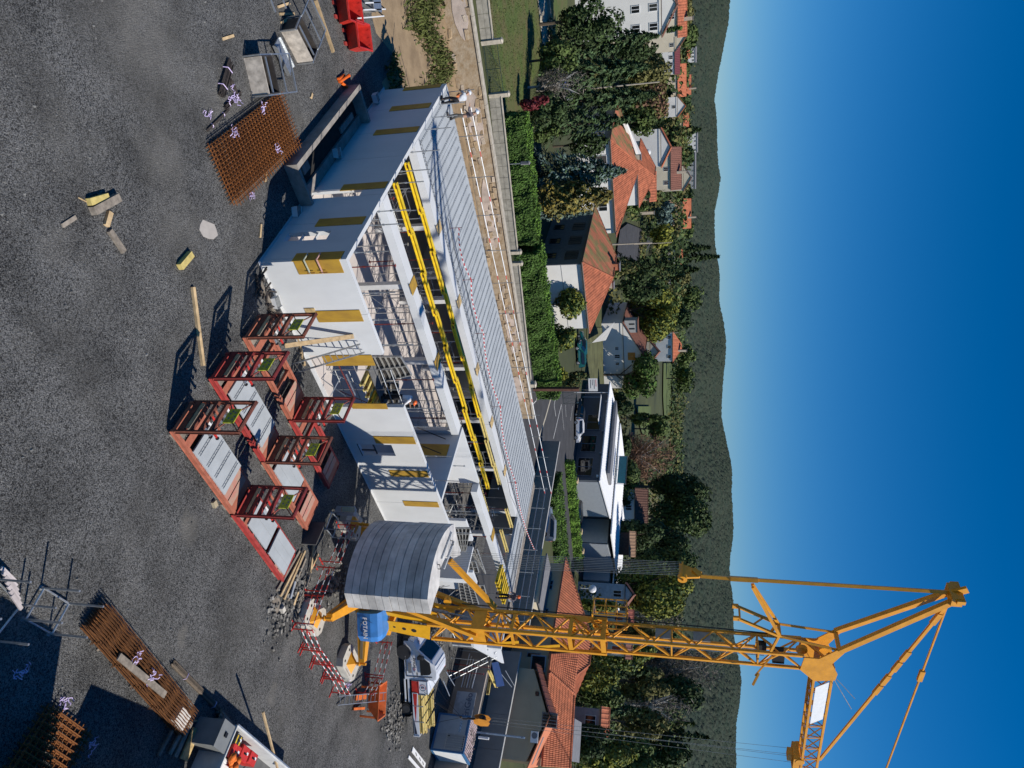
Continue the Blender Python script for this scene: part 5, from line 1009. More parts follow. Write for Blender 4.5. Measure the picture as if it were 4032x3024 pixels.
for k in range(40): c = W(rng.uniform(.3, 2.4), rng.uniform(-1.0, -.3), .03); e = rng.normal(0, .3, 3)*[1, 1, .25]; m.bar(c, c+e+ez*.1, .05)
o = m.out('scrap_heap', m_rebar, kind='stuff')
m = MB(); c = P(1325, 2010, 0); m.box(c+ez*.45, (.3, .35, .9), .8); m.box(c+ez*.93, (.34, .4, .06), .8); m.out('electric_cabinet', M('cabinet_grey', (.36, .37, .38), .5), label='grey electric cabinet at the foot of the sunlit wall near the ballast', cat='cabinet')
for k, dx in enumerate((0, 25)): plank(P(1345, 2000+dx*.4, .9), P(1395, 2002+dx*.4, 1.1), .12, .05, m_wood, ('upper' if k else 'lower')+' orange board stub leaning at the grey electric cabinet')
# ------------------------------------------------------------------ the flatbed truck
m_tw = M('truck_white', (.74, .755, .78), .28, .0, var=.04, scale=2, spec=.5)
m_glass = M('dark_glass', (.012, .014, .016), .06, 0, var=.2, spec=.7)
m_tyre = M('tyre_rubber', (.018, .018, .019), .85, var=.3, scale=20)
m_rim = M('wheel_steel', (.10, .10, .105), .45, .6, var=.2)
m_trim = M('black_trim', (.03, .03, .032), .6, var=.2)
m_lamp = M('lamp_glass', (.55, .55, .56), .15, .3, var=.2)
wl, wr_ = P(1565, 2558), P(1578, 2790); hd = (wl-wr_); hd /= np.linalg.norm(hd); lf = np.array([-hd[1], hd[0], 0])
tr = thing('flatbed_truck', 'white flatbed truck with a red and white tool box, loaded with yellow beams', 'truck', (wl+wr_)/2-lf*.86, math.atan2(hd[1], hd[0]))
def tp(name, m, mat, par=None, **k): return m.out(name, mat, par or tr, world=False, **k)
def hw(z): return .97 if z < 1.3 else .97-(z-1.3)*.13
prof = [(2.42, .42), (2.62, .55), (2.64, .85), (2.52, 1.08), (2.02, 1.30), (1.30, 2.10), (1.02, 2.30), (.60, 2.37), (.22, 2.34), (.12, 2.20), (.12, .42)]
fw = [.86, .90, .92, .92, None, None, None, None, None, None, None]
m = MB(); pl, pr = [], []
for (x, z), f in zip(prof, fw): h_ = f if f else hw(z); pl.append((x, h_, z)); pr.append((x, -h_, z))
n_ = len(prof); m.add(pl+pr, [tuple(range(n_-1, -1, -1)), tuple(range(n_, 2*n_))]+[(k, (k+1) % n_, n_+(k+1) % n_, n_+k) for k in range(n_)])
cab = tp('cab', m, m_tw)
def side_poly(pts, name, mat, par, off=.006, sgn=1):
    m = MB(); a = [(x, sgn*(hw(z)+off), z) for x, z in pts]; b = [(x, sgn*(hw(z)-.01), z) for x, z in pts]
    k = len(a); m.add(a+b, [tuple(range(k)), tuple(range(2*k-1, k-1, -1))]+[(i, k+i, k+(i+1) % k, (i+1) % k) for i in range(k)]); return tp(name, m, mat, par)
for s in (1, -1):
    side_poly([(1.72, 1.40), (1.22, 2.0), (.62, 2.06), (.48, 1.95), (.44, 1.42)], 'side_window', m_glass, cab, sgn=s)
    dr = side_poly([(1.85, .52), (1.86, .56), (.34, .56), (.34, .52)], 'door_gap', m_trim, cab, .002, s); side_poly([(.30, .52), (.34, .52), (.34, 2.1), (.30, 2.1)], 'door_gap', m_trim, cab, .002, s)
    side_poly([(.62, 1.18), (.42, 1.18), (.42, 1.24), (.62, 1.24)], 'door_handle', m_trim, cab, .02, s)
    side_poly([(1.15, .66), (.55, .66), (.55, .86), (1.15, .86)], 'door_trim', M('bumper_grey', (.19, .195, .2), .6), cab, .012, s)
    side_poly([(1.85, .42), (2.2, .42), (2.4, .42), (2.4, .44), (1.3, .44), (1.3, .42)], 'sill', m_trim, cab, .004, s)
m = MB(); ws = [(1.97, .82, 1.345), (1.97, -.82, 1.345), (1.36, -.76, 2.06), (1.36, .76, 2.06)]; nrm = np.array([.747, 0, .665]); m.hexa([np.array(q)-nrm*.02 for q in ws]+[np.array(q)+nrm*.012 for q in ws]); tp('windscreen', m, m_glass, cab)
m = MB(); m.box((2.60, 0, .56), (.16, 1.84, .34)); m.box((2.655, 0, .86), (.03, 1.1, .16)); tp('front_bumper', m, m_trim, cab)
for s in (1, -1):
    m = MB(); m.hexa([(2.55, s*.92, .82), (2.66, s*.66, .82), (2.60, s*.66, 1.04), (2.44, s*.93, 1.08), (2.60, s*.94, .82), (2.68, s*.66, .82), (2.63, s*.66, 1.05), (2.48, s*.95, 1.09)]); tp('headlight', m, m_lamp, cab)
    m = MB(); m.box((1.66, s*1.16, 1.55), (.16, .22, .36)); m.bar((1.66, s*.95, 1.5), (1.66, s*1.1, 1.52), .06); tp('mirror', m, m_trim, cab)
for x in (.95, .75, .55): m = MB(); m.box((x, 0, 2.372), (.04, 1.5, .012)); tp('roof_ridge', m, m_tw, cab)
for x, s in ((1.8, 1), (1.8, -1), (-1.8, 1), (-1.8, -1)):
    m = MB(); m.lathe([(.20, -.11), (.36, -.115), (.385, -.07), (.385, .07), (.36, .115), (.20, .11)], (x, s*.83, .385), 24, ax=(0, s, 0)); o = tp('wheel', m, m_tyre)
    m = MB(); m.lathe([(.0, .06), (.10, .10), (.13, .07), (.22, .06), (.235, .118), (.21, .12)], (x, s*.83, .385), 16, ax=(0, s, 0)); tp('rim', m, m_rim, o)
    if x > 0: m = MB(); m.lathe([(.30, -.02), (.44, -.02), (.455, .02), (.30, .02)], (x, s*.955, .43), 24, ax=(0, s, 0)); tp('wheel_arch', m, m_trim, cab)
    else:
        m = MB(); 
        for k in range(9): a = math.pi*(.02+.12*k); a2 = a+math.pi*.12; m.hexa([(x+.47*math.cos(a), s*.68, .4+.47*math.sin(a)), (x+.47*math.cos(a2), s*.68, .4+.47*math.sin(a2)), (x+.47*math.cos(a2), s*1.0, .4+.47*math.sin(a2)), (x+.47*math.cos(a), s*1.0, .4+.47*math.sin(a)), (x+.49*math.cos(a), s*.68, .4+.49*math.sin(a)), (x+.49*math.cos(a2), s*.68, .4+.49*math.sin(a2)), (x+.49*math.cos(a2), s*1.0, .4+.49*math.sin(a2)), (x+.49*math.cos(a), s*1.0, .4+.49*math.sin(a))])
        tp('mudguard', m, m_trim)
for s in (1, -1): m = MB(); m.box((-1.2, s*.36, .62), (5.0, .1, .18)); tp('chassis_rail', m, m_trim)
for s in (1, -1): m = MB(); m.box((-.62, s*.92, .62), (1.45, .05, .12)); m.box((-.62, s*.92, .38), (1.45, .05, .08)); tp('side_guard', m, m_tw)
# tool box across the frame
m = MB(); m.box((-.32, 0, 1.32), (.78, 1.96, .98)); tb = tp('tool_box', m, m_tw)
m = MB(); m.box((-.32, .985, 1.06), (.77, .012, .45)); tp('red_panel', m, m_redb, tb)
m = MB(); m.box((-.32, 0, 1.83), (.84, 2.0, .03)); tp('box_lid', m, m_tw, tb)
m_mark = M('mark_dark', (.03, .035, .06), .5); m_markr = M('mark_red', (.55, .05, .05), .5)
def emblem(par, c, u, v, r_):
    c, u, v = np.array(c, float), np.array(u, float), np.array(v, float); n = np.cross(u, v)
    for a0, a1, mt in ((.9, 4.2, m_markr), (4.4, 7.0, m_mark)):
        m = MB(); k = 12; ps = []
        for i in range(k): 
            a, b = a0+(a1-a0)*i/k, a0+(a1-a0)*(i+1)/k
            f = lambda a, r: c+u*r*math.cos(a)+v*r*math.sin(a)
            m.hexa([f(a, r_*.9), f(a, r_), f(b, r_), f(b, r_*.9), f(a, r_*.9)+n*.006, f(a, r_)+n*.006, f(b, r_)+n*.006, f(b, r_*.9)+n*.006])
        tp('emblem_ring', m, mt, par)
    m = MB(); m.box(c-u*r_*.28+n*.004, (r_*.16, r_*.85, .006), u=u, v=v); 
    for y in (-.36, .36): m.box(c+u*r_*.05+v*r_*y+n*.004, (r_*.5, r_*.16, .006), u=u, v=v)
    tp('emblem_letter', m, m_mark, par); m = MB(); m.box(c+u*r_*.16+n*.004, (r_*.4, r_*.15, .006), u=u, v=v); tp('emblem_bar', m, m_markr, par)
emblem(tb, (-.32, .985, 1.53), (-1, 0, 0), (0, 0, 1), .2)
nh = np.array([.403, 0, .915]); uh = np.array([0., 1., 0]); 
emblem(cab, np.array([2.29, .42, 1.185])+nh*.004, (0, 1, 0), tuple(np.cross(nh, uh)), .15)
tx = text('EriG\u00e9', .27, m_mark, cab, (1.20, .978, 1.08), (R(90), 0, R(180)), align='CENTER', bold=.006); tx2 = text('o', .27, m_markr, cab, (.80, .978, 1.08), (R(90), 0, R(180)), align='CENTER', bold=.006)
for k in range(7): m = MB(); m.box((1.55-k*.17, .978, .52), (.08, .006, .05)); tp('door_mark', m, MATS['bumper_grey'], cab)
# bed
m = MB(); m.box((-2.05, 0, .84), (2.75, 2.0, .08)); tp('bed_floor', m, m_trim)
for s in (1, -1):
    m = MB(); m.box((-2.05, s*1.0, 1.02), (2.75, .035, .34)); sb = tp('bed_side', m, m_tw)
    y = s*1.021; m = MB(); m.add([(-.72, y, .90), (-2.5, y, 1.0), (-.72, y, 1.15)], [(0, 1, 2) if s < 0 else (2, 1, 0)]); m.prism([(-.72, y, .90), (-2.6, y, 1.0), (-.72, y, 1.16)], (0, s*.004, 0)); tp('red_flash', m, m_redb, sb)
    m = MB(); m.prism([(-2.3, y, .88), (-3.3, y, .88), (-3.3, y, 1.05)], (0, s*.004, 0)); tp('dark_flash', m, m_mark, sb)
m = MB(); m.box((-3.43, 0, 1.0), (.05, 2.1, .38)); tp('tailgate', m, m_tw)
m = MB(); m.box((-.76, 0, 1.35), (.05, 2.0, .7)); tp('headboard', m, m_galv)
for x in (-1.5, -2.5): m = MB(); m.bar((x, 1.0, .85), (x, 1.0, 1.5), .05); m.bar((x, -1.0, .85), (x, -1.0, 1.5), .05); tp('stanchion', m, m_galv)
# load of timber beams on the bed
for k in range(6):
    for l in range(2 if k < 4 else 3):
        y = .72-k*.25; z = 1.02+l*.22; jx = rng.normal(0, .08)
        b = MB(); p, q_ = np.array([-.85+jx, y, z]), np.array([-3.5-.25*(k > 3)+jx, y, z]); hbeam(b, p, q_, .17, .2)
        Mx = WM[tr.name]; b.v = [tuple(Mx @ Vector(v)) for v in b.v]
        b.out('timber_beam', [m_h20p, M('load_timber', (.60, .44, .15), .6, var=.3, scale=6, rnd=.1)][(k+l) % 2], label='yellow timber beam stacked lengthwise on the bed of the white truck', cat='beam', group='yellow beams loaded on the truck')
for x in (-1.45, -2.6): m = MB(); m.box((x, .05, 1.6), (.06, 1.7, .05)); o = m.out('load_strap', m_blk, tr, world=False)
# ------------------------------------------------------------------ site cabin
m_cbg = M('cabin_grey', (.44, .45, .45), .55, var=.08); m_cbb = M('cabin_blue', (.045, .15, .30), .5, var=.15); m_cbw = M('cabin_white', (.74, .75, .74), .5, var=.06)
t = thing('site_cabin', 'small site cabin with blue frame, grey front and barred window behind the truck', 'cabin', W(35.4, -5.35), RZB)
a0, a1, b0, b1 = 34.4, 36.5, -6.6, -4.15
m = MB(); m.wbox((a0+.03, b0+.03, .15), (a1-.03, b1-.03, 2.36)); m.out('wall', m_cbg, t)
m = MB(); m.wbox((a0+.12, b0+.005, .25), (a1-.12, b0+.028, 2.22)); m.out('side_panel', m_cbw, t)
for lo, hi in (((a0, b0, .1), (a0+.12, b0+.12, 2.4)), ((a1-.12, b0, .1), (a1, b0+.12, 2.4)), ((a0, b1-.12, .1), (a0+.12, b1, 2.4)), ((a0, b0+.12, 2.24), (a0+.1, b1-.12, 2.42)), ((a0, b0+.12, .1), (a0+.1, b1-.12, .26)), ((a0+.12, b0, 2.24), (a1-.12, b0+.1, 2.42)), ((a0+.12, b0, .1), (a1-.12, b0+.1, .26))): m = MB(); m.wbox(lo, hi); m.out('frame_beam', m_cbb, t)
m = MB(); m.wbox((a0+.1, b0+.1, 2.36), (a1-.05, b1-.05, 2.4)); rf = m.out('roof', M('roof_brown', (.12, .07, .07), .7), t)
for k in range(14): m = MB(); b_ = b0+.2+k*.165; m.wbox((a0+.12, b_, 2.4), (a1-.08, b_+.07, 2.44)); m.out('roof_rib', M('roof_pink', (.45, .36, .36), .6), t)
zc_ = zp(1600, 2600, 3.912)
def onA_(p, a): return inv(on(*zc_(*p), W(a, 0, 0), e1))
w1, w2 = onA_((640, 1140), a0), onA_((855, 1385), a0); bl_, bh = sorted((w1[1], w2[1])); zl_, zh_ = sorted((w1[2], w2[2]))
m = MB(); m.wbox((a0+.005, bl_, zl_), (a0+.029, bh, zh_)); wn = m.out('window', m_glass, t)
for k in range(7): m = MB(); b_ = bl_+(bh-bl_)*k/6; m.wbox((a0-.03, b_-.012, zl_-.03), (a0-.01, b_+.012, zh_+.03)); m.out('bar', m_galv, wn)
m = MB(); m.wbox((a0-.02, bl_-.05, zl_-.06), (a0+.02, bh+.05, zl_-.01)); m.wbox((a0-.02, bl_-.05, zh_+.01), (a0+.02, bh+.05, zh_+.06)); m.out('window_frame', m_galv, wn)
w1, w2 = onA_((400, 1100), a0), onA_((640, 1380), a0); bl_, bh = sorted((w1[1], w2[1])); m = MB(); m.wbox((a0+.004, bl_, .28), (a0+.026, bh, 2.2)); dr = m.out('door', M('door_grey', (.36, .37, .37), .5, var=.05), t); m = MB(); m.wbox((a0-.03, bh-.14, 1.1), (a0+.004, bh-.1, 1.25)); m.out('door_handle', m_blk, dr)
w1, w2 = onA_((800, 1100), a0), onA_((865, 935), a0); bl_, bh = sorted((w1[1], w2[1])); zl_, zh_ = sorted((w1[2], w2[2])); m = MB(); m.wbox((a0+.008, bl_, zl_), (a0+.029, bh, zh_)); m.out('sticker', M('pale_blue', (.40, .50, .60), .5, thr=(.45, .55), scale=14, var=.5), t)
m = MB()
for k in range(26): c = W(rng.uniform(a0+.3, a1-.2), rng.uniform(b0+.2, b1-.3), 2.5); e = rng.normal(0, .18, 3)*[1, 1, .3]; m.bar(c, c+e, .04)
o = m.out('roof_clutter', m_woodg, kind='stuff')
m = MB(); c = W(37.0, -4.6, 2.5); m.tube(c, c+ez*.75, .09, 10); m.out('flue_pipe', m_white, label='short white flue pipe behind the site cabin', cat='pipe')
m = MB(); m.bar(W(36.9, -4.3, .3), W(36.9, -4.3, 5.8), .1, .1); m.bar(W(36.9, -4.3, 5.6), W(36.6, -4.4, 5.75), .08); m.out('lighting_pole', M('pale_blue_pole', (.30, .38, .48), .4, .3), label='tall pale blue pole rising behind the site cabin in front of the beige house', cat='pole')
# ------------------------------------------------------------------ people
def skinmesh(name, nodes, edges, mat, rootn, sub=2):
    me = bpy.data.meshes.new(name); keys = list(nodes); me.from_pydata([nodes[k][0] for k in keys], [(keys.index(a), keys.index(b)) for a, b in edges], []); o = bpy.data.objects.new(name, me); COL.objects.link(o)
    o.modifiers.new('skin', 'SKIN'); sl = me.skin_vertices[0].data if me.skin_vertices else None
    if sl is None: me.skin_vertices.new(); sl = me.skin_vertices[0].data
    for k, s in zip(keys, sl): r_ = nodes[k][1]; s.radius = (r_, r_) if not isinstance(r_, tuple) else r_; s.use_root = (k == rootn)
    sb = o.modifiers.new('sub', 'SUBSURF'); sb.levels = sub; sb.render_levels = sub
    dg = bpy.context.evaluated_depsgraph_get(); m2 = bpy.data.meshes.new_from_object(o.evaluated_get(dg)); bpy.data.objects.remove(o); m2.materials.clear(); m2.materials.append(mat); m2.polygons.foreach_set('use_smooth', [True]*len(m2.polygons)); m2.name = name; return m2
m_skin = M('skin', (.42, .24, .16), .6, var=.15, scale=9)
def person(loc, rz, J, label, shirt, trousers, helmet, sleeves=.5, boots=None, vest=None):
    t = thing('person', label, 'person', loc, rz); V = {k: np.array(v, float) for k, v in J.items()}
    hipL, hipR = V['pel']+[-.1, 0, -.04], V['pel']+[.1, 0, -.04]; V['hipL'], V['hipR'] = hipL, hipR
    nodes = {'pel': (V['pel'], .13), 'wst': ((V['pel']+V['chs'])/2, .12), 'chs': (V['chs'], .14), 'nck': (V['nck'], .06), 'hd0': (V['nck']+(V['hed']-V['nck'])*.55, .075), 'hed': (V['hed'], .095), 'top': (V['hed']+(V['hed']-V['nck'])*.5, .075)}
    E = [('pel', 'wst'), ('wst', 'chs'), ('chs', 'nck'), ('nck', 'hd0'), ('hd0', 'hed'), ('hed', 'top')]
    for s in 'LR':
        nodes.update({'sh'+s: (V['sh'+s], .062), 'el'+s: (V['el'+s], .045), 'wr'+s: (V['wr'+s], .032), 'hip'+s: (V['hip'+s], .095), 'kn'+s: (V['kn'+s], .062), 'an'+s: (V['an'+s], .045), 'to'+s: (V['to'+s], .04)})
        E += [('chs', 'sh'+s), ('sh'+s, 'el'+s), ('el'+s, 'wr'+s), ('pel', 'hip'+s), ('hip'+s, 'kn'+s), ('kn'+s, 'an'+s), ('an'+s, 'to'+s)]
        d = V['wr'+s]-V['el'+s]; d /= np.linalg.norm(d); sd_ = np.cross(d, [0, 0, 1.]); sd_ = sd_/max(np.linalg.norm(sd_), 1e-3) if np.linalg.norm(sd_) > .1 else np.array([1., 0, 0]); dn = np.cross(sd_, d); pm_ = V['wr'+s]+d*.07; nodes['pm'+s] = (pm_, .034); E.append(('wr'+s, 'pm'+s))
        for f in range(4):
            o_ = sd_*(-.033+.022*f); b_ = pm_+d*.03+o_; ln = [.055, .065, .06, .045][f]; k1, k2 = 'f%d%s' % (f, s), 'g%d%s' % (f, s); nodes[k1] = (b_+d*ln*.5, .0095); nodes[k2] = (b_+d*ln*.9+dn*-.03, .008); E += [('pm'+s, k1), (k1, k2)]
        k1 = 'th'+s; nodes[k1] = (V['wr'+s]+d*.06+sd_*.06, .0105); E.append(('wr'+s, k1))
    body = link_mesh('body', skinmesh('body', nodes, E, m_skin, 'pel', 2), t)
    n2 = {'pel': (V['pel'], .148), 'top': (V['pel']+(V['chs']-V['pel'])*.25, .135)}; E2 = [('pel', 'top')]
    for s in 'LR': n2.update({'hip'+s: (V['hip'+s], .108), 'kn'+s: (V['kn'+s], .078), 'an'+s: (V['an'+s]+[0, 0, .03], .066)}); E2 += [('pel', 'hip'+s), ('hip'+s, 'kn'+s), ('kn'+s, 'an'+s)]
    link_mesh('trousers', skinmesh('trousers', n2, E2, trousers, 'pel'), t)
    n3 = {'low': (V['pel']+(V['chs']-V['pel'])*.12, .148), 'wst': ((V['pel']+V['chs'])/2, .145), 'chs': (V['chs'], .165), 'nck': (V['chs']+(V['nck']-V['chs'])*.75, .075)}; E3 = [('low', 'wst'), ('wst', 'chs'), ('chs', 'nck')]
    for s in 'LR':
        n3['sh'+s] = (V['sh'+s], .08); n3['el'+s] = (V['sh'+s]+(V['el'+s]-V['sh'+s])*min(1, sleeves*2), .066); E3 += [('chs', 'sh'+s), ('sh'+s, 'el'+s)]
        if sleeves > .6: n3['wr'+s] = (V['el'+s]+(V['wr'+s]-V['el'+s])*.9, .05); E3.append(('el'+s, 'wr'+s))
    link_mesh('shirt', skinmesh('shirt', n3, E3, shirt, 'chs'), t)
    for s in 'LR':
        m = MB(); f = V['to'+s]-V['an'+s]; f[2] = 0; f /= max(np.linalg.norm(f), 1e-3); c = V['an'+s]*[1, 1, 0]+f*.08+ez*max(0, V['an'+s][2]-.1); m.box(c+ez*.055, (.29, .105, .1), math.atan2(f[1], f[0])); m.tube(V['an'+s]*[1, 1, 0]+ez*c[2], V['an'+s]+ez*.04, .062, 8); m.out('boot', boots or m_trim, t, world=False)
    h = V['hed']+(V['hed']-V['nck'])*.28; ax = V['hed']-V['nck']; ax /= np.linalg.norm(ax); fwd = np.array([0, 1., 0]); m = MB(); m.lathe([(.135, 0), (.135, .02), (.125, .06), (.10, .11), (.05, .14), (.0, .145)], h, 14, ax=ax); m.box(h+fwd*.13, (.2, .09, .015)); m.out('helmet', helmet, t, world=False, smooth=True)
    m = MB(); hc_ = V['hed']; fw_ = fwd-ax*(fwd@ax); fw_ /= np.linalg.norm(fw_); m.lathe([(.012, -.02), (.018, .0), (.004, .03)], hc_+fw_*.098, 6, ax=fw_); m.out('nose', m_skin, t, world=False)
    for sx in (-.035, .035): m = MB(); m.box(hc_+fw_*.09+np.array([sx, 0, .03]), (.022, .012, .012)); m.out('eye', m_blk, t, world=False); m = MB(); m.box(hc_+np.array([sx*2.75, 0, .0]), (.02, .04, .06)); m.out('ear', m_skin, t, world=False)
    m = MB(); m.box(hc_+fw_*.09-ax*.045, (.045, .012, .01)); m.out('mouth', M('lips', (.25, .09, .07), .6), t, world=False)
    return t
m_tee = M('white_cotton', (.72, .72, .74), .9, var=.12, scale=7); m_blackc = M('black_cloth', (.02, .02, .024), .9, var=.4, scale=8); m_greyc = M('grey_work_cloth', (.115, .10, .115), .9, var=.3, scale=8); m_greyt = M('grey_trousers', (.12, .11, .095), .9, var=.3, scale=8)
m_hor = M('orange_helmet', (.75, .13, .02), .35, var=.05); m_hwh = M('white_helmet', (.72, .78, .85), .3, var=.05); m_hred = M('red_helmet', (.55, .05, .03), .35, var=.05)
stand = dict(pel=(0, 0, .95), chs=(0, .05, 1.32), nck=(0, .08, 1.50), hed=(0, .13, 1.62), shL=(-.19, .05, 1.42), shR=(.19, .05, 1.42), elL=(-.27, .14, 1.16), elR=(.27, .14, 1.16), wrL=(-.24, .36, 1.1), wrR=(.22, .36, 1.08), knL=(-.12, .05, .50), knR=(.12, .03, .50), anL=(-.13, -.02, .1), anR=(.13, -.04, .1), toL=(-.15, .14, .04), toR=(.16, .12, .04))
q = P(1506, 1562, 2.25)
person(q, R(-62), dict(stand, chs=(0, .12, 1.30), nck=(0, .2, 1.46), hed=(0, .27, 1.56), shL=(-.2, .12, 1.40), shR=(.2, .12, 1.40), elL=(-.27, .32, 1.2), elR=(.3, .28, 1.15), wrL=(-.2, .56, 1.25), wrR=(.25, .5, 1.0)), 'worker in white shirt, black trousers and orange helmet on the platform in the wall opening', m_tee, m_blackc, m_hor, sleeves=.45)
q = P(1737, 398, 3.76)
person(q, R(60), dict(stand, pel=(0, -.08, .92), chs=(0, .18, 1.22), nck=(0, .32, 1.36), hed=(0, .42, 1.46), shL=(-.19, .2, 1.32), shR=(.19, .2, 1.32), elL=(-.25, .38, 1.1), elR=(.25, .42, 1.12), wrL=(-.15, .58, 1.0), wrR=(.16, .62, 1.02)), 'stooping worker in grey white shirt and black trousers, white helmet, on the deck corner', M('pale_grey_shirt', (.50, .52, .55), .9, var=.2, scale=6), m_blackc, m_hwh, sleeves=.45)
m = MB(); m.box(P(1737, 398, 3.76)+np.array([-.1, -.05, 1.0]), (.3, .16, .14), 1.0); m.out('tool_pouch', M('orange_pouch', (.70, .20, .06), .7), label='orange tool pouch on the waist of the stooping worker', cat='pouch')
q = P(1766, 462, 3.76)
person(q, R(118), dict(stand, elL=(-.36, .3, 1.32), wrL=(-.42, .55, 1.42), elR=(.34, -.02, 1.14), wrR=(.2, .2, 1.02), anL=(-.2, .08, .1), toL=(-.25, .24, .04), knL=(-.17, .12, .5), anR=(.22, -.12, .1), toR=(.27, .04, .04), knR=(.18, .0, .5)), 'worker in dark grey clothes and white helmet reaching out an arm on the deck', m_greyc, m_greyt, m_hwh, sleeves=.95)
q = P(1722, 2735, 1.55); person(W(28.6, -3.4, .0), R(120), stand, 'worker behind the truck load, only a red helmet showing', m_blackc, m_greyt, m_hred, sleeves=.9)
q = P(2038, 2352, 5.15); person((q[0], q[1], 3.6), R(150), stand, 'worker with orange helmet on the far end of the deck beside the crane mast', m_greyc, m_blackc, m_hor, sleeves=.9)
t = thing('edge_scaffold', 'narrow scaffold walkway along the far end of the deck', 'scaffold', W(35.2, 8), RZB)
m = MB(); m.wbox((34.65, 3.5, 3.5), (35.7, 16.5, 3.6)); m.out('walkway', m_woodg, t)
for k in range(7):
    m = MB(); bb = 3.6+k*2.1; m.tube(W(35.65, bb, 0), W(35.65, bb, 4.8), .03, 6); m.out('standard', m_galv, t)
for z in (4.1, 4.65): m = MB(); m.tube(W(35.65, 3.6, z), W(35.65, 16.4, z), .026, 6); m.out('rail', m_galv, t)

# raised slab with shoring, ladder and beams beside the truck
t = thing('raised_slab', 'white concrete slab on red and grey props right of the crane mast', 'slab', P(1790, 2530), RZB); q = [P(1868, 2548, 2.7), P(1985, 2612, 2.7), P(1955, 2470, 2.7), P(1850, 2470, 2.7)]
m = MB(); m.slab([q[0], q[1], q[2], q[3]], .2); m.out('slab', m_conc, t)
for k, (X, Y) in enumerate(((1780, 2545), (1800, 2520), (1775, 2590), (1790, 2615), (1810, 2560), (1760, 2640))):
    g = P(X, Y); o = link_mesh('steel_prop', pm[(3.5, k % 2)], None, g, (0, 0, .4*k)); o.scale = (1, 1, .78); tagset(o, ('red' if k % 2 else 'grey')+' steel prop under the raised slab beside the truck', 'prop', ('red' if k % 2 else 'grey')+' props beside the truck')
ladder(P(1768, 2672, .1), P(1955, 2578, 2.75), .42, 12, 'aluminium ladder leaning on the raised slab beside the truck')
yellow_beam(P(1925, 2640, 2.4), P(1955, 2705, 2.4), m_h20p, 'upper pale yellow beam pointing past the raised slab', None, .14); yellow_beam(P(1930, 2670, 1.9), P(1920, 2735, 1.9), m_h20p, 'lower pale yellow beam pointing past the raised slab', None, .14)
m = MB(); m.slab([P(1960, 2605, 2.6), P(1985, 2700, 2.6), P(1955, 2705, 2.6), P(1935, 2610, 2.6)], .04); m.out('blue_sheet', M('blue_sheet', (.03, .06, .16), .4), label='dark blue shuttering sheet beside the raised slab', cat='sheet')
for k, (p, q_, z) in enumerate((((1757, 2645), (1790, 2700), 1.5), ((1745, 2680), (1770, 2740), 1.4), ((1970, 2650), (2015, 2705), 2.6), ((1990, 2640), (2025, 2700), 2.6))): m = MB(); m.tube(P(*p, z), P(*q_, z), .03, 6); m.out('scaffold_tube', m_galv, label='scaffold tube beside the truck and raised slab, '+['nearest the cab', 'behind the load', 'far one', 'farthest one'][k], cat='tube')
m = MB()
for k in range(160):
    c = W(rng.uniform(21.8, 33), rng.uniform(.6, 8.8), .06); e = rng.normal(0, .5, 3)*[1, 1, .12]; m.bar(c+ez*.05, c+e+ez*rng.uniform(.05, .5), rng.uniform(.03, .09), rng.uniform(.02, .08))
o = m.out('site_clutter', m_woodg, kind='stuff')
m = MB()
for k in range(140):
    c = W(rng.uniform(21.8, 33), rng.uniform(.6, 8.8), .06); e = rng.normal(0, .7, 3)*[1, 1, .3]; m.tube(c+ez*.05, c+e+ez*rng.uniform(.1, 1.2), .02, 4)
o = m.out('site_tubes', m_galvd, kind='stuff')
# ================================================================== walls, hedges, houses and trees behind the site
m_rub = M('rubble_stone', (.44, .36, .26), .95, var=.4, scale=2.2, bump=1.2, bscale=7, col2=(.30, .21, .12))
m_plas = M('old_plaster', (.54, .45, .385), .95, var=.25, scale=1.2, bump=.4, bscale=12)
m_cop = M('coping', (.46, .41, .33), .9, var=.25, scale=3)
# old rubble wall behind the deck: stones set one by one on a core
t = thing('rubble_wall', 'old tan rubble wall with patches of plaster behind the concrete deck', 'wall', W(17, 28.7), RZB-.16)
A0, A1 = W(-14, 33.2), W(36.5, 25.4); wd = (A1-A0)/np.linalg.norm(A1-A0); wn = np.array([wd[1], -wd[0], 0]); wn = wn if wn@(CO-A0) > 0 else -wn; WL = np.linalg.norm(A1-A0); HW = 1.95
m = MB(); m.hexa([A0-wn*.5, A1-wn*.5, A1, A0, A0-wn*.5+ez*HW, A1-wn*.5+ez*HW, A1+ez*HW, A0+ez*HW]); m.out('wall_core', m_rub, t)
stm = []
for v in range(6):
    b = MB(); R_ = rng.normal(0, .12, (8, 3)); d = np.array([[-1, -1, -1], [1, -1, -1], [1, 1, -1], [-1, 1, -1], [-1, -1, 1], [1, -1, 1], [1, 1, 1], [-1, 1, 1]])*.5
    b.hexa(list(d+R_*.5)); stm.append(b.mesh('stone', [m_rub, M('rubble_pale', (.50, .42, .33), .95, var=.3, scale=4, bump=.8, bscale=9), M('rubble_ochre', (.42, .31, .19), .95, var=.3, scale=4, bump=.8, bscale=9)][v % 3]))
k = 0
inv_t = WM[t.name].inverted()
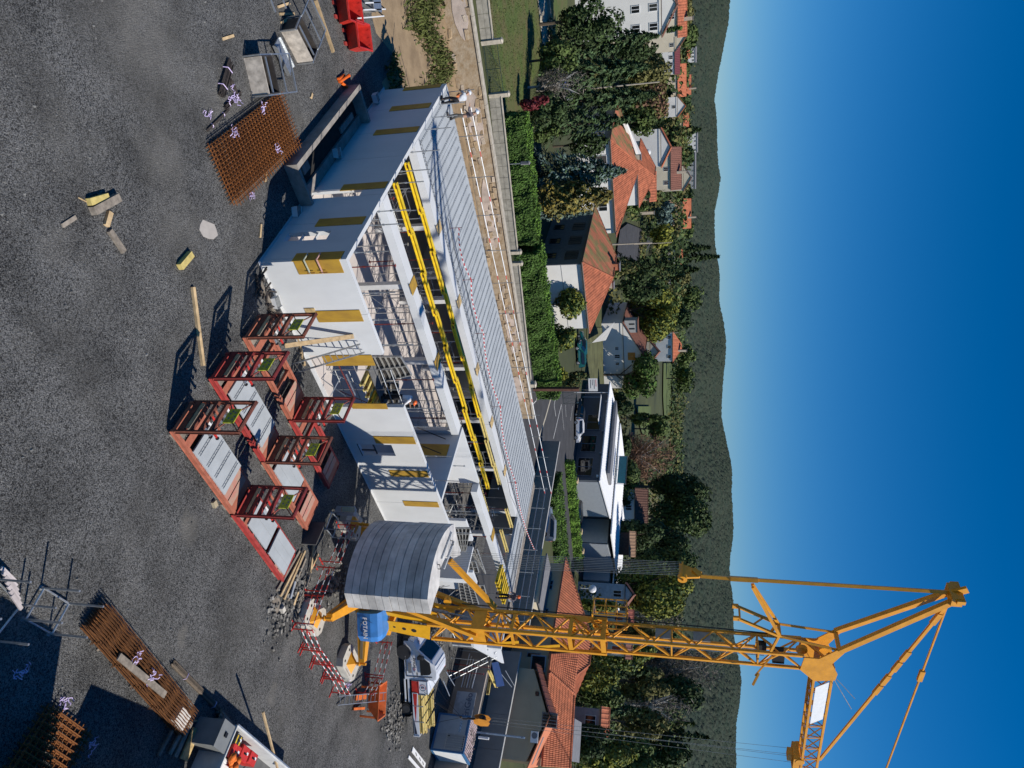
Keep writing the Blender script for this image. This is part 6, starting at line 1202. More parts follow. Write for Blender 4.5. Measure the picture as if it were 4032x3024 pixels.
for i in range(46):
    for j in range(6):
        x = (i+.5+rng.uniform(-.25, .25)+(j % 2)*.5)*WL/46; z = .18+j*.31+rng.uniform(-.05, .05)
        if math.sin(x*.55+2.2*math.sin(j*.5+x*.17))+rng.normal(0, .25) > .15 or x > WL-.4: continue
        q = inv_t @ Vector(A0+wd*x+wn*.02+ez*z); o = link_mesh('stone', stm[k % 6], t, q, (rng.uniform(-.2, .2), rng.uniform(-.2, .2), .16*0+rng.uniform(-.2, .2))); o.scale = (rng.uniform(.4, .8), rng.uniform(.06, .11), rng.uniform(.2, .32)); k += 1
for (x, z, l, h) in ((6, 1.1, 5, 1.0), (14.5, 1.2, 3.6, 1.1), (22, 1.0, 4.5, 1.2), (30, .9, 6, 1.0), (41, 1.2, 5, .9), (47.5, 1.0, 3, 1.2)):
    m = MB(); pts = []
    for i in range(12): a = i*math.pi/6; pts.append(A0+wd*(x+l/2*math.cos(a)*(1+.12*math.sin(3*a+x)))+ez*(z+h/2*math.sin(a)*(1+.1*math.cos(5*a)))+wn*.005)
    m.prism(pts, wn*.03); m.out('plaster_patch', m_plas, t)
for i in range(17):
    m = MB(); x0, x1 = WL*i/17, WL*(i+1)/17-.02; m.hexa([A0+wd*x0-wn*.56+ez*HW, A0+wd*x1-wn*.56+ez*HW, A0+wd*x1+wn*.08+ez*HW, A0+wd*x0+wn*.08+ez*HW]+[A0+wd*x0-wn*.56+ez*(HW+.12), A0+wd*x1-wn*.56+ez*(HW+.12), A0+wd*x1+wn*.08+ez*(HW+.12), A0+wd*x0+wn*.08+ez*(HW+.12)]); m.out('coping_stone', m_cop, t)
m = MB(); m.hexa([A0+wd*27.5+wn*.01+ez*.7, A0+wd*31+wn*.01+ez*.7, A0+wd*31+wn*.03+ez*.7, A0+wd*27.5+wn*.03+ez*.7]+[A0+wd*27.5+wn*.01+ez*1.2, A0+wd*31+wn*.01+ez*1.2, A0+wd*31+wn*.03+ez*1.2, A0+wd*27.5+wn*.03+ez*1.2]); m.out('recess_shade', m_dark, t)  # black sheet on the wall face, painted as a recess's shade
# low block wall with posts on the road side
F = [np.append(P(*zu(580, -700))[:2], 0), np.append(P(*zu(580, 0))[:2], 0), np.append(P(*zu(650, 560))[:2], 0)]
G_ = [W(9.6, 38.8), W(23.0, 34.6), W(36.4, 30.2)]
m_blockw = M('block_wall', (.40, .37, .31), .92, var=.25, scale=2.5, bump=.3, bscale=15)
def block_wall(p, q, h, label):
    d = (q-p)/np.linalg.norm(q-p); n = np.array([-d[1], d[0], 0]); L = np.linalg.norm(q-p); t = thing('garden_wall', label, 'wall', (p+q)/2, math.atan2(d[1], d[0])); nb = max(2, int(L/.95))
    for i in range(nb):
        for j in range(2):
            m = MB(); x0, x1 = L*i/nb+.012, L*(i+1)/nb-.012; a = [p+d*x0-n*.1, p+d*x1-n*.1, p+d*x1+n*.1, p+d*x0+n*.1]; m.hexa([v+ez*(h*j/2) for v in a]+[v+ez*(h*(j+1)/2-.02) for v in a]); m.out('block', m_blockw, t)
    m = MB(); a = [p-n*.16, q-n*.16, q+n*.16, p+n*.16]; m.hexa([v+ez*h for v in a]+[v+ez*(h+.07) for v in a]); m.out('coping', m_cop, t); return t
block_wall(F[0], F[1], 1.0, 'low grey block wall along the lawn, cut off by the top edge'); block_wall(F[1], F[2], 1.0, 'low grey block wall along the lawn up to the first pale gate post'); block_wall(G_[0], G_[1], 1.05, 'low block wall with coping in front of the left hedge'); block_wall(G_[1]+(G_[2]-G_[1])*.08, G_[2], 1.05, 'low block wall with coping in front of the right hedge')
def post(q, h, w_, label, rz=0.9):
    t = thing('gate_post', label, 'post', q*[1, 1, 0], rz); m = MB(); m.box((0, 0, h/2), (w_, w_, h)); m.out('shaft', m_cop, t, world=False); m = MB(); m.hexa([(-w_*.62, -w_*.62, h), (w_*.62, -w_*.62, h), (w_*.62, w_*.62, h), (-w_*.62, w_*.62, h), (-w_*.3, -w_*.3, h+.12), (w_*.3, -w_*.3, h+.12), (w_*.3, w_*.3, h+.12), (-w_*.3, w_*.3, h+.12)]); m.out('cap', m_cop, t, world=False)
post(F[2], 1.75, .36, 'pale concrete gate post at the left end of the wire gate'); post(G_[0], 1.75, .36, 'pale concrete gate post at the right end of the wire gate, beside the workers')
post(G_[1]+wd*0, 1.35, .36, 'pale post between the two hedges, left of the small gate'); post(G_[1]+(G_[2]-G_[1])*.08, 1.35, .36, 'pale post between the two hedges, right of the small gate'); post(G_[2], 1.5, .5, 'white post at the right end of the hedge by the car park')
post(P(2138, 245), 1.3, .45, 'pale post at the near end of the brick path'); post(P(2133, 385), 1.4, .5, 'pale pillar with dark letter box between lawn and garden')
m_fence = M('green_wire', (.05, .085, .075), .5, .4, var=.2)
def wire_fence(p, q, h, n_, label, mat=None, cat='fence', panels=2):
    p, q = p*[1, 1, 0], q*[1, 1, 0]; d = (q-p)/np.linalg.norm(q-p); t = thing('wire_gate' if cat == 'gate' else 'wire_fence', label, cat, (p+q)/2, math.atan2(d[1], d[0])); L = np.linalg.norm(q-p)
    for i in range(panels+1): m = MB(); m.bar(p+d*L*i/panels+ez*.05, p+d*L*i/panels+ez*h, .05); m.out('fence_post', mat or m_fence, t)
    m = MB(); m.bar(p+ez*(h-.03), q+ez*(h-.03), .04); m.bar(p+ez*.12, q+ez*.12, .04); m.out('rail', mat or m_fence, t)
    m = MB()
    for i in range(n_): m.bar(p+d*L*i/n_+ez*.12, p+d*L*i/n_+ez*h, .012)
    for i in range(5): m.bar(p+ez*(.12+(h-.15)*i/5), q+ez*(.12+(h-.15)*i/5), .010)
    for i in range(panels): m.bar(p+d*L*i/panels+ez*.12, p+d*L*(i+1)/panels+ez*h, .025)
    o = m.out('wire_mesh', mat or m_fence, t); o['kind'] = 'stuff'; return t
wire_fence(F[2], G_[0], 1.35, 30, 'green wire double gate between two pale posts, with a shrub behind', cat='gate'); wire_fence(G_[1], G_[1]+(G_[2]-G_[1])*.08, 1.2, 10, 'small dark gate with a sign between the two hedges', cat='gate', panels=1)
wire_fence(P(2145, 1545), P(2135, 1500), 1.2, 8, 'small grey mesh gate at the right end of the hedge', cat='gate', panels=1)
wire_fence(P(*zk(350, 190)), P(*zk(345, 95)), 2.1, 12, 'dark green sliding gate at the car park entrance', cat='gate')
wire_fence(P(2385, 1100), P(2385, 1600), 1.5, 40, 'thin green wire fence in front of the white gabled house', panels=7)
# brick path
t = thing('garden_path', 'pale brick path along the far edge of the lawn', 'path', P(*zu(1430, 500)), 0); q = [P(*zu(1365, -150)), P(*zu(1480, -150)), P(*zu(1575, 860)), P(*zu(1470, 800))]; m_pave = M('path_brick', (.46, .41, .31), .9, var=.15, scale=4, rnd=.15)
m = MB(); m.poly([p+ez*.018 for p in q]); m.out('path_bed', M('path_joint', (.20, .18, .14), .95), t)
for i in range(26):
    for j in range(3):
        f = lambda u, v: (q[0]*(1-v)+q[1]*v)*(1-u)+(q[3]*(1-v)+q[2]*v)*u
        u0, u1 = (i+.04+.5*(j % 2)*.6)/26, min(1, (i+.96+.5*(j % 2)*.6)/26); v0, v1 = (j+.04)/3, (j+.96)/3; a = [f(u0, v0), f(u1, v0), f(u1, v1), f(u0, v1)]; m = MB(); m.hexa([p+ez*.02 for p in a]+[p+ez*.05 for p in a]); m.out('brick', m_pave, t)
block_wall(P(*zu(1490, -100)), P(*zu(1575, 860)), .35, 'thin kerb wall along the brick path'); block_wall(P(2140, 270), P(2112, 360), .9, 'short garden wall between brick path and pillar')
# ------------------------------------------------------------------ foliage
def fol(name, col, var=.45, rnd=.4): return M(name, col, .75, var=var, scale=.9, rnd=rnd, spec=.25)
m_f = {'hedge': fol('hedge_green', (0.065, 0.127, 0.023)), 'hedge2': fol('hedge_bright', (0.130, 0.247, 0.033)), 'dark': fol('leaf_dark', (0.044, 0.072, 0.023)), 'mid': fol('leaf_mid', (0.081, 0.117, 0.031)), 'yellow': fol('leaf_yellow', (0.195, 0.202, 0.031)), 'olive': fol('leaf_olive', (0.130, 0.124, 0.039)), 'blue': fol('needle_blue', (0.111, 0.163, 0.143)), 'deodar': fol('needle_green', (0.062, 0.107, 0.044)), 'gold': fol('leaf_gold', (0.234, 0.182, 0.039)), 'rust': fol('twig_rust', (0.208, 0.117, 0.072)), 'grey': fol('twig_grey', (0.156, 0.137, 0.114)), 'weed': fol('weed_green', (0.085, 0.101, 0.026)), 'red': fol('vine_red', (0.182, 0.033, 0.039))}
m_bark = M('bark', (.10, .078, .055), .95, var=.4, scale=6, bump=.5, bscale=20); m_birch = M('birch_bark', (.48, .46, .43), .9, var=.3, scale=5)
def leaf_mesh(name, C, N, S, mat, aspect=.6, droop=None):
    n = len(C); N = N/np.maximum(np.linalg.norm(N, axis=1, keepdims=True), 1e-6); R_ = rng.normal(0, 1, (n, 3)) if droop is None else droop+rng.normal(0, .35, (n, 3))
    U = R_-N*np.sum(R_*N, 1, keepdims=True); U /= np.maximum(np.linalg.norm(U, axis=1, keepdims=True), 1e-6); V = np.cross(N, U); S = np.asarray(S).reshape(-1, 1)*np.ones((n, 1)); U = U*S; V = V*S*aspect
    v = np.stack([C-U, C+V, C+U, C-V], 1).reshape(-1, 3); me = bpy.data.meshes.new(name); me.vertices.add(4*n); me.vertices.foreach_set('co', v.ravel()); me.loops.add(4*n); me.loops.foreach_set('vertex_index', np.arange(4*n)); me.polygons.add(n); me.polygons.foreach_set('loop_start', np.arange(0, 4*n, 4)); me.update(); me.validate(); me.materials.append(mat); return me
def crown_points(kind, h, r, n, z0):
    if kind == 'broad' or kind == 'bush':
        nl = 11 if kind == 'broad' else 6; zc = (z0+h)/2; hz = (h-z0)/2; L_ = []
        for i in range(nl):
            u = rng.normal(0, 1, 3); u /= np.linalg.norm(u); L_.append((np.array([u[0]*r*.55, u[1]*r*.55, zc+u[2]*hz*.55]), r*rng.uniform(.36, .58), hz*rng.uniform(.34, .55)))
        k = rng.integers(0, nl, n); u = rng.normal(0, 1, (n, 3)); u /= np.linalg.norm(u, axis=1, keepdims=True); rad = rng.uniform(.45, 1.08, n)**.5
        C = np.array([L_[i][0] for i in k])+u*np.stack([rad*np.array([L_[i][1] for i in k])]*2+[rad*np.array([L_[i][2] for i in k])], 1); return C, u+rng.normal(0, .45, (n, 3))
    if kind in ('conifer', 'spruce', 'cypress'):
        nb = max(40, n//26); C, N = [], []
        for b in range(nb):
            f = ((b+rng.uniform(0, 1))/nb); z = z0+(h-z0)*f; rr = r*((1-f)**(.75 if kind != 'cypress' else .45))*rng.uniform(.72, 1.12); a = b*2.399+rng.normal(0, .2); m = n//nb
            tt = rng.uniform(.15, 1, m)**.7; dr = {'conifer': -.38, 'spruce': -.12, 'cypress': .55}[kind]
            w_ = rr*.26*(1.05-tt*.6); px = np.cos(a)*tt*rr-np.sin(a)*rng.normal(0, 1, m)*w_*.7; py = np.sin(a)*tt*rr+np.cos(a)*rng.normal(0, 1, m)*w_*.7; pz = z+dr*rr*tt**1.6+rng.normal(0, .05*rr+.05, m)
            C.append(np.stack([px, py, pz], 1)); N.append(np.stack([np.cos(a)*.55+rng.normal(0, .4, m), np.sin(a)*.55+rng.normal(0, .4, m), .75+rng.normal(0, .3, m)], 1))
        return np.concatenate(C), np.concatenate(N)
    if kind == 'bare':
        C, N = [], []
        for b in range(n//14): u = rng.normal(0, 1, 3); u /= np.linalg.norm(u); u[2] = abs(u[2]); e = np.array([u[0]*r, u[1]*r, z0+(h-z0)*(.25+.75*u[2])])*1.0; m = 14; tt = rng.uniform(.35, 1, m)[:, None]; s = np.array([0, 0, z0]); C.append(s+(e-s)*tt+rng.normal(0, .06*r, (m, 3))); N.append(rng.normal(0, 1, (m, 3)))
        return np.concatenate(C), np.concatenate(N)
def tree(q, h, r, kind, col, n, leaf, label, cat='tree', name=None, group=None, z0=None, trunk=True, mat2=None):
    t = thing(name or {'broad': 'broadleaf_tree', 'bush': 'bush', 'conifer': 'conifer', 'spruce': 'spruce', 'cypress': 'cypress', 'bare': 'bare_tree'}[kind], label, cat, q, rng.uniform(0, 6), group)
    z0 = z0 if z0 is not None else (h*.22 if kind == 'broad' else h*.05)
    C, N = crown_points(kind, h, r, n, z0); dr = None
    if kind in ('conifer', 'cypress', 'spruce'): dr = np.stack([C[:, 0], C[:, 1], np.full(len(C), -.6*r if kind == 'conifer' else (1.2*r if kind == 'cypress' else -.1*r))], 1)/max(r, .1)
    asp = {'broad': .62, 'bush': .62, 'conifer': .34, 'spruce': .36, 'cypress': .38, 'bare': .07}[kind]
    if mat2:
        k = rng.uniform(0, 1, len(C)) < .38; link_mesh('crown', leaf_mesh('crown', C[~k], N[~k], leaf*rng.uniform(.7, 1.3, (~k).sum()), m_f[col], asp, None if dr is None else dr[~k]), t); link_mesh('foliage', leaf_mesh('foliage', C[k], N[k], leaf*rng.uniform(.7, 1.3, k.sum()), m_f[mat2], asp, None if dr is None else dr[k]), t)
    else: link_mesh('crown', leaf_mesh('crown', C, N, leaf*(1.6 if kind == 'bare' else 1)*rng.uniform(.7, 1.3, len(C)), m_f[col], asp, dr), t)
    if trunk:
        tr_ = max(.08, h*.022); bk = m_birch if kind == 'bare' else m_bark; m = MB(); top = h*(.92 if kind in ('conifer', 'spruce') else .62); m.tube((0, 0, -.8), (0, 0, top*.5), tr_, 7, tr_*.75); m.tube((0, 0, top*.5), (0, 0, top), tr_*.75, 6, tr_*.25); m.out('trunk', bk, t, world=False)
        if kind in ('broad', 'bare'):
            for k in range(6 if kind == 'broad' else 9): a = k*1.1+rng.uniform(0, .6); z1 = h*rng.uniform(.2, .45); e = np.array([math.cos(a)*r*.7, math.sin(a)*r*.7, z1+h*rng.uniform(.2, .4)]); m = MB(); m.tube((0, 0, z1), e*[.5, .5, 1]-[0, 0, (e[2]-z1)*.4], tr_*.5, 5, tr_*.35); m.tube(e*[.5, .5, 1]-[0, 0, (e[2]-z1)*.4], e, tr_*.35, 5, tr_*.1); m.out('limb', bk, t, world=False)
    return t
def gz_(x, y): return float(ground_h(np.array(x), np.array(y)))
def tree_px(Yc, Xtop, wpx, dist, kind, col, label, dens=1.0, Xbase=None, mat2=None, group=None, cat='tree', name=None):
    q = far(Xtop, Yc, dist); g = gz_(q[0], q[1])-.1; sc_ = dist/(FPX*.98); r = wpx*sc_/2; h = q[2]-g
    if Xbase is not None: g = max(g, far(Xbase, Yc, dist)[2]) if False else g
    leaf = max(.12, dist*.0024)*(1.0 if kind in ('broad', 'bush') else 1.5); n = int(dens*min(17000, max(1500, 7.0*(r*max(h, 1))/(leaf*leaf*.62))))
    return tree((q[0], q[1], g), h, r, kind, col, n, leaf, label, cat, name, group, mat2=mat2)
def hedge(p, q, wdt, h, label, cols=('hedge', 'hedge2'), n=9000, leaf=.14):
    p, q = np.array(p)*[1, 1, 0], np.array(q)*[1, 1, 0]; d = (q-p); L = np.linalg.norm(d); d /= L; nn = np.array([-d[1], d[0], 0]); t = thing('hedge', label, 'hedge', (p+q)/2, math.atan2(d[1], d[0]))
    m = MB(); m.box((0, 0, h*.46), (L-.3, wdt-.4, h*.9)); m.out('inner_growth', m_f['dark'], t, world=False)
    f = rng.choice(4, n, p=[.42, .08, .42, .08]); x = rng.uniform(-L/2, L/2, n); y = rng.uniform(-wdt/2, wdt/2, n); z = rng.uniform(0, h, n); wob = lambda a, b: .10*np.sin(a*1.7+b*2)+.07*np.sin(a*4.1+b)
    C = np.zeros((n, 3)); N = np.zeros((n, 3))
    for k, (ax, sg) in enumerate((('y', -1), ('y', 1), ('z', 1), ('x', 1))):
        s = f == k
        if ax == 'y': C[s] = np.stack([x[s], sg*wdt/2+wob(x[s], z[s])*sg+rng.normal(0, .05, s.sum()), z[s]], 1); N[s] = [0, sg, .35]
        if ax == 'z': C[s] = np.stack([x[s], y[s], h+wob(x[s], y[s])+rng.normal(0, .06, s.sum())], 1); N[s] = [0, 0, 1]
        if ax == 'x': e = rng.choice([-1, 1], s.sum()); C[s] = np.stack([e*L/2+rng.normal(0, .08, s.sum()), y[s], z[s]], 1); N[s, 0] = e
    N += rng.normal(0, .5, (n, 3)); link_mesh('foliage', leaf_mesh('foliage', C, N, leaf*rng.uniform(.6, 1.3, n), m_f[cols[0]], .45, np.tile([0, 0, 1.0], (n, 1))), t)
    k = rng.uniform(0, 1, n) < .32; k &= f == 2; link_mesh('new_growth', leaf_mesh('new_growth', C[k]+[0, 0, .05], N[k], leaf*rng.uniform(.6, 1.2, k.sum()), m_f[cols[1]], .4, np.tile([0, 0, 1.0], (k.sum(), 1))), t); return t
hedge(W(12.5, 41.3), W(24.2, 38.4), 2.6, 2.45, 'tall clipped green hedge beside the lawn, left of the small gate', n=13000); hedge(W(24.9, 38.2), W(43.5, 36.2), 2.8, 2.5, 'long tall clipped green hedge right of the small gate', n=17000)
hedge(W(57.5, 33.5), W(75, 28), 5.5, .9, 'low wide green hedge between shaded wall and grey hall', n=12000, leaf=.16); hedge(W(64, 42.5), W(83, 37), 1.2, 1.2, 'narrow bright hedge along the car park in front of the grey hall', cols=('hedge2', 'hedge2'), n=6000)
hedge(P(2262, 2720, 0)*[1, 1, 0]+np.array([3, 9, 0]), P(2262, 3100, 0)*[1, 1, 0]+np.array([2, 9, 0]), 2.2, 3.4, 'tall green hedge behind the tiled roof of the near house', n=9000, cols=('hedge', 'hedge'))
# weeds on the sand bank
C = []; 
for k in range(2600):
    u = rng.uniform(0, 1); Y = u*400-60; X = 1690+90*math.sin(u*9+1)*.3+rng.normal(0, 26)+.22*Y*.55; C.append(P(X, Y, rng.uniform(.02, .3)))
for k in range(1400): C.append(W(rng.uniform(-1, 10), 17.6+rng.uniform(0, 2.2), rng.uniform(.02, .35)))
for k in range(300): C.append(P(1600+rng.normal(0, 6)+rng.uniform(0, 60), rng.uniform(-20, 120), rng.uniform(.02, .2)))
C = np.array(C); o = link_mesh('weeds', leaf_mesh('weeds', C, rng.normal(0, 1, C.shape)+[0, 0, .6], .17*rng.uniform(.5, 1.4, len(C)), m_f['weed'], .35, np.tile([0, 0, 1.2], (len(C), 1)))); o['kind'] = 'stuff'
# rough grass tufts on the lawn
C = []
for k in range(5000): C.append(P(rng.uniform(1925, 2125), rng.uniform(-60, 400), rng.uniform(.02, .07)))
C = np.array(C); o = link_mesh('grass_tufts', leaf_mesh('grass_tufts', C, rng.normal(0, 1, C.shape)+[0, 0, 1.5], .10*rng.uniform(.5, 1.4, len(C)), M('grass_blade', (.085, .11, .026), .9, var=.5, scale=.5, rnd=.4), .3, np.tile([0, 0, .8], (len(C), 1)))); o['kind'] = 'stuff'
# ================================================================== houses and vehicles
m_ww = M('white_render', (.70, .68, .64), .9, var=.07, scale=.4); m_cream = M('cream_render', (.64, .56, .42), .9, var=.08, scale=.5); m_beige = M('beige_render', (.42, .36, .25), .92, var=.10, scale=.4); m_peach = M('peach_render', (.66, .42, .27), .9, var=.06)
m_greyr = M('grey_render', (.36, .36, .35), .9, var=.1, scale=.5); m_shutter = M('shutter_dark', (.05, .045, .04), .6); m_brwood = M('brown_timber', (.10, .045, .03), .8, var=.4, scale=3)
m_tile = M('terracotta', (.40, .125, .062), .85, var=.35, scale=1.2, rnd=.16); m_tilem = M('mossy_tile', (.36, .125, .07), .9, var=.5, scale=.7, rnd=.2, col2=(.17, .14, .06), thr=(.40, .56)); m_tileb = M('brown_tile', (.20, .085, .06), .85, var=.3, rnd=.15); m_tileo = M('orange_tile', (.47, .145, .068), .8, var=.25, scale=1.5, rnd=.14); m_slate = M('grey_roofing', (.20, .20, .21), .8, var=.2)
m_stonec = M('chimney_render', (.42, .36, .28), .9, var=.2, scale=3)
def rows_on(face, step, mat, par, name='tile_rows', r_=.07, cross=None):
    # rounded tile rows running from ridge to eave on a sloping face (eave0, eave1, top1, top0)
    e0, e1_, t1, t0 = [np.array(q, float) for q in face]; L = np.linalg.norm(e1_-e0); n_ = max(2, int(L/step)); m = MB(); u = (e1_-e0)/L; nn = np.cross(u, (t0-e0)); nn /= np.linalg.norm(nn); nn = nn if nn[2] > 0 else -nn
    up = np.cross(nn, u); up = up if up[2] > 0 else -up
    poly = [e0, e1_, t1, t0]
    for i in range(n_):
        x = (i+.5)/n_*L; p = e0+u*x; ys = []
        for a, b in zip(poly, poly[1:]+poly[:1]):
            xa, xb = (a-e0)@u, (b-e0)@u
            if abs(xa-xb) > 1e-6 and min(xa, xb)-1e-6 <= x <= max(xa, xb)+1e-6: f = (x-xa)/(xb-xa); ys.append(((a+(b-a)*f)-e0)@up)
        if len(ys) < 2 or max(ys)-min(ys) < .15: continue
        y0, y1 = min(ys), max(ys); w_ = step*.30; A, B_ = p+up*y0, p+up*y1
        m.add([A-u*w_, A+nn*r_, A+u*w_, B_-u*w_, B_+nn*r_, B_+u*w_], [(0, 1, 4, 3), (1, 2, 5, 4), (0, 2, 1)])
    if m.f: o = m.out(name, mat, par); o['kind'] = 'stuff'; return o
def win(wallq, u, z, w_, h, par, frame=None, pane=None, shut=None):
    # wallq = (origin, unit along wall, outward normal)
    o, d, n = wallq; c = o+d*u; m = MB(); m.hexa([c-d*w_/2-n*.02+ez*z, c+d*w_/2-n*.02+ez*z, c+d*w_/2+n*.035+ez*z, c-d*w_/2+n*.035+ez*z]+[c-d*w_/2-n*.02+ez*(z+h), c+d*w_/2-n*.02+ez*(z+h), c+d*w_/2+n*.035+ez*(z+h), c-d*w_/2+n*.035+ez*(z+h)]); f = m.out('window', pane or m_glass, par)
    m = MB()
    for a, b in (((-w_/2-.07, z), (w_/2+.07, z)), ((-w_/2-.07, z+h), (w_/2+.07, z+h)), ((-w_/2, z), (-w_/2, z+h)), ((w_/2, z), (w_/2, z+h)), ((0, z), (0, z+h))): m.bar(c+d*a[0]+n*.05+ez*a[1], c+d*b[0]+n*.05+ez*b[1], .07, .06)
    m.out('frame', frame or m_white, f)
    if shut:
        for s in (-1, 1): m = MB(); cc = c+d*s*(w_*.75+.05)+n*.05; m.hexa([cc-d*w_/4+ez*z-n*.02, cc+d*w_/4+ez*z-n*.02, cc+d*w_/4+ez*z+n*.02, cc-d*w_/4+ez*z+n*.02]+[cc-d*w_/4+ez*(z+h)-n*.02, cc+d*w_/4+ez*(z+h)-n*.02, cc+d*w_/4+ez*(z+h)+n*.02, cc-d*w_/4+ez*(z+h)+n*.02]); m.out('shutter', shut, par)
    return f
def chimney(q, w_, h, par, mat=None, cap=True):
    m = MB(); m.box(q+ez*h/2, (w_, w_*.8, h), .5); c = m.out('chimney', mat or m_stonec, par)
    if cap: m = MB(); m.box(q+ez*(h+.06), (w_*1.35, w_*1.1, .1), .5); m.out('chimney_cap', m_slate, c)
    return c
def hip_house(label, E0, E1, E2, ze, zr, zg, wall, roofL, roofR, over=.5, hipk=.5, step=.38, gable=False, cat='house', walls2=None):
    # E0 nearest eave corner, E1 along the right side, E2 along the left side; ridge parallel to the longer side
    E0, E1, E2 = [np.array([q[0], q[1], 0.]) for q in (E0, E1, E2)]; E3 = E1+E2-E0; a, b = E1-E0, E2-E0; La, Lb = np.linalg.norm(a), np.linalg.norm(b); ua, ub = a/La, b/Lb
    t = thing('house', label, cat, (E0+E3)/2+ez*zg, math.atan2(ua[1], ua[0])); z = ez*ze
    w0, w1, w2, w3 = E0+(ua+ub)*over, E1+(-ua+ub)*over, E2+(ua-ub)*over, E3-(ua+ub)*over
    if Lb >= La: hk = 0 if gable else La*hipk; r0, r1 = E0+a/2+ub*hk, E2+a/2-ub*hk; faces = {'left': (E0, E2, r1, r0), 'right': (E1, E3, r1, r0), 'front': (E0, E1, r0, r0), 'back': (E2, E3, r1, r1)}; gab = (('front', w0, w1, r0), ('back', w2, w3, r1))
    else: hk = 0 if gable else Lb*hipk; r0, r1 = E0+b/2+ua*hk, E1+b/2-ua*hk; faces = {'front': (E0, E1, r1, r0), 'back': (E2, E3, r1, r0), 'left': (E0, E2, r0, r0), 'right': (E1, E3, r1, r1)}; gab = (('left', w0, w2, r0), ('right', w1, w3, r1))
    m = MB(); m.hexa([q+ez*zg for q in (w0, w1, w3, w2)]+[q+z-ez*.12 for q in (w0, w1, w3, w2)])
    if gable:
        for nme, p, q, r in gab: m.prism([p+z-ez*.13, q+z-ez*.13, (p+q)/2+ez*(zr-.25)], ub*.2*(1 if Lb >= La and nme == 'front' else -1) if Lb >= La else ua*.2*(1 if nme == 'left' else -1))
    m.out('wall', wall, t); rf = None
    for k, (nme, fc) in enumerate(faces.items()):
        if gable and any(nme == g[0] for g in gab): continue
        top = [fc[2]+ez*zr, fc[3]+ez*zr]; q = [fc[0]+z, fc[1]+z]+top; mt = roofR if nme in ('front', 'right') and Lb >= La else (roofL if Lb >= La else (roofR if nme in ('front', 'back') else roofL))
        if np.linalg.norm(top[0]-top[1]) < .05: m = MB(); m.prism([q[0], q[1], top[0]], -ez*.12)
        else: m = MB(); m.prism(q, -ez*.12)
        o = m.out('roof', mt, t); rows_on((q[0], q[1], top[0], top[1]), step, mt, o); rf = rf or o
    m = MB(); 
    for p, q in ((E0, E1), (E0, E2)): m.tube(p+z-ez*.03, q+z-ez*.03, .07, 6)
    m.out('gutter', M('gutter_brown', (.10, .075, .065), .6), t)
    m = MB(); m.tube(r0+ez*zr, r1+ez*zr, .12, 6)
    if not gable:
        for c, r in ((E0, r0), (E1, r0 if Lb >= La else r1), (E2, r1 if Lb >= La else r0)): m.tube(c+z, r+ez*zr, .10, 6)
    m.out('ridge_tiles', roofR, rf)
    Wr = (w0, ua, -ub); Wl = (w0, ub, -ua)
    return t, Wr, Wl, rf, La-2*over, Lb-2*over, (r0, r1)
zd1, zb1, zf1 = zp(1900, 0, 1.659), zp(1900, 800, 1.659), zp(2300, 450, 3.318)
# --- dark fronted house with mossy roof (behind the hedge)
t, Wr, Wl, rf, La, Lb, rr = hip_house('house with dark front, white side wall and mossy terracotta roof behind the hedge', P(*zb1(650, 385), 5.3), P(*zb1(697, 850), 5.3), P(*zb1(735, 15), 5.3), 5.3, 8.1, 0, m_ww, m_tilem, m_tile, .45)
m_df = M('grey_shade_render', (.16, .155, .15), .9, var=.15)  # grey wall colour, darkened further with the shade on the left fronts
def shade_front(Wx, L, h, t, mat):
    m = MB(); a = Wx[0]+Wx[2]*.012; m.hexa([a, a+Wx[1]*L, a+Wx[1]*L-Wx[2]*.01, a-Wx[2]*.01]+[q+ez*h for q in (a, a+Wx[1]*L, a+Wx[1]*L-Wx[2]*.01, a-Wx[2]*.01)]); return m.out('front_shade_sheet', mat, t)
shade_front(Wl, Lb, 5.1, t, m_df)
for u in (2.2, 6.0, 9.8): win(Wl, u, 3.0, 1.0, 1.5, t, pane=m_shutter, frame=m_shutter, shut=m_shutter)
for u in (2.2, 6.0, 9.8): win(Wl, u, .6, 1.2, 1.3, t, frame=m_shutter)
m = MB(); m.hexa([Wr[0]+ez*2.7+Wr[2]*.02, Wr[0]+Wr[1]*La+ez*2.7+Wr[2]*.02, Wr[0]+Wr[1]*La+ez*2.7, Wr[0]+ez*2.7]+[Wr[0]+ez*2.76+Wr[2]*.02, Wr[0]+Wr[1]*La+ez*2.76+Wr[2]*.02, Wr[0]+Wr[1]*La+ez*2.76, Wr[0]+ez*2.76]); m.out('wall_line', m_slate, t)
chimney(P(*zb1(800, 535), 6.6), .7, 1.1, rf); chimney(np.append(((rr[0]+rr[1])/2)[:2], 7.9), .8, .8, rf, M('brick_chimney', (.40, .14, .07), .9))
m = MB(); m.tube(Wr[0]+Wr[2]*.06+ez*.3, Wr[0]+Wr[2]*.06+ez*5.1, .06, 6); m.out('drain_pipe', m_slate, t)
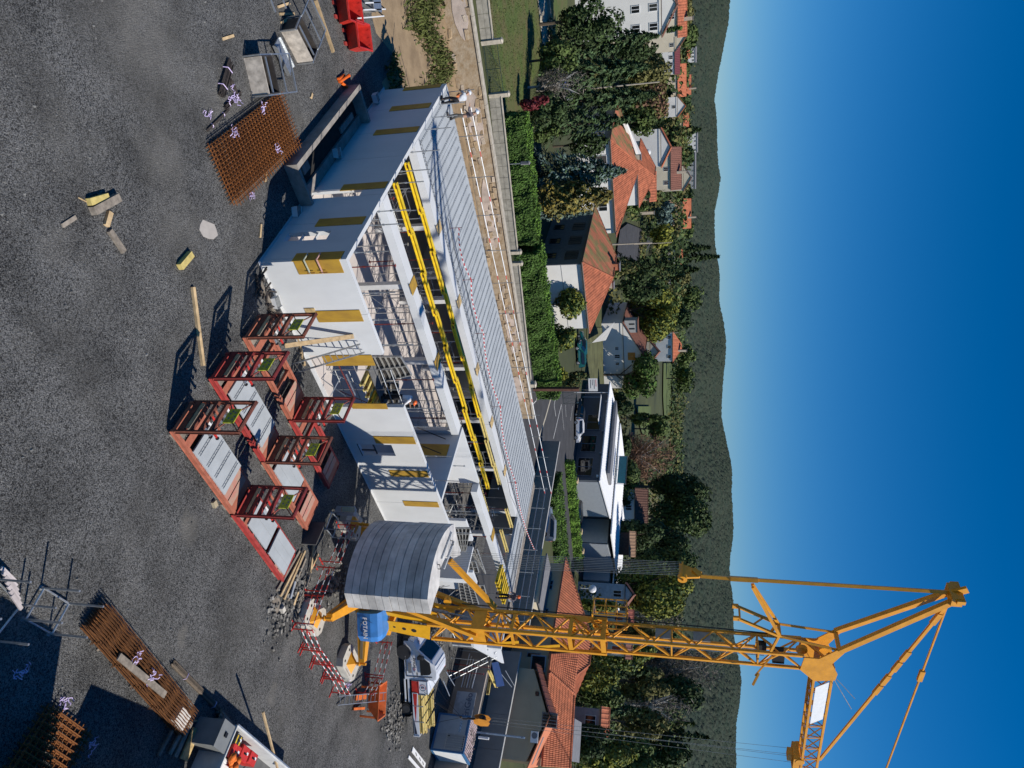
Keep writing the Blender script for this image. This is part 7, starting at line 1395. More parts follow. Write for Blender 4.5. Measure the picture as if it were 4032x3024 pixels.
# --- large house with orange hip roof on the left
t, Wr, Wl, rf, La, Lb, rr = hip_house('large white house with wide terracotta roof, tall chimney and satellite dish, behind the blue spruce', P(*zd1(835, 910), 5.6), P(*zd1(873, 1550), 5.6), P(*zd1(835, 910), 5.6)+(P(*zd1(870, 700), 5.6)-P(*zd1(835, 910), 5.6))*1.25, 5.6, 9.2, 0, m_ww, m_tilem, m_tile, .5, step=.34)
shade_front(Wl, Lb, 5.4, t, m_df); win(Wr, 3.4, 2.8, 2.6, 2.0, t, pane=m_shutter); win(Wr, 10.5, 3.0, 1.4, 1.4, t); win(Wl, 3, 3.0, 1.4, 1.4, t); win(Wl, 7, 3.0, 1.0, 1.3, t)  # the dark sheet paints the shade on this white house's left wall
chimney(P(*zd1(970, 1030), 8.0), .8, 1.6, rf); c = chimney(P(*zd1(1010, 1395), 3.0), .8, 5.0, rf); 
m = MB(); d_ = P(*zd1(1080, 995), 9.4); m.lathe([(.02, .25), (.35, .12), (.6, 0), (.62, .02), (.36, .17), (.02, .3)], d_, 16, ax=(.2, -1, .25)); m.tube(d_+[0, .2, 0], d_+[0, .3, -1.4], .04, 5); m.out('satellite_dish', m_white, rf)
m = MB(); q = P(*zd1(1130, 1020), 10.0); m.tube(q-ez*2.0, q+ez*1.0, .03, 4); 
for k in range(5): m.bar(q+ez*(.9-.14*k)-[.5-.06*k, 0, 0], q+ez*(.9-.14*k)+[.5-.06*k, 0, 0], .025)
m.out('antenna', m_galvd, rf)
m = MB(); pq = [P(*zd1(945, 800), 7.6), P(*zd1(1040, 1010), 9.0), P(*zd1(1020, 1010), 8.8), P(*zd1(935, 800), 7.4)]; m.hexa([p-ez*.5 for p in pq]+pq); m.out('white_parapet', m_ww, t)
ua_ = (P(*zd1(873, 1550), 5.6)-P(*zd1(835, 910), 5.6)); ua_ /= np.linalg.norm(ua_); ub_ = np.array([-ua_[1], ua_[0], 0]); e0_ = P(*zd1(1010, 1060), 8.0)
t, Wr, Wl, rf, La, Lb, rr = hip_house('upper left wing of the large house with rows of dark red tiles', e0_, e0_+ua_*9, e0_+ub_*14, 8.0, 11.0, 0, m_ww, m_tile, m_tile, .4, step=.4)
# --- white gabled house, centre
q0 = P(*z7p(130, 712), 4.4) if 'z7p' in globals() else P(2461, 1536, 4.4)
E0, E1 = P(2452, 1268, 4.4), P(2461, 1537, 4.4); d_ = (E1-E0); n_ = np.array([-d_[1], d_[0], 0])/np.linalg.norm(d_)*16.0
t, Wr, Wl, rf, La, Lb, rr = hip_house('white gabled house with three small windows and an orange shutter, brown tiled roof', E0, E1, E0+n_, 4.4, 8.6, 0, m_ww, m_tileb, m_tileb, .35, gable=True, step=.3)
gl = La
for u, z, w_, h in ((.62, 2.6, .6, .75), (.50, 2.45, .75, 1.1), (.385, 2.6, .6, .75)): win(Wr, La*(1-u), z, w_, h, t)
m = MB(); c = Wr[0]+Wr[1]*La*.50+ez*5.2+Wr[2]*.06; d2 = Wr[1]
for s in (-1, 1): m = MB(); cc = c+d2*s*.42; m.hexa([cc-d2*.4-Wr[2]*.03, cc+d2*.4-Wr[2]*.03, cc+d2*.4+Wr[2]*.03, cc-d2*.4+Wr[2]*.03]+[cc-d2*.4-Wr[2]*.03+ez*1.5, cc+d2*.4-Wr[2]*.03+ez*1.5, cc+d2*.4+Wr[2]*.03+ez*1.5, cc-d2*.4+Wr[2]*.03+ez*1.5]); m.out('shutter', M('orange_shutter', (.55, .24, .05), .6), t)
m = MB(); c = Wr[0]+Wr[1]*.8+ez*6.0-Wr[2]*1.2; m.box(c, (2.6, 2.2, 2.6), math.atan2(d2[1], d2[0])); o = m.out('dormer', m_greyr, t); m = MB(); m.box(c+ez*1.38, (3.0, 2.6, .14), math.atan2(d2[1], d2[0])); m.out('dormer_roof', m_tileb, o)
for s in (-.5, .5): m = MB(); m.box(c+Wr[2]*1.12+d2*s+ez*.2, (.25, .06, 1.1), math.atan2(d2[1], d2[0])); m.out('dormer_window', m_glass, o)
t = thing('sun_sail', 'grey triangular sun sail beside the white gabled house', 'sun sail', P(2390, 1290), 0); m = MB(); q = [P(2330, 1350, .8), P(2420, 1268, 4.5), P(2385, 1340, 1.6)]; m.prism(q, ez*.02); m.out('sail', m_greyr, t)
m = MB(); m.tube([q[0][0], q[0][1], 0], q[0], .04, 5); m.out('pole', m_galv, t)
# --- generic far houses
def far_house(Yc, Xe, Xr, wpx, dist, face, wall, roof, label, nwin=2, rows=1, depth=9, down=7, hip=False, step=.5, cat='house', shut=None, yaw=0.0):
    q = far(Xe, Yc, dist); zr = far(Xr, Yc, dist+(0 if face == 'gable' else depth/2))[2]; W_ = wpx*dist/(FPX*.985); az = math.atan2(q[0], q[1])+yaw; r_ = np.array([math.cos(az), -math.sin(az), 0]); f_ = np.array([math.sin(az), math.cos(az), 0]); g = min(gz_(q[0], q[1])-.5, q[2]-down)
    E0, E1, E2 = q-r_*W_/2, q+r_*W_/2, q-r_*W_/2+f_*depth
    if face == 'gable': E2 = E0+f_*max(depth, W_*1.02)
    elif W_ < depth*1.02: E2 = E0+f_*W_*.97
    t, Wr, Wl, rf, La, Lb, rr = hip_house(label, E0, E1, E2, q[2], max(zr, q[2]+.8), g, wall, roof, roof, .3, gable=not hip, step=step, cat=cat)
    for j in range(rows):
        for i in range(nwin): win(Wr, La*(i+.5)/nwin, q[2]-1.9-2.7*j, 1.0, 1.25, t, shut=shut)
    return t, rf, q
FH = [(25, 2605, 2668, 190, 125, 'gable', m_ww, m_tileb, 'big white house with large dark windows at the top left corner', 3, 2, 9, 9),
 (62, 2668, 2704, 135, 170, 'side', m_cream, m_tile, 'house with long orange brown roof and two chimneys behind the big white house', 3, 1, 9, 5),
 (150, 2662, 2702, 88, 235, 'gable', m_cream, m_tileb, 'cream gabled house with two windows half behind a dark tree', 2, 1, 10, 8),
 (238, 2657, 2677, 92, 265, 'side', m_ww, M('maroon_roof', (.16, .04, .045), .7), 'long white house with a maroon roof', 4, 1, 8, 7),
 (205, 2695, 2716, 46, 380, 'side', m_cream, m_tileo, 'small house with bright orange roofs below the white block', 2, 1, 9, 6),
 (215, 2738, 2740, 50, 470, 'side', m_ww, m_slate, 'flat white block close under the hill', 4, 1, 8, 8),
 (318, 2668, 2702, 108, 290, 'side', m_cream, m_tileo, 'orange roofed house behind brownish trees', 3, 1, 10, 6), (335, 2702, 2721, 66, 390, 'side', m_ww, m_tile, 'orange roof further back with a thin chimney', 2, 1, 9, 6),
 (420, 2668, 2701, 72, 275, 'gable', m_ww, m_tileo, 'white gabled house with white barge boards among trees', 1, 1, 10, 8), (474, 2690, 2712, 46, 330, 'side', m_cream, m_tile, 'small roof right of the white gable', 1, 1, 8, 6),
 (555, 2744, 2747, 78, 560, 'side', m_ww, m_slate, 'grey white flat buildings below the wooded hill', 5, 1, 9, 9),
 (582, 2603, 2643, 140, 172, 'gable', m_ww, m_tile, 'white gabled wall with thin brown roof edges behind the large house', 0, 1, 11, 8),
 (665, 2641, 2683, 152, 210, 'side', m_cream, m_tileb, 'cream house with broad brown roof and small satellite dish', 3, 1, 10, 8),
 (702, 2692, 2724, 92, 265, 'gable', m_cream, m_tileb, 'cream gabled house with dark roof and small orange annex', 2, 1, 10, 9),
 (672, 2736, 2739, 128, 480, 'side', m_greyr, m_slate, 'long grey flat building in the distance', 7, 1, 9, 8),
 (735, 2556, 2584, 110, 150, 'side', m_peach, m_tile, 'peach wing with orange roof and dark glazing to the right of the large house', 1, 1, 7, 6),
 (842, 2688, 2721, 108, 335, 'side', m_peach, m_tileo, 'peach coloured house with two rows of white windows', 3, 2, 9, 9),
 (1010, 2668, 2688, 60, 360, 'side', m_ww, m_tileo, 'small orange roofed house among conifers', 2, 1, 8, 5), (1105, 2668, 2686, 44, 370, 'side', m_ww, m_tile, 'tiny orange roof right of the conifers', 1, 1, 8, 5),
 (1366, 2649, 2684, 116, 255, 'side', m_ww, m_tileo, 'small white house with dark red windows and orange hip roof beyond the lawn', 3, 1, 9, 5),
 (1385, 2560, 2596, 84, 176, 'gable', m_cream, m_tileb, 'beige gabled house with brown roof behind the white gabled house', 1, 1, 10, 6), (1318, 2598, 2625, 52, 215, 'gable', M('ochre_render', (.66, .43, .13), .9), m_tileb, 'ochre yellow house with white window frame', 1, 1, 8, 5),
 (2000, 2500, 2552, 150, 150, 'side', m_ww, m_brwood, 'low house with large dark reddish roof behind the grey hall', 1, 1, 11, 6),
 (2142, 2478, 2503, 96, 128, 'side', m_brwood, M('brown_slat_roof', (.26, .16, .10), .8), 'brown timber shed with slatted roof behind the grey hall', 0, 1, 6, 4),
 (2340, 2462, 2496, 84, 118, 'gable', M('blue_grey_render', (.42, .47, .52), .9), m_tileb, 'blue grey gabled house under the bright green tree', 1, 1, 9, 6), (2432, 2470, 2498, 60, 112, 'side', m_cream, M('red_brick_roof', (.25, .075, .055), .9), 'house with red brown roof and roof window behind the crane mast', 1, 1, 8, 6),
 (2562, 2463, 2490, 58, 104, 'side', m_cream, m_tileb, 'small cream house with one dark window right of the crane mast', 1, 1, 7, 5),
 (2840, 2366, 2400, 96, 92, 'side', M('lilac_grey_render', (.40, .36, .36), .9), m_tile, 'small lilac grey house with pinkish tile roof behind the hedge', 1, 1, 6, 5)]
for (Yc, Xe, Xr, wpx, dist, fc, wl_, rf_, lab, nw, rw, dp, dn) in FH:
    t, rf, q = far_house(Yc, Xe, Xr, wpx, dist, fc, wl_, rf_, lab, nw, rw, dp, dn, hip=(Yc == 1366))
    if Yc in (62, 335, 665, 842, 1366): chimney(far(Xe+10, Yc+15, dist+3), .7, (Xr-Xe+8)*dist/FPX, rf)
t = thing('long_shed', 'long black roofed shed between tall hedge and small houses', 'shed', P(2330, 2680), .4); q = [far(2305, 2600, 83), far(2300, 2770, 80), far(2345, 2770, 88), far(2352, 2600, 92)]; zt = 2.6
m = MB(); m.hexa([[p[0], p[1], 0] for p in q]+[[p[0], p[1], zt] for p in q]); m.out('wall', m_shutter, t); m = MB(); m.hexa([[p[0], p[1], zt] for p in q]+[[p[0], p[1], zt+.15] for p in q]); o = m.out('roof', M('tar_roof', (.035, .035, .036), .9, var=.3), t)
# --- grey hall with white roof
m_dcl = M('dark_cladding', (.085, .10, .12), .5, .1, var=.12); m_lcl = M('light_cladding', (.50, .53, .55), .45, .2, var=.05); m_wroof = M('white_sheet_roof', (.80, .80, .80), .5, var=.04)
t = thing('grey_hall', 'low commercial hall with dark grey front, pale ribbed side walls and white sheet roof', 'building', W(84, 52), RZB)
def box6(lo, hi, zf0, zb0, mat, name): a0, b0, z0 = lo; a1, b1 = hi; m = MB(); m.hexa([W(a0, b0, z0), W(a1, b0, z0), W(a1, b1, z0), W(a0, b1, z0), W(a0, b0, zf0), W(a1, b0, zb0), W(a1, b1, zb0), W(a0, b1, zf0)]); return m.out(name, mat, t)
def ribs(a0, a1, b, zf0, zb0, mat, n_):
    m = MB()
    for k in range(n_): a = a0+(a1-a0)*(k+.5)/n_; m.bar(W(a, b-.02, .05), W(a, b-.02, zf0+(zb0-zf0)*(k+.5)/n_-.05), .06, .04)
    o = m.out('wall_rib', mat, t); o['kind'] = 'stuff'
box6((71.8, 45.4, 0), (81.2, 66.4), 4.0, 4.9, m_dcl, 'wall'); box6((72.1, 45.32, 0), (81.1, 45.38), 3.95, 4.85, m_lcl, 'side_cladding'); ribs(72.1, 81.1, 45.32, 3.95, 4.85, m_lcl, 44)
box6((81.25, 47.4, 0), (84.6, 66), 4.5, 4.9, m_dcl, 'recess_wall'); box6((84.65, 42.6, 0), (92.5, 64), 4.6, 5.2, m_dcl, 'wall'); box6((84.7, 42.52, 0), (92.4, 42.58), 4.55, 5.1, m_lcl, 'side_cladding'); ribs(84.7, 92.4, 42.52, 4.55, 5.1, m_lcl, 36); box6((84.58, 42.7, 0), (84.64, 47.3), 4.5, 4.5, m_lcl, 'side_cladding')
box6((92.6, 40.6, 0), (104, 60), 4.4, 4.9, m_lcl, 'wall'); ribs(92.6, 104, 40.58, 4.4, 4.9, m_lcl, 50)
def roof6(a0, a1, b0, b1, z0, z1, nr):
    m = MB(); m.hexa([W(a0, b0, z0), W(a1, b0, z1), W(a1, b1, z1), W(a0, b1, z0), W(a0, b0, z0+.18), W(a1, b0, z1+.18), W(a1, b1, z1+.18), W(a0, b1, z0+.18)]); o = m.out('roof', m_wroof, t); m = MB()
    for k in range(nr): b = b0+(b1-b0)*(k+.5)/nr; m.bar(W(a0, b, z0+.2), W(a1, b, z1+.2), .08, .05)
    s = m.out('roof_rib', m_wroof, o); s['kind'] = 'stuff'
roof6(71.5, 81.3, 45.1, 66.7, 4.02, 4.95, 40); roof6(81.4, 92.7, 42.3, 66, 5.25, 5.4, 40); roof6(92.75, 104.3, 40.3, 60, 4.95, 5.1, 36)
m = MB(); m.wbox((74.5, 49, 4.75), (77.5, 65, 5.2)); m.out('roof_step', m_slate, t)
def onA2(p, a): return inv(on(*p, W(a, 0, 0), e1))
for k, (p, q_) in enumerate(((zk(465, 790), zk(605, 645)), (zk(500, 592), zk(635, 458)), (zk(548, 408), zk(670, 285)))):
    A_, B_ = onA2(p, 71.8), onA2(q_, 71.8); b0, b1 = sorted((A_[1], B_[1])); z0, z1 = sorted((A_[2], B_[2])); z0 = max(z0, .3)
    m = MB(); m.wbox((71.74, b0, z0), (71.8, b1, z1)); f = m.out('shop_window', m_glass, t); m = MB()
    for bb in (b0, (b0+b1)/2, b1): m.wbox((71.70, bb-.05, z0), (71.74, bb+.05, z1))
    m.wbox((71.70, b0-.05, z0-.08), (71.74, b1+.05, z0)); m.wbox((71.70, b0-.05, z1), (71.74, b1+.05, z1+.08)); m.out('frame', m_slate, f)
for px_ in (zk(640, 800), zk(665, 610), zk(695, 425), zk(732, 180)): A_ = onA2(px_, 71.8); m = MB(); m.box(W(71.6, A_[1], min(A_[2], 3.8)), (.35, .3, .3), RZB); m.out('wall_lamp', m_white if px_[1] > 1850 else m_slate, t)
A_, B_ = onA2(zk(690, 370), 71.8), onA2(zk(690, 165), 71.8); m = MB(); m.wbox((70.2, A_[1], 3.0), (71.7, B_[1], 3.08)); cn = m.out('door_canopy', m_white, t); m = MB(); m.tube(W(70.3, B_[1]-.6, 0), W(70.3, B_[1]-.6, 3.0), .04, 6); m.out('canopy_post', m_white, cn)
m = MB(); m.bar(W(81, 52, 5.5), W(81, 58, 5.5), .08); 
for k in range(3): m.bar(W(81, 52+3*k, 5.3), W(81, 52+3*k, 7.2), .07)
m.bar(W(81, 52, 7.1), W(81, 58, 7.1), .07); sf = m.out('sign_frame', m_slate, t); m = MB(); m.slab([W(80.95, 52.1, 5.7), W(80.95, 57.9, 5.7), W(80.95, 57.9, 7.0), W(80.95, 52.1, 7.0)], .05); m.out('teal_sign', M('teal', (.03, .19, .22), .5, var=.15), sf)
for p in (zk(430, 825), ): pass
for X, Y, lab in ((2251, 1891, 'buff stone post at the corner of the grey hall, by the front'), (2268, 2092, 'buff stone post beside the grey car and the hall'), (2275, 2168, 'buff stone post at the far part of the grey hall')): q = P(X, Y); m = MB(); m.box(q+ez*.5, (.7, .7, 1.0), RZB); m.out('stone_post', M('buff_post', (.55, .42, .26), .9), label=lab, cat='post')
# --- shaded boundary walls on the right, beige outbuilding
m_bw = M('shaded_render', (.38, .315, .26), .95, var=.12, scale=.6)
def long_wall(p, q, h, th_, mat, label, nseg, cope=True, name='boundary_wall'):
    p, q = np.array(p)*[1, 1, 0], np.array(q)*[1, 1, 0]; d = (q-p)/np.linalg.norm(q-p); n = np.array([d[1], -d[0], 0]); n = n if n@(-p) < 0 else -n; L = np.linalg.norm(q-p); t = thing(name, label, 'wall', (p+q)/2, math.atan2(d[1], d[0]))
    for i in range(nseg): x0, x1 = L*i/nseg+.01, L*(i+1)/nseg-.01; m = MB(); a = [p+d*x0, p+d*x1, p+d*x1+n*th_, p+d*x0+n*th_]; m.hexa([v-ez*.2 for v in a]+[v+ez*h for v in a]); m.out('wall_section', mat, t)
    if cope: m = MB(); a = [p-n*.05, q-n*.05, q+n*(th_+.05), p+n*(th_+.05)]; m.hexa([v+ez*(h+.004) for v in a]+[v+ez*(h+.07) for v in a]); m.out('coping', M('coping_grey', (.42, .41, .39), .9), t)
    return t
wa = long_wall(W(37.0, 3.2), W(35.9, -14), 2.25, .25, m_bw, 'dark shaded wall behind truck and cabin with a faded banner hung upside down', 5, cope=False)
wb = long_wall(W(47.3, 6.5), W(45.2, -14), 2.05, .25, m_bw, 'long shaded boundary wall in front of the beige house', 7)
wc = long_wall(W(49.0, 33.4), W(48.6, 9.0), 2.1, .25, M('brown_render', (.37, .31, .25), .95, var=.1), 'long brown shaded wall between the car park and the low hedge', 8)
qb = onA2(zc_(1050, 765), 36.3); t = thing('banner', 'faded grey and white banner hung upside down on the dark wall by the cabin', 'banner', W(36.1, qb[1], .6), RZB)
m = MB(); m.wbox((36.02, qb[1]-1.1, .55), (36.05, qb[1]+1.1, 2.0)); m.out('sheet', M('banner_cloth', (.50, .50, .50), .8, var=.15, thr=(.45, .55), scale=1.2), t)
tx = text('EriG\u00e9o', .62, M('banner_print', (.17, .19, .24), .8), t, WM[t.name].inverted() @ Vector(W(36.0, qb[1]+.15, 1.55)), (R(90), R(180), R(-90)), bold=.01)
for k in range(5): y = 2.2-.3*k; plank(W(36.3, qb[1]+1.5, .7+.2*k), W(36.4, qb[1]+4.1-.2*k, .75+.2*k), .1, .05, m_white if k % 2 == 0 else m_galv, 'pale aluminium profile fixed along the dark wall, '+['lowest', 'second', 'middle', 'fourth', 'highest'][k], 'profile', None, 'aluminium_profile')
# beige outbuilding with window beyond the deck end
t = thing('outbuilding', 'small beige outbuilding with one window and a yellow lilo behind the deck end', 'building', W(50, 20), RZB); a_ = P(2075, 2068); 
m = MB(); m.wbox((49.2, 12.5, 0), (54, 17.8, 2.6)); m.out('wall', m_cream, t); m = MB(); m.wbox((49.0, 12.3, 2.6), (54.2, 18, 2.75)); m.out('roof', m_slate, t); m = MB(); m.wbox((49.15, 15.0, 1.1), (49.2, 16.3, 1.9)); m.out('window', m_glass, t)
# --- near beige house with the big roman tile roof
t = thing('house', 'near beige house with dark red metal roof, orange annex roof and roman tiled main roof', 'house', W(50, 2), RZB)
zn1 = zp(2000, 2550, 3.5); ze_ = 3.55; gl_, gr_ = P(*zn1(385, 250), ze_), P(*zn1(270, 1630), ze_); gd = (gr_-gl_)*[1, 1, 0]; gL = np.linalg.norm(gd); gd /= gL; gb = np.array([gd[1], -gd[0], 0]); gb = gb if gb[1] > 0 else -gb
pk_ = on(*zn1(572, 945), gl_, gb); zpk = pk_[2]; w_in = .3
m = MB(); body = [gl_+gd*w_in, gr_-gd*w_in]; dep = 5.5
m.prism([body[0]*[1, 1, 0]-ez*.2, body[1]*[1, 1, 0]-ez*.2, body[1]-ez*.15, pk_-ez*.2, body[0]-ez*.15], gb*dep); m.out('wall', m_beige, t)
def slope(p, q, mat, back, name='roof', ribs_=8, over=.25):
    m = MB(); p, q = np.array(p), np.array(q); a = [p-gb*over, q-gb*over, q+gb*back, p+gb*back]; m.prism(a, ez*.10); o = m.out(name, mat, t)
    for k in range(ribs_): f = (k+.5)/ribs_; c = p+(q-p)*f; mm = MB(); mm.bar(c-gb*over+ez*.12, c+gb*back+ez*.12, .05, .04); mm.out('roof_seam', mat, o)
    return o
m_redmetal = M('red_brown_roof', (.15, .055, .035), .6, var=.15); m_orr = M('orange_roofing', (.55, .19, .095), .85, var=.1, scale=.6)
slope(gl_-gd*.2-ez*.05, pk_+ez*.02, m_redmetal, 4.6); o = slope(pk_+ez*.02, gr_+gd*.2-ez*.05, m_orr, 4.6, ribs_=0)
m = MB(); c0_, c1_ = pk_+(gr_-pk_)*.42+gb*.9+ez*.12, pk_+(gr_-pk_)*.97+gb*1.2+ez*.12; m.bar(c0_, c1_, .6, .04); m.out('roof_glazing', m_slate, o)
m = MB(); c = pk_+gb*.3+ez*.12; m.bar(c, c+gb*4.2, .35, .1); m.out('ridge_cap', m_orr, o)
Wg = (body[0], gd, -gb); f = win(Wg, gL*.50, .95, 1.1, 1.3, t, frame=m_slate)
m = MB()
for k in range(5): m.bar(Wg[0]+gd*(gL*.5-.45+.22*k)-gb*.09+ez*.95, Wg[0]+gd*(gL*.5-.45+.22*k)-gb*.09+ez*2.25, .02)
m.out('bars', m_slate, f)
m = MB(); m.box(Wg[0]+gd*gL*.68-gb*.22+ez*.45, (.9, .35, .65), math.atan2(gd[1], gd[0])); ac = m.out('air_conditioner', m_white, t); m = MB(); m.lathe([(.25, 0), (.25, .01)], Wg[0]+gd*(gL*.68-.12)-gb*.4+ez*.45, 14, ax=-gb); m.out('fan', m_slate, ac)
m = MB(); m.box(Wg[0]+gd*gL*.25-gb*.1+ez*.35, (.35, .2, .3), .5); m.out('vent', m_brwood, t)
# main roof: tiles as separate pieces, biggest first
A_ = P(*zn1(590, 85), 4.3); Bt = P(*zn1(560, 335), 4.3); Ct = P(*zn1(905, 640), 6.3); Dt = P(*zn1(985, 60), 6.3)      # left slope: eave A-B, ridge D-C
Et = P(*zn1(845, 1659), 6.3); Ft = P(*zn1(470, 1640), 4.3)
big = thing('house', 'main house with large roman tiled hip roof behind the beige gable, right of the crane', 'house', W(58, 4), RZB)
def tile_face(quad, nu, nv, mat, limit, par):
    e0, e1_, t1, t0 = [np.array(q, float) for q in quad]; m = MB(); m.prism([e0, e1_, t1, t0], -ez*.12); rf = m.out('roof', mat, par); nn = np.cross(e1_-e0, t0-e0); nn /= np.linalg.norm(nn); nn = nn if nn[2] > 0 else -nn
    proto = None; rest = MB(); cnt = 0; cells = []
    for i in range(nu):
        for j in range(nv): cells.append((i, j))
    cells.sort(key=lambda c: c[1])
    for i, j in cells:
        f = lambda u, v: (e0*(1-u)+e1_*u)*(1-v)+(t0*(1-u)+t1*u)*v
        u0, u1, v0, v1 = i/nu, (i+1)/nu, j/nv, (j+1.12)/nv; p0, p1, p2, p3 = f(u0, v0), f(u1, v0), f(u1, min(v1, 1)), f(u0, min(v1, 1)); w_ = np.linalg.norm(p1-p0)
        if w_ < .04: continue
        h = .055; vs = []
        for (l, r, up_) in ((p0, p1, .045), (p3, p2, .01)):
            for k in range(5): a = math.pi*k/4; x = .5-.46*math.cos(a); vs.append(l+(r-l)*x+nn*(h*math.sin(a)+up_))
        fs = [(k, k+1, 6+k, 5+k) for k in range(4)]+[(4, 3, 2, 1, 0)]
        if cnt < limit:
            mm = MB(); mm.add(vs, fs); c = sum(np.array(v) for v in vs)/10; o = mm.out('tile', mat, rf); cnt += 1
        else: rest.add(vs, fs)
    if rest.f: o = rest.out('tiles', mat, rf); o['kind'] = 'stuff'
    return rf
rfl = tile_face((Ft, Bt, Ct, Et), 46, 9, m_tileo, 200, big); rfl2 = tile_face((Bt, A_, Dt, Ct), 16, 14, m_tileo, 95, big)
m = MB(); cs = [A_, Bt, Ft]; bk = (Dt-A_)*[1, 1, 0]; m.hexa([q*[1, 1, 0] for q in (A_+gb*.6+gd*.4, Bt+gb*.6+gd*.4, Ft+gb*.6, Ft+gb*9)]+[q*[1, 1, 0]+ez*4.05 for q in (A_+gb*.6+gd*.4, Bt+gb*.6+gd*.4, Ft+gb*.6, Ft+gb*9)]); m.out('wall', m_beige, big)
m = MB(); 
for k in range(16): c = Bt+(Ct-Bt)*k/16; m.tube(c+ez*.1, c+(Ct-Bt)/15.5+ez*.06, .14, 8)
for k in range(34): c = Ct+(Et-Ct)*k/34; m.tube(c+ez*.08, c+(Et-Ct)/33+ez*.05, .12, 8)
m.out('ridge_tiles', m_tileo, rfl)
Wq = (Bt*[1, 1, 0]+gb*.6, -(Bt-A_)*[1, 1, 0]/np.linalg.norm((Bt-A_)*[1, 1, 0]), -gb); 
zt_ = zn1
t2 = thing('window_niche', 'blue framed window under the eave of the main roman tiled house', 'window', on(*zn1(420, 210), Bt+gb*.5, gb), 0); c = on(*zn1(420, 215), Bt+gb*.5, gb); m = MB(); m.hexa([c-gd*.6-gb*.06-ez*.6, c+gd*.6-gb*.06-ez*.6, c+gd*.6-ez*.6, c-gd*.6-ez*.6]+[c-gd*.6-gb*.06+ez*.6, c+gd*.6-gb*.06+ez*.6, c+gd*.6+ez*.6, c-gd*.6+ez*.6]); m.out('pane', m_glass, t2); m = MB()
for s in (-.66, .66): m.bar(c+gd*s-gb*.08-ez*.7, c+gd*s-gb*.08+ez*.7, .1)
m.bar(c-gd*.7-gb*.08+ez*.68, c+gd*.7-gb*.08+ez*.68, .1); m.bar(c-gd*.7-gb*.08-ez*.68, c+gd*.7-gb*.08-ez*.68, .1); m.out('frame', M('blue_grey_frame', (.28, .35, .42), .6), t2)
# conservatory dormer behind the ridge, bottom edge
t = thing('glazed_porch', 'small white glazed porch behind the tiled ridge at the bottom edge', 'porch', far(2255, 2930, 74), .4); q = far(2255, 2925, 74); q[2] = 4.6; m = MB(); m.box(q+ez*.8+np.array([.9, 2.2, 0]), (3.2, 5.0, 1.9), -.5); m.out('wall', m_beige, t)
fx = np.array([math.cos(-.5), math.sin(-.5), 0]); fy = np.array([math.sin(.5), math.cos(.5), 0])
for i in range(3):
    for j in range(2): m = MB(); m.box(q+np.array([.9, 2.2, 0])-fy*2.53+fx*(-1.0+i*1.0)+ez*(.4+j*.85), (.75, .04, .65), -.5); m.out('pane', m_glass, t)
m = MB(); m.box(q+np.array([.9, 2.2, 0])-fy*2.51+ez*.8, (3.2, .03, 1.9), -.5); m.out('frame', m_white, t); m = MB(); m.box(q+np.array([.9, 2.2, 0])+ez*1.82, (3.6, 5.4, .12), -.5); m.out('roof', m_slate, t)
# --- orange roofed beige house between deck end and crane
E0 = P(*zp(2050, 1900, 2.1156)(375, 622), 4.0); E1 = P(*zp(2050, 1900, 2.1156)(322, 952), 4.0); d_ = (E1-E0)*[1, 1, 0]; d_ /= np.linalg.norm(d_); nb = np.array([-d_[1], d_[0], 0]); nb = nb if nb[1] > 0 else -nb
t, Wr, Wl, rf, La, Lb, rr = hip_house('beige house with steep orange tiled hip roof between deck end and crane', E0, E0+d_*16.5, E0+nb*9, 4.0, 7.2, 0, m_beige, m_tileo, m_tileo, .5, hipk=.75, step=.3)
for u in (2.9, 6.4, 11.5): win(Wr, u, 1.7, 1.1, 1.3, t, frame=M('blue_frame', (.22, .30, .38), .6))
m = MB(); d2_ = P(*zp(2050, 1900, 2.1156)(598, 885), 5.0); m.lathe([(.02, .2), (.35, .1), (.5, 0), (.52, .02), (.36, .14), (.02, .24)], d2_, 14, ax=(-.3, -1, .3)); m.tube(d2_, d2_-ez*1.5, .04, 5); m.out('satellite_dish', m_white, rf)
for k, X in enumerate((2105, 2100)): q = P(X+(-5*k), 2300+k*50, 0); post(P(2085+5*k, 2290+46*k), 1.5, .45, 'white concrete post in front of the orange roofed beige house, '+('nearer the deck' if k == 0 else 'nearer the crane'))
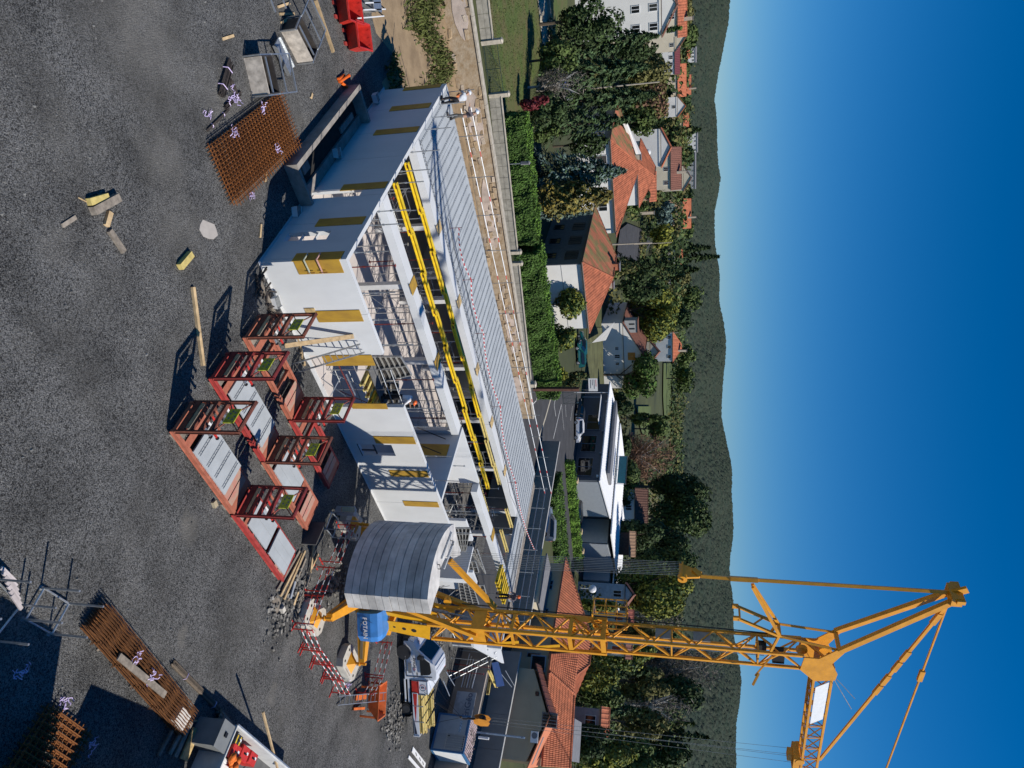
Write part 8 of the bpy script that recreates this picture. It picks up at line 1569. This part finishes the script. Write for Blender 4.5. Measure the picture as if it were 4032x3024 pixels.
# ------------------------------------------------------------------ vehicles
def car(q, rz, paint, label, L=4.1, Wd=1.75, H_=1.45, kind='hatch'):
    t = thing('parked_car', label, 'car', q, rz); h2 = Wd/2
    pr = {'hatch': [(-.5, .28), (-.5, .62), (-.47, .92), (-.40, 1.0), (-.27, 1.0), (-.15, 1.0), (0, 1.0), (.12, .98), (.3, .66), (.46, .56), (.5, .42), (.5, .28)], 'suv': [(-.5, .3), (-.5, .62), (-.48, .95), (-.42, 1.0), (.02, 1.0), (.12, .97), (.26, .68), (.46, .60), (.5, .45), (.5, .3)]}[kind]
    pts = [(x*L, z*H_) for x, z in pr]; m = MB(); k = len(pts); wf_ = [h2 if z < .66*H_ else h2*.84 for x, z in pts]; m.add([(x, w_, z) for (x, z), w_ in zip(pts, wf_)]+[(x, -w_, z) for (x, z), w_ in zip(pts, wf_)], [tuple(range(k-1, -1, -1)), tuple(range(k, 2*k))]+[(i, (i+1) % k, k+(i+1) % k, k+i) for i in range(k)]); body = m.out('body', paint, t, world=False)
    for s in (1, -1):
        m = MB(); m.hexa([(-.36*L, s*h2*1.0, .66*H_), (.2*L, s*h2*1.0, .66*H_), (.06*L, s*h2*.86, .94*H_), (-.38*L, s*h2*.86, .94*H_), (-.36*L, s*h2*1.015, .66*H_), (.2*L, s*h2*1.015, .66*H_), (.06*L, s*h2*.875, .94*H_), (-.38*L, s*h2*.875, .94*H_)]); m.out('side_glass', m_glass, body, world=False)
        m = MB(); m.box((.5*L-.04, s*h2*.68, .52*H_), (.1, .36, .14)); m.out('headlight', m_lamp, body, world=False); m = MB(); m.box((-.5*L+.01, s*h2*.75, .62*H_), (.06, .25, .16)); m.out('tail_light', m_redb, body, world=False); m = MB(); m.box((.17*L, s*h2*1.1, .68*H_), (.12, .2, .14)); m.out('mirror', paint, body, world=False)
    m = MB(); m.hexa([(.30*L, h2*.78, .67*H_), (.30*L, -h2*.78, .67*H_), (.125*L, -h2*.72, .965*H_), (.125*L, h2*.72, .965*H_)]+[(.305*L, h2*.78, .68*H_), (.305*L, -h2*.78, .68*H_), (.13*L, -h2*.72, .975*H_), (.13*L, h2*.72, .975*H_)]); m.out('windscreen', m_glass, body, world=False)
    m = MB(); m.box((-.488*L, 0, .78*H_), (.04, h2*1.4, .25*H_)); m.out('rear_glass', m_glass, body, world=False)
    for x in (-.30*L, .30*L):
        for s in (1, -1): m = MB(); m.lathe([(.16, -.1), (.31, -.1), (.32, .0), (.31, .1), (.16, .1)], (x, s*(h2-.08), .32), 18, ax=(0, s, 0)); w_ = m.out('wheel', m_tyre, t, world=False); m = MB(); m.lathe([(.03, .11), (.19, .105), (.2, .1)], (x, s*(h2-.08), .32), 12, ax=(0, s, 0)); m.out('rim', m_galv, w_, world=False)
    return t
def car_px(p, q_, paint, label, **k): a, b = P(*p), P(*q_); d = b-a; return car((a+b)/2, math.atan2(d[1], d[0]), paint, label, **k)
m_cw_ = M('car_white', (.78, .79, .80), .25, var=.03, spec=.5); m_cg = M('car_green', (.008, .085, .085), .25, var=.1, spec=.5); m_cgr = M('car_graphite', (.045, .048, .05), .3, .3, var=.1, spec=.5); m_csil = M('car_silver', (.40, .42, .44), .3, .5, var=.05); m_cbl = M('car_blue', (.03, .08, .28), .3, var=.1)
car_px((2262, 1655), (2262, 1728), m_cw_, 'white hatchback parked in front of the dark windows of the grey hall', L=3.9)
car_px((2264, 1638), (2268, 1608), m_cgr, 'black car half hidden behind the white hatchback', L=4.2)
car_px((2272, 1440), (2266, 1345), m_cg, 'dark green hatchback on the lawn behind the long hedge', L=4.1); car_px((2275, 1365), (2275, 1340), m_cg, 'second dark green car behind a small leafy tree', L=3.8)
car_px((2250, 1978), (2256, 2080), m_cgr, 'dark grey estate car beside the ribbed hall wall', L=4.6, H_=1.6, kind='suv')
car_px((2140, 2085), (2142, 2040), m_csil, 'silver car showing only its windscreen beyond the shaded wall', L=4.1)
car_px((2492, 2060), (2492, 2085), m_cbl, 'blue vehicle beside the low dark roofed house', L=4.0, kind='suv')
car_px((2205, 350), (2225, 400), m_csil, 'car with bluish windscreen half hidden under the garden trees', L=4.0); car_px((2200, 340), (2205, 300), M('blue_cover', (.02, .06, .38), .5), 'blue covered trailer under the garden trees', L=2.6, H_=1.3, kind='suv'); car_px((2195, 290), (2198, 312), m_cw_, 'white small vehicle beside the blue covered trailer', L=2.4, H_=1.2, kind='suv')
# lamps, poles, site sign, power poles
def pole(q, h, r_, label, mat=None, arm=None, name='utility_pole', cat='pole'):
    t = thing(name, label, cat, q); m = MB(); m.tube((0, 0, 0), (0, 0, h), r_, 8, r_*.7); m.out('shaft', mat or m_galv, t, world=False)
    if arm: m = MB(); m.bar((0, 0, h-.05), (arm[0], arm[1], h+.05), .07); m.box((arm[0], arm[1], h+.03), (.45, .2, .1)); m.out('lamp_head', m_slate, t, world=False)
    return t
q = P(1962, 650); t = thing('street_lamp', 'short street lamp with dark head standing between rubble wall and hedge', 'street lamp', q); m = MB(); m.tube((0, 0, 0), (0, 0, 2.9), .05, 8); m.out('shaft', m_galv, t, world=False); m = MB(); m.box((0, 0, 2.5), (.24, .24, .75)); m.lathe([(.2, 2.88), (.05, 3.0)], (0, 0, 0), 10); m.out('lamp_head', m_slate, t, world=False)
pole(P(2260, 1545), 5.2, .06, 'white street lamp at the car park beside the dark post', m_white, (.8, -.3), 'street_lamp', 'street lamp'); pole(far(2420, 962, 120)*[1, 1, 0], 11.5, .16, 'grey concrete power pole beside the curved road', m_stonec); pole(far(2620, 320, 110)*[1, 1, 0], 13.2, .14, 'pale power pole rising from the conifers', m_stonec); pole(far(2640, 955, 190)*[1, 1, 0]+ez*4, 9.5, .12, 'thin pole right of the bend in the road', m_stonec); pole(far(2680, 1310, 210)*[1, 1, 0]+ez*4, 11, .12, 'thin pole beside the ochre house', m_stonec)
pole(P(2180, 508), 2.0, .07, 'thin wooden post in the garden below the large house', m_wood); 
t = thing('entrance_post', 'tall brown steel post at the car park entrance', 'post', P(2100, 1532), .7); m = MB(); q = [P(2078, 1533, 0), P(2395, 1538, 0)]; m.box((0, 0, 2.6), (.35, .35, 5.2)); m.out('post_body', m_brwood, t, world=False)
t = thing('site_sign', 'white company sign with dark lettering rows beside the car park entrance', 'sign', P(2290, 1515), .3); m = MB(); m.box((0, 0, 1.9), (2.2, .06, 1.5)); sg = m.out('board', m_white, t, world=False)
for k, (w_, mt) in enumerate(((1.2, m_redb), (1.6, m_mark), (1.0, m_mark), (1.5, m_mark))): m = MB(); m.box((-.1+w_/2-.8, -.035, 2.4-k*.3), (w_, .01, .1)); m.out('print_line', mt, sg, world=False)
for s in (-.9, .9): m = MB(); m.tube((s, 0, 0), (s, 0, 1.2), .05, 6); m.out('leg', m_galv, t, world=False)
# road behind the large house, meadow strips
def patch(name, pts, mat, z): b = MB(); b.poly([p+ez*0 for p in pts]); return b.out(name, mat, kind='structure')
def farg(X, Y):   # meets the rising ground
    d = ray(X, Y)
    lo, hi = 20.0, 2000.0; hd_ = math.hypot(d[0], d[1])
    for _ in range(50):
        mid = (lo+hi)/2; q = CO+d*(mid/hd_)
        if q[2] > gz_(q[0], q[1]): lo = mid
        else: hi = mid
    q = CO+d*(lo/hd_); q[2] += .12; return q
def strip(name, pairs, mat): 
    b = MB(); L = [farg(*a) for a, _ in pairs]; R_ = [farg(*c) for _, c in pairs]
    for i in range(len(L)-1):
        for j in range(4):
            f = lambda u, v: (L[i]*(1-v)+R_[i]*v)*(1-u)+(L[i+1]*(1-v)+R_[i+1]*v)*u
            g = lambda p: np.array([p[0], p[1], gz_(p[0], p[1])+.12])
            b.poly([g(f(0, j/4)), g(f(0, (j+1)/4)), g(f(1, (j+1)/4)), g(f(1, j/4))])
    return b.out(name, mat, kind='structure')
strip('road', [((2425, 1010), (2440, 905)), ((2500, 1030), (2470, 880)), ((2545, 990), (2520, 900)), ((2560, 960), (2545, 915))], m_asph)
m_field = M('field_grass', (.105, .14, .04), .95, var=.3, scale=.15, col2=(.075, .10, .03))
strip('meadow_strip', [((2612, 1430), (2660, 1430)), ((2610, 1560), (2662, 1560)), ((2620, 1730), (2665, 1730))], m_field); strip('mown_lawn', [((2505, 1600), (2560, 1600)), ((2515, 1660), (2562, 1660)), ((2530, 1720), (2556, 1720))], m_field)
strip('dry_field', [((2545, 1890), (2590, 1890)), ((2550, 1990), (2592, 1990)), ((2545, 2090), (2575, 2080))], M('dry_grass', (.22, .19, .11), .95, var=.2, scale=.3)); strip('garden_lawn', [((2310, 2310), (2350, 2310)), ((2320, 2380), (2350, 2380))], m_field); strip('bare_slope', [((2530, 2830), (2600, 2830)), ((2535, 2930), (2590, 2930))], MATS['dry_grass'])
strip('garden_grass', [((2310, 1290), (2375, 1290)), ((2310, 1440), (2372, 1440)), ((2320, 1520), (2375, 1520))], M('rough_grass', (.10, .105, .045), .95, var=.35, scale=.4))
# unseen boxes added right of the yard to cast the shadows across the corner
def caster_box(c, u, L, Wd, h, label, mat):
    c = np.array([*c, 0.]); u = np.array([*u, 0.]); u /= np.linalg.norm(u); v = np.array([-u[1], u[0], 0]); t = thing('shadow_caster', label, 'container', c, math.atan2(u[1], u[0])); m = MB(); m.hexa([c, c+u*L, c+u*L+v*Wd, c+v*Wd]+[q+ez*h for q in (c, c+u*L, c+u*L+v*Wd, c+v*Wd)]); m.out('wall', mat, t)
    m = MB()
    for k in range(int(L/.3)): m.bar(c+u*(k+.5)*.3-v*.02+ez*.1, c+u*(k+.5)*.3-v*.02+ez*(h-.1), .1, .03)
    o = m.out('corrugation', mat, t); o['kind'] = 'stuff'
    return t
caster_box((11.5, 15.05), (.74, -.67), 6, 2.4, 5.0, 'tall grey unseen box added beyond the bottom left corner', m_galvd) if False else None
# ------------------------------------------------------------------ trees
T = [ # Yc, Xtop, width px, distance, kind, colour, label, density, second colour
 (55, 2470, 150, 92, 'broad', 'dark', 'dark leafy tree in the top left corner above the lawn', .5, None), (140, 2590, 190, 98, 'conifer', 'deodar', 'tall drooping conifer, leftmost of the dark group above the lawn', .8, 'dark'), (260, 2560, 210, 92, 'conifer', 'deodar', 'widest drooping conifer in the dark group above the lawn', .9, 'dark'), (370, 2585, 190, 97, 'conifer', 'deodar', 'tall drooping conifer in the middle of the dark group', .8, 'dark'), (470, 2500, 150, 90, 'conifer', 'deodar', 'drooping conifer in front of the large house wall', .7, 'dark'), (560, 2400, 110, 96, 'broad', 'dark', 'dark tree against the shaded wall of the large house', .4, None),
 (215, 2330, 120, 84, 'bush', 'mid', 'green shrub right behind the brick path', .5, None), (320, 2330, 110, 82, 'bare', 'grey', 'greyish dry shrub beneath the conifers', .6, None), (440, 2240, 150, 80, 'bush', 'dark', 'dark shrub beside the pillar with the letter box', .7, None), (400, 2170, 60, 76, 'bush', 'red', 'red leaved climber on the short garden wall', .5, None), (520, 2215, 90, 82, 'bush', 'mid', 'small shrub between wooden post and large house', .5, None),
 (672, 2462, 240, 84, 'spruce', 'blue', 'blue grey spruce with a pointed tip in front of the large house', 1.0, 'deodar'), (770, 2405, 165, 82, 'cypress', 'gold', 'yellow brown cypress next to the blue spruce', 1.0, 'olive'), (835, 2330, 60, 83, 'spruce', 'blue', 'small blue conifer at the foot of the yellow brown cypress', .6, None),
 (1195, 2312, 130, 84, 'broad', 'mid', 'small leafy tree in front of the white side wall', .9, 'yellow'), (1330, 2270, 120, 84, 'broad', 'mid', 'second small leafy tree beside the dark green car', .9, 'yellow'), (1470, 2245, 70, 84, 'bush', 'yellow', 'yellowish shrub behind the end of the long hedge', .6, None), (1490, 2330, 80, 90, 'bush', 'dark', 'brownish green shrub beside the company sign', .6, 'olive'),
 (1060, 2520, 110, 112, 'bush', 'olive', 'grey green shrubs below the road bend', .7, 'mid'), (1040, 2650, 130, 150, 'conifer', 'dark', 'dark conifer right of the road, behind the mossy roof', .7, None), (1120, 2640, 130, 150, 'broad', 'dark', 'dark round tree behind the terracotta roof', .7, None), (1215, 2688, 240, 158, 'broad', 'yellow', 'large yellow green tree behind the white gabled house', 1.0, 'mid'), (1290, 2640, 130, 165, 'broad', 'mid', 'green tree right of the large yellow green tree', .7, None),
 (1475, 2612, 190, 150, 'broad', 'mid', 'broad green tree at the right end of the white gabled house', 1.0, 'hedge'), (1590, 2510, 100, 140, 'bush', 'dark', 'round dark shrub behind the orange fence', .7, None), (1650, 2640, 60, 190, 'bush', 'mid', 'small round bush on the mown lawn', .5, None), (1690, 2640, 110, 220, 'broad', 'mid', 'tree at the edge of the mown lawn', .6, None),
 (1800, 2668, 190, 170, 'bare', 'rust', 'reddish brown birch with white branches', 1.0, None), (1900, 2530, 180, 152, 'broad', 'mid', 'leafy tree behind the teal sign of the grey hall', .8, 'dark'), (1980, 2480, 110, 150, 'conifer', 'dark', 'dark conifer behind the white roof of the grey hall', .6, None), (1760, 2490, 120, 158, 'bush', 'dark', 'dark hedge like shrubs behind the white roof', .6, None), (2060, 2460, 90, 158, 'bush', 'dark', 'low dark conifers behind the ribbed walls', .6, None), (2170, 2445, 90, 150, 'bush', 'dark', 'dark shrubs in front of the timber shed', .6, None),
 (1925, 2805, 150, 215, 'broad', 'dark', 'large dark oak, left half of its crown, against the hill', .8, None), (2045, 2815, 200, 210, 'broad', 'dark', 'large dark oak rising above the other trees against the hill', .9, 'mid'), (2150, 2740, 170, 165, 'broad', 'dark', 'dark tree mass left of the bright green tree', .8, None), (2235, 2768, 150, 150, 'broad', 'mid', 'leafy tree behind the hoist ropes of the crane', .8, 'dark'), (2330, 2752, 190, 125, 'broad', 'yellow', 'bright yellow green tree behind the crane stay pulley', 1.0, 'mid'), (2120, 2620, 130, 135, 'broad', 'dark', 'dark tree behind the timber shed', .7, None),
 (2270, 2450, 100, 148, 'bush', 'mid', 'leafy shrub right behind the last ribbed hall', .6, None), (2385, 2455, 60, 100, 'broad', 'yellow', 'small yellow green tree with thin trunk by the blue grey house', .6, None), (2440, 2690, 120, 150, 'bare', 'grey', 'grey leafless bush behind the crane mast', .6, None), (2510, 2640, 110, 130, 'broad', 'olive', 'olive green tree right behind the crane mast', .6, None), (2580, 2600, 130, 112, 'broad', 'mid', 'leafy green tree right of the crane mast', .8, 'yellow'), (2680, 2455, 110, 92, 'broad', 'yellow', 'yellow green tree behind the long black shed', .7, 'mid'), (2740, 2480, 120, 98, 'broad', 'mid', 'green tree behind the black shed, nearer the edge', .7, None), (2650, 2560, 110, 120, 'conifer', 'dark', 'dark conifer above the long black shed', .6, None), (2800, 2530, 150, 108, 'conifer', 'deodar', 'bushy conifer above the lilac grey house', .7, 'dark'), (2860, 2640, 110, 150, 'broad', 'olive', 'olive tree behind the bushy conifer', .6, None),
 (2930, 2430, 130, 90, 'broad', 'dark', 'dark tree left of the yellow green tree at the bottom edge', .7, None), (2985, 2500, 150, 96, 'broad', 'yellow', 'yellow green tree at the bottom edge behind the hedge', .8, 'mid'), (2990, 2620, 130, 125, 'broad', 'mid', 'green tree at the bottom edge, further back', .7, None), (2660, 2850, 170, 190, 'bare', 'grey', 'tall leafless poplars against the hill right of the mast', 1.0, None), (2600, 2870, 120, 200, 'bare', 'grey', 'tall leafless poplars partly behind the crane mast', .8, None), (2745, 2800, 120, 185, 'broad', 'dark', 'dark green tree right of the leafless poplars', .6, None), (2800, 2750, 120, 170, 'bare', 'grey', 'leafless grey tree in the middle of the right hand wood', .6, None), (2905, 2790, 120, 190, 'conifer', 'dark', 'dark conifer against the hill near the bottom edge', .6, None), (2850, 2730, 100, 180, 'conifer', 'mid', 'lighter conifer beside the dark one near the bottom edge', .6, None), (2960, 2740, 120, 190, 'broad', 'dark', 'dark broad tree near the bottom edge below the hill', .6, None), (2700, 2660, 130, 150, 'broad', 'olive', 'olive brown bushes in the right hand wood', .6, None), (2540, 2560, 90, 120, 'bush', 'mid', 'shrubs beside the small cream house', .5, None),
 (835, 2662, 110, 235, 'broad', 'blue', 'rounded blue green tree in front of the peach house', .8, None), (925, 2662, 90, 225, 'broad', 'yellow', 'yellow green tree right of the rounded blue tree', .8, None), (770, 2570, 90, 150, 'bush', 'dark', 'dark shrubs beside the tall chimney', .5, None), (800, 2580, 60, 170, 'bush', 'mid', 'green shrub under the peach wing', .5, None),
 (975, 2792, 70, 420, 'conifer', 'dark', 'dark conifer on the skyline left of the road axis', .6, None), (1010, 2830, 60, 430, 'conifer', 'dark', 'tallest dark conifer standing out against the hill', .6, None), (1060, 2750, 80, 330, 'conifer', 'dark', 'grey green conifer beside the tiny orange roof', .6, None), (1100, 2725, 80, 300, 'broad', 'olive', 'olive tree below the tiny orange roof', .6, None), (1165, 2775, 110, 380, 'broad', 'mid', 'rounded trees above the yellow green tree', .6, None),
 (1250, 2740, 90, 330, 'broad', 'dark', 'dark trees behind the small white house, left', .6, None), (1400, 2755, 90, 360, 'broad', 'mid', 'green trees behind the small white house, right', .6, None), (1490, 2745, 110, 390, 'broad', 'mid', 'leafy trees beyond the meadow strip', .6, None),
 (510, 2757, 90, 350, 'conifer', 'dark', 'dark conifers left of the flat grey buildings', .6, None), (530, 2700, 140, 220, 'broad', 'olive', 'autumn brown tree between the white gables', .7, 'mid'), (380, 2650, 150, 180, 'broad', 'rust', 'reddish brown tree behind the power pole', .7, 'olive'), (255, 2640, 150, 160, 'broad', 'olive', 'olive tree in front of the maroon roof', .7, None), (110, 2680, 90, 140, 'conifer', 'hedge', 'bright dark green conifer beside the big white house', .7, 'dark'), (40, 2740, 120, 300, 'broad', 'olive', 'olive trees at the top edge below the hill', .6, None), (130, 2750, 110, 320, 'broad', 'mid', 'green trees left of the flat white block', .6, None), (280, 2720, 90, 320, 'broad', 'mid', 'trees between the orange roofs', .5, None), (400, 2725, 70, 330, 'broad', 'dark', 'dark trees above the white gabled house', .5, None), (470, 2610, 110, 160, 'broad', 'mid', 'green tree behind the upper tiles of the large house', .6, None), (200, 2600, 90, 140, 'broad', 'dark', 'dark tree right of the big white house', .5, None), (620, 2735, 90, 380, 'broad', 'dark', 'dark trees above the broad brown roof', .5, None), (760, 2735, 80, 390, 'broad', 'dark', 'dark trees between cream gable and peach house', .5, None), (900, 2735, 90, 400, 'broad', 'mid', 'trees right of the peach house, below the hill', .5, None)]
for (Yc, Xt, wpx, dist, kind, col, lab, dens, c2) in T: tree_px(Yc, Xt, wpx, dist, kind, col, lab, dens, mat2=c2)
# wooded belt at the foot of the hill that reads as one mass
n_ = 60000; Y = rng.uniform(-250, 3274, n_); dist = rng.uniform(280, 560, n_); az_ = np.arctan2((Y-1512)/FPX, 1.02); x, y = np.sin(az_)*dist, np.cos(az_)*dist; b, v = worley(x, y, 9.0, 77)
ok = (v > np.where(Y < 1450, .42, .25)) & ~((Y > 1400) & (Y < 1760) & (dist < 400)); hgt = (4+7*v)*(1-.6*b); gh = ground_h(x, y)
C = np.stack([x, y, gh+hgt*rng.uniform(.3, 1.0, n_)], 1)[ok]; N = rng.normal(0, .6, C.shape)+[0, -.2, .8]; S_ = rng.uniform(.6, 1.15, len(C)); sel = ((v[ok]*7919) % 3).astype(int)
for i, c in enumerate(('dark', 'mid', 'olive')): o = link_mesh('wood_at_hill_foot', leaf_mesh('wood_at_hill_foot', C[sel == i], N[sel == i], S_[sel == i], m_f[c], .7)); o['kind'] = 'stuff'
# shrubs and undergrowth filling the gardens between the houses
n_ = 110000; Y = rng.uniform(-150, 3174, n_); dist = rng.uniform(98, 300, n_); az_ = np.arctan2((Y-1512)/FPX, 1.03); x, y = np.sin(az_)*dist, np.cos(az_)*dist; b, v = worley(x, y, 6.5, 31)
ok = (v > .50) & ~((Y > 1500) & (Y < 2330) & (dist < 165)) & ~((Y > 1390) & (Y < 1770) & (dist > 185) & (dist < 300)) & ~((Y > 860) & (Y < 1050) & (dist < 215)) & ~((Y > 2330) & (dist < 108)) & ~((Y > 1040) & (Y < 1500) & (dist < 152)) & ~((Y < 1040) & (dist < 128))
hgt = np.maximum(.3, (1.2+3.6*(v-.5)*2)*(1-.55*b)); C = np.stack([x, y, ground_h(x, y)+hgt*rng.uniform(.1, 1.0, n_)], 1)[ok]; N = rng.normal(0, .6, C.shape)+[0, -.2, .8]; S_ = dist[ok]*.0027*rng.uniform(.7, 1.3, len(C)); sel = ((v[ok]*7919) % 3).astype(int)
for i, c in enumerate(('mid', 'dark', 'olive')): o = link_mesh('undergrowth', leaf_mesh('undergrowth', C[sel == i], N[sel == i], S_[sel == i], m_f[c], .65)); o['kind'] = 'stuff'
caster_box((11.5, 15.05), (.74, -.67), 6, -2.4, 5.0, 'tall grey unseen box added beyond the bottom left corner, casting the left dark shadow', m_galvd)
caster_box((12.3, 16.2), (.60, .80), 5.2, -2.4, 4.0, 'grey unseen box added beyond the bottom edge, casting the shadow beside the long rebar stack', m_galvd)
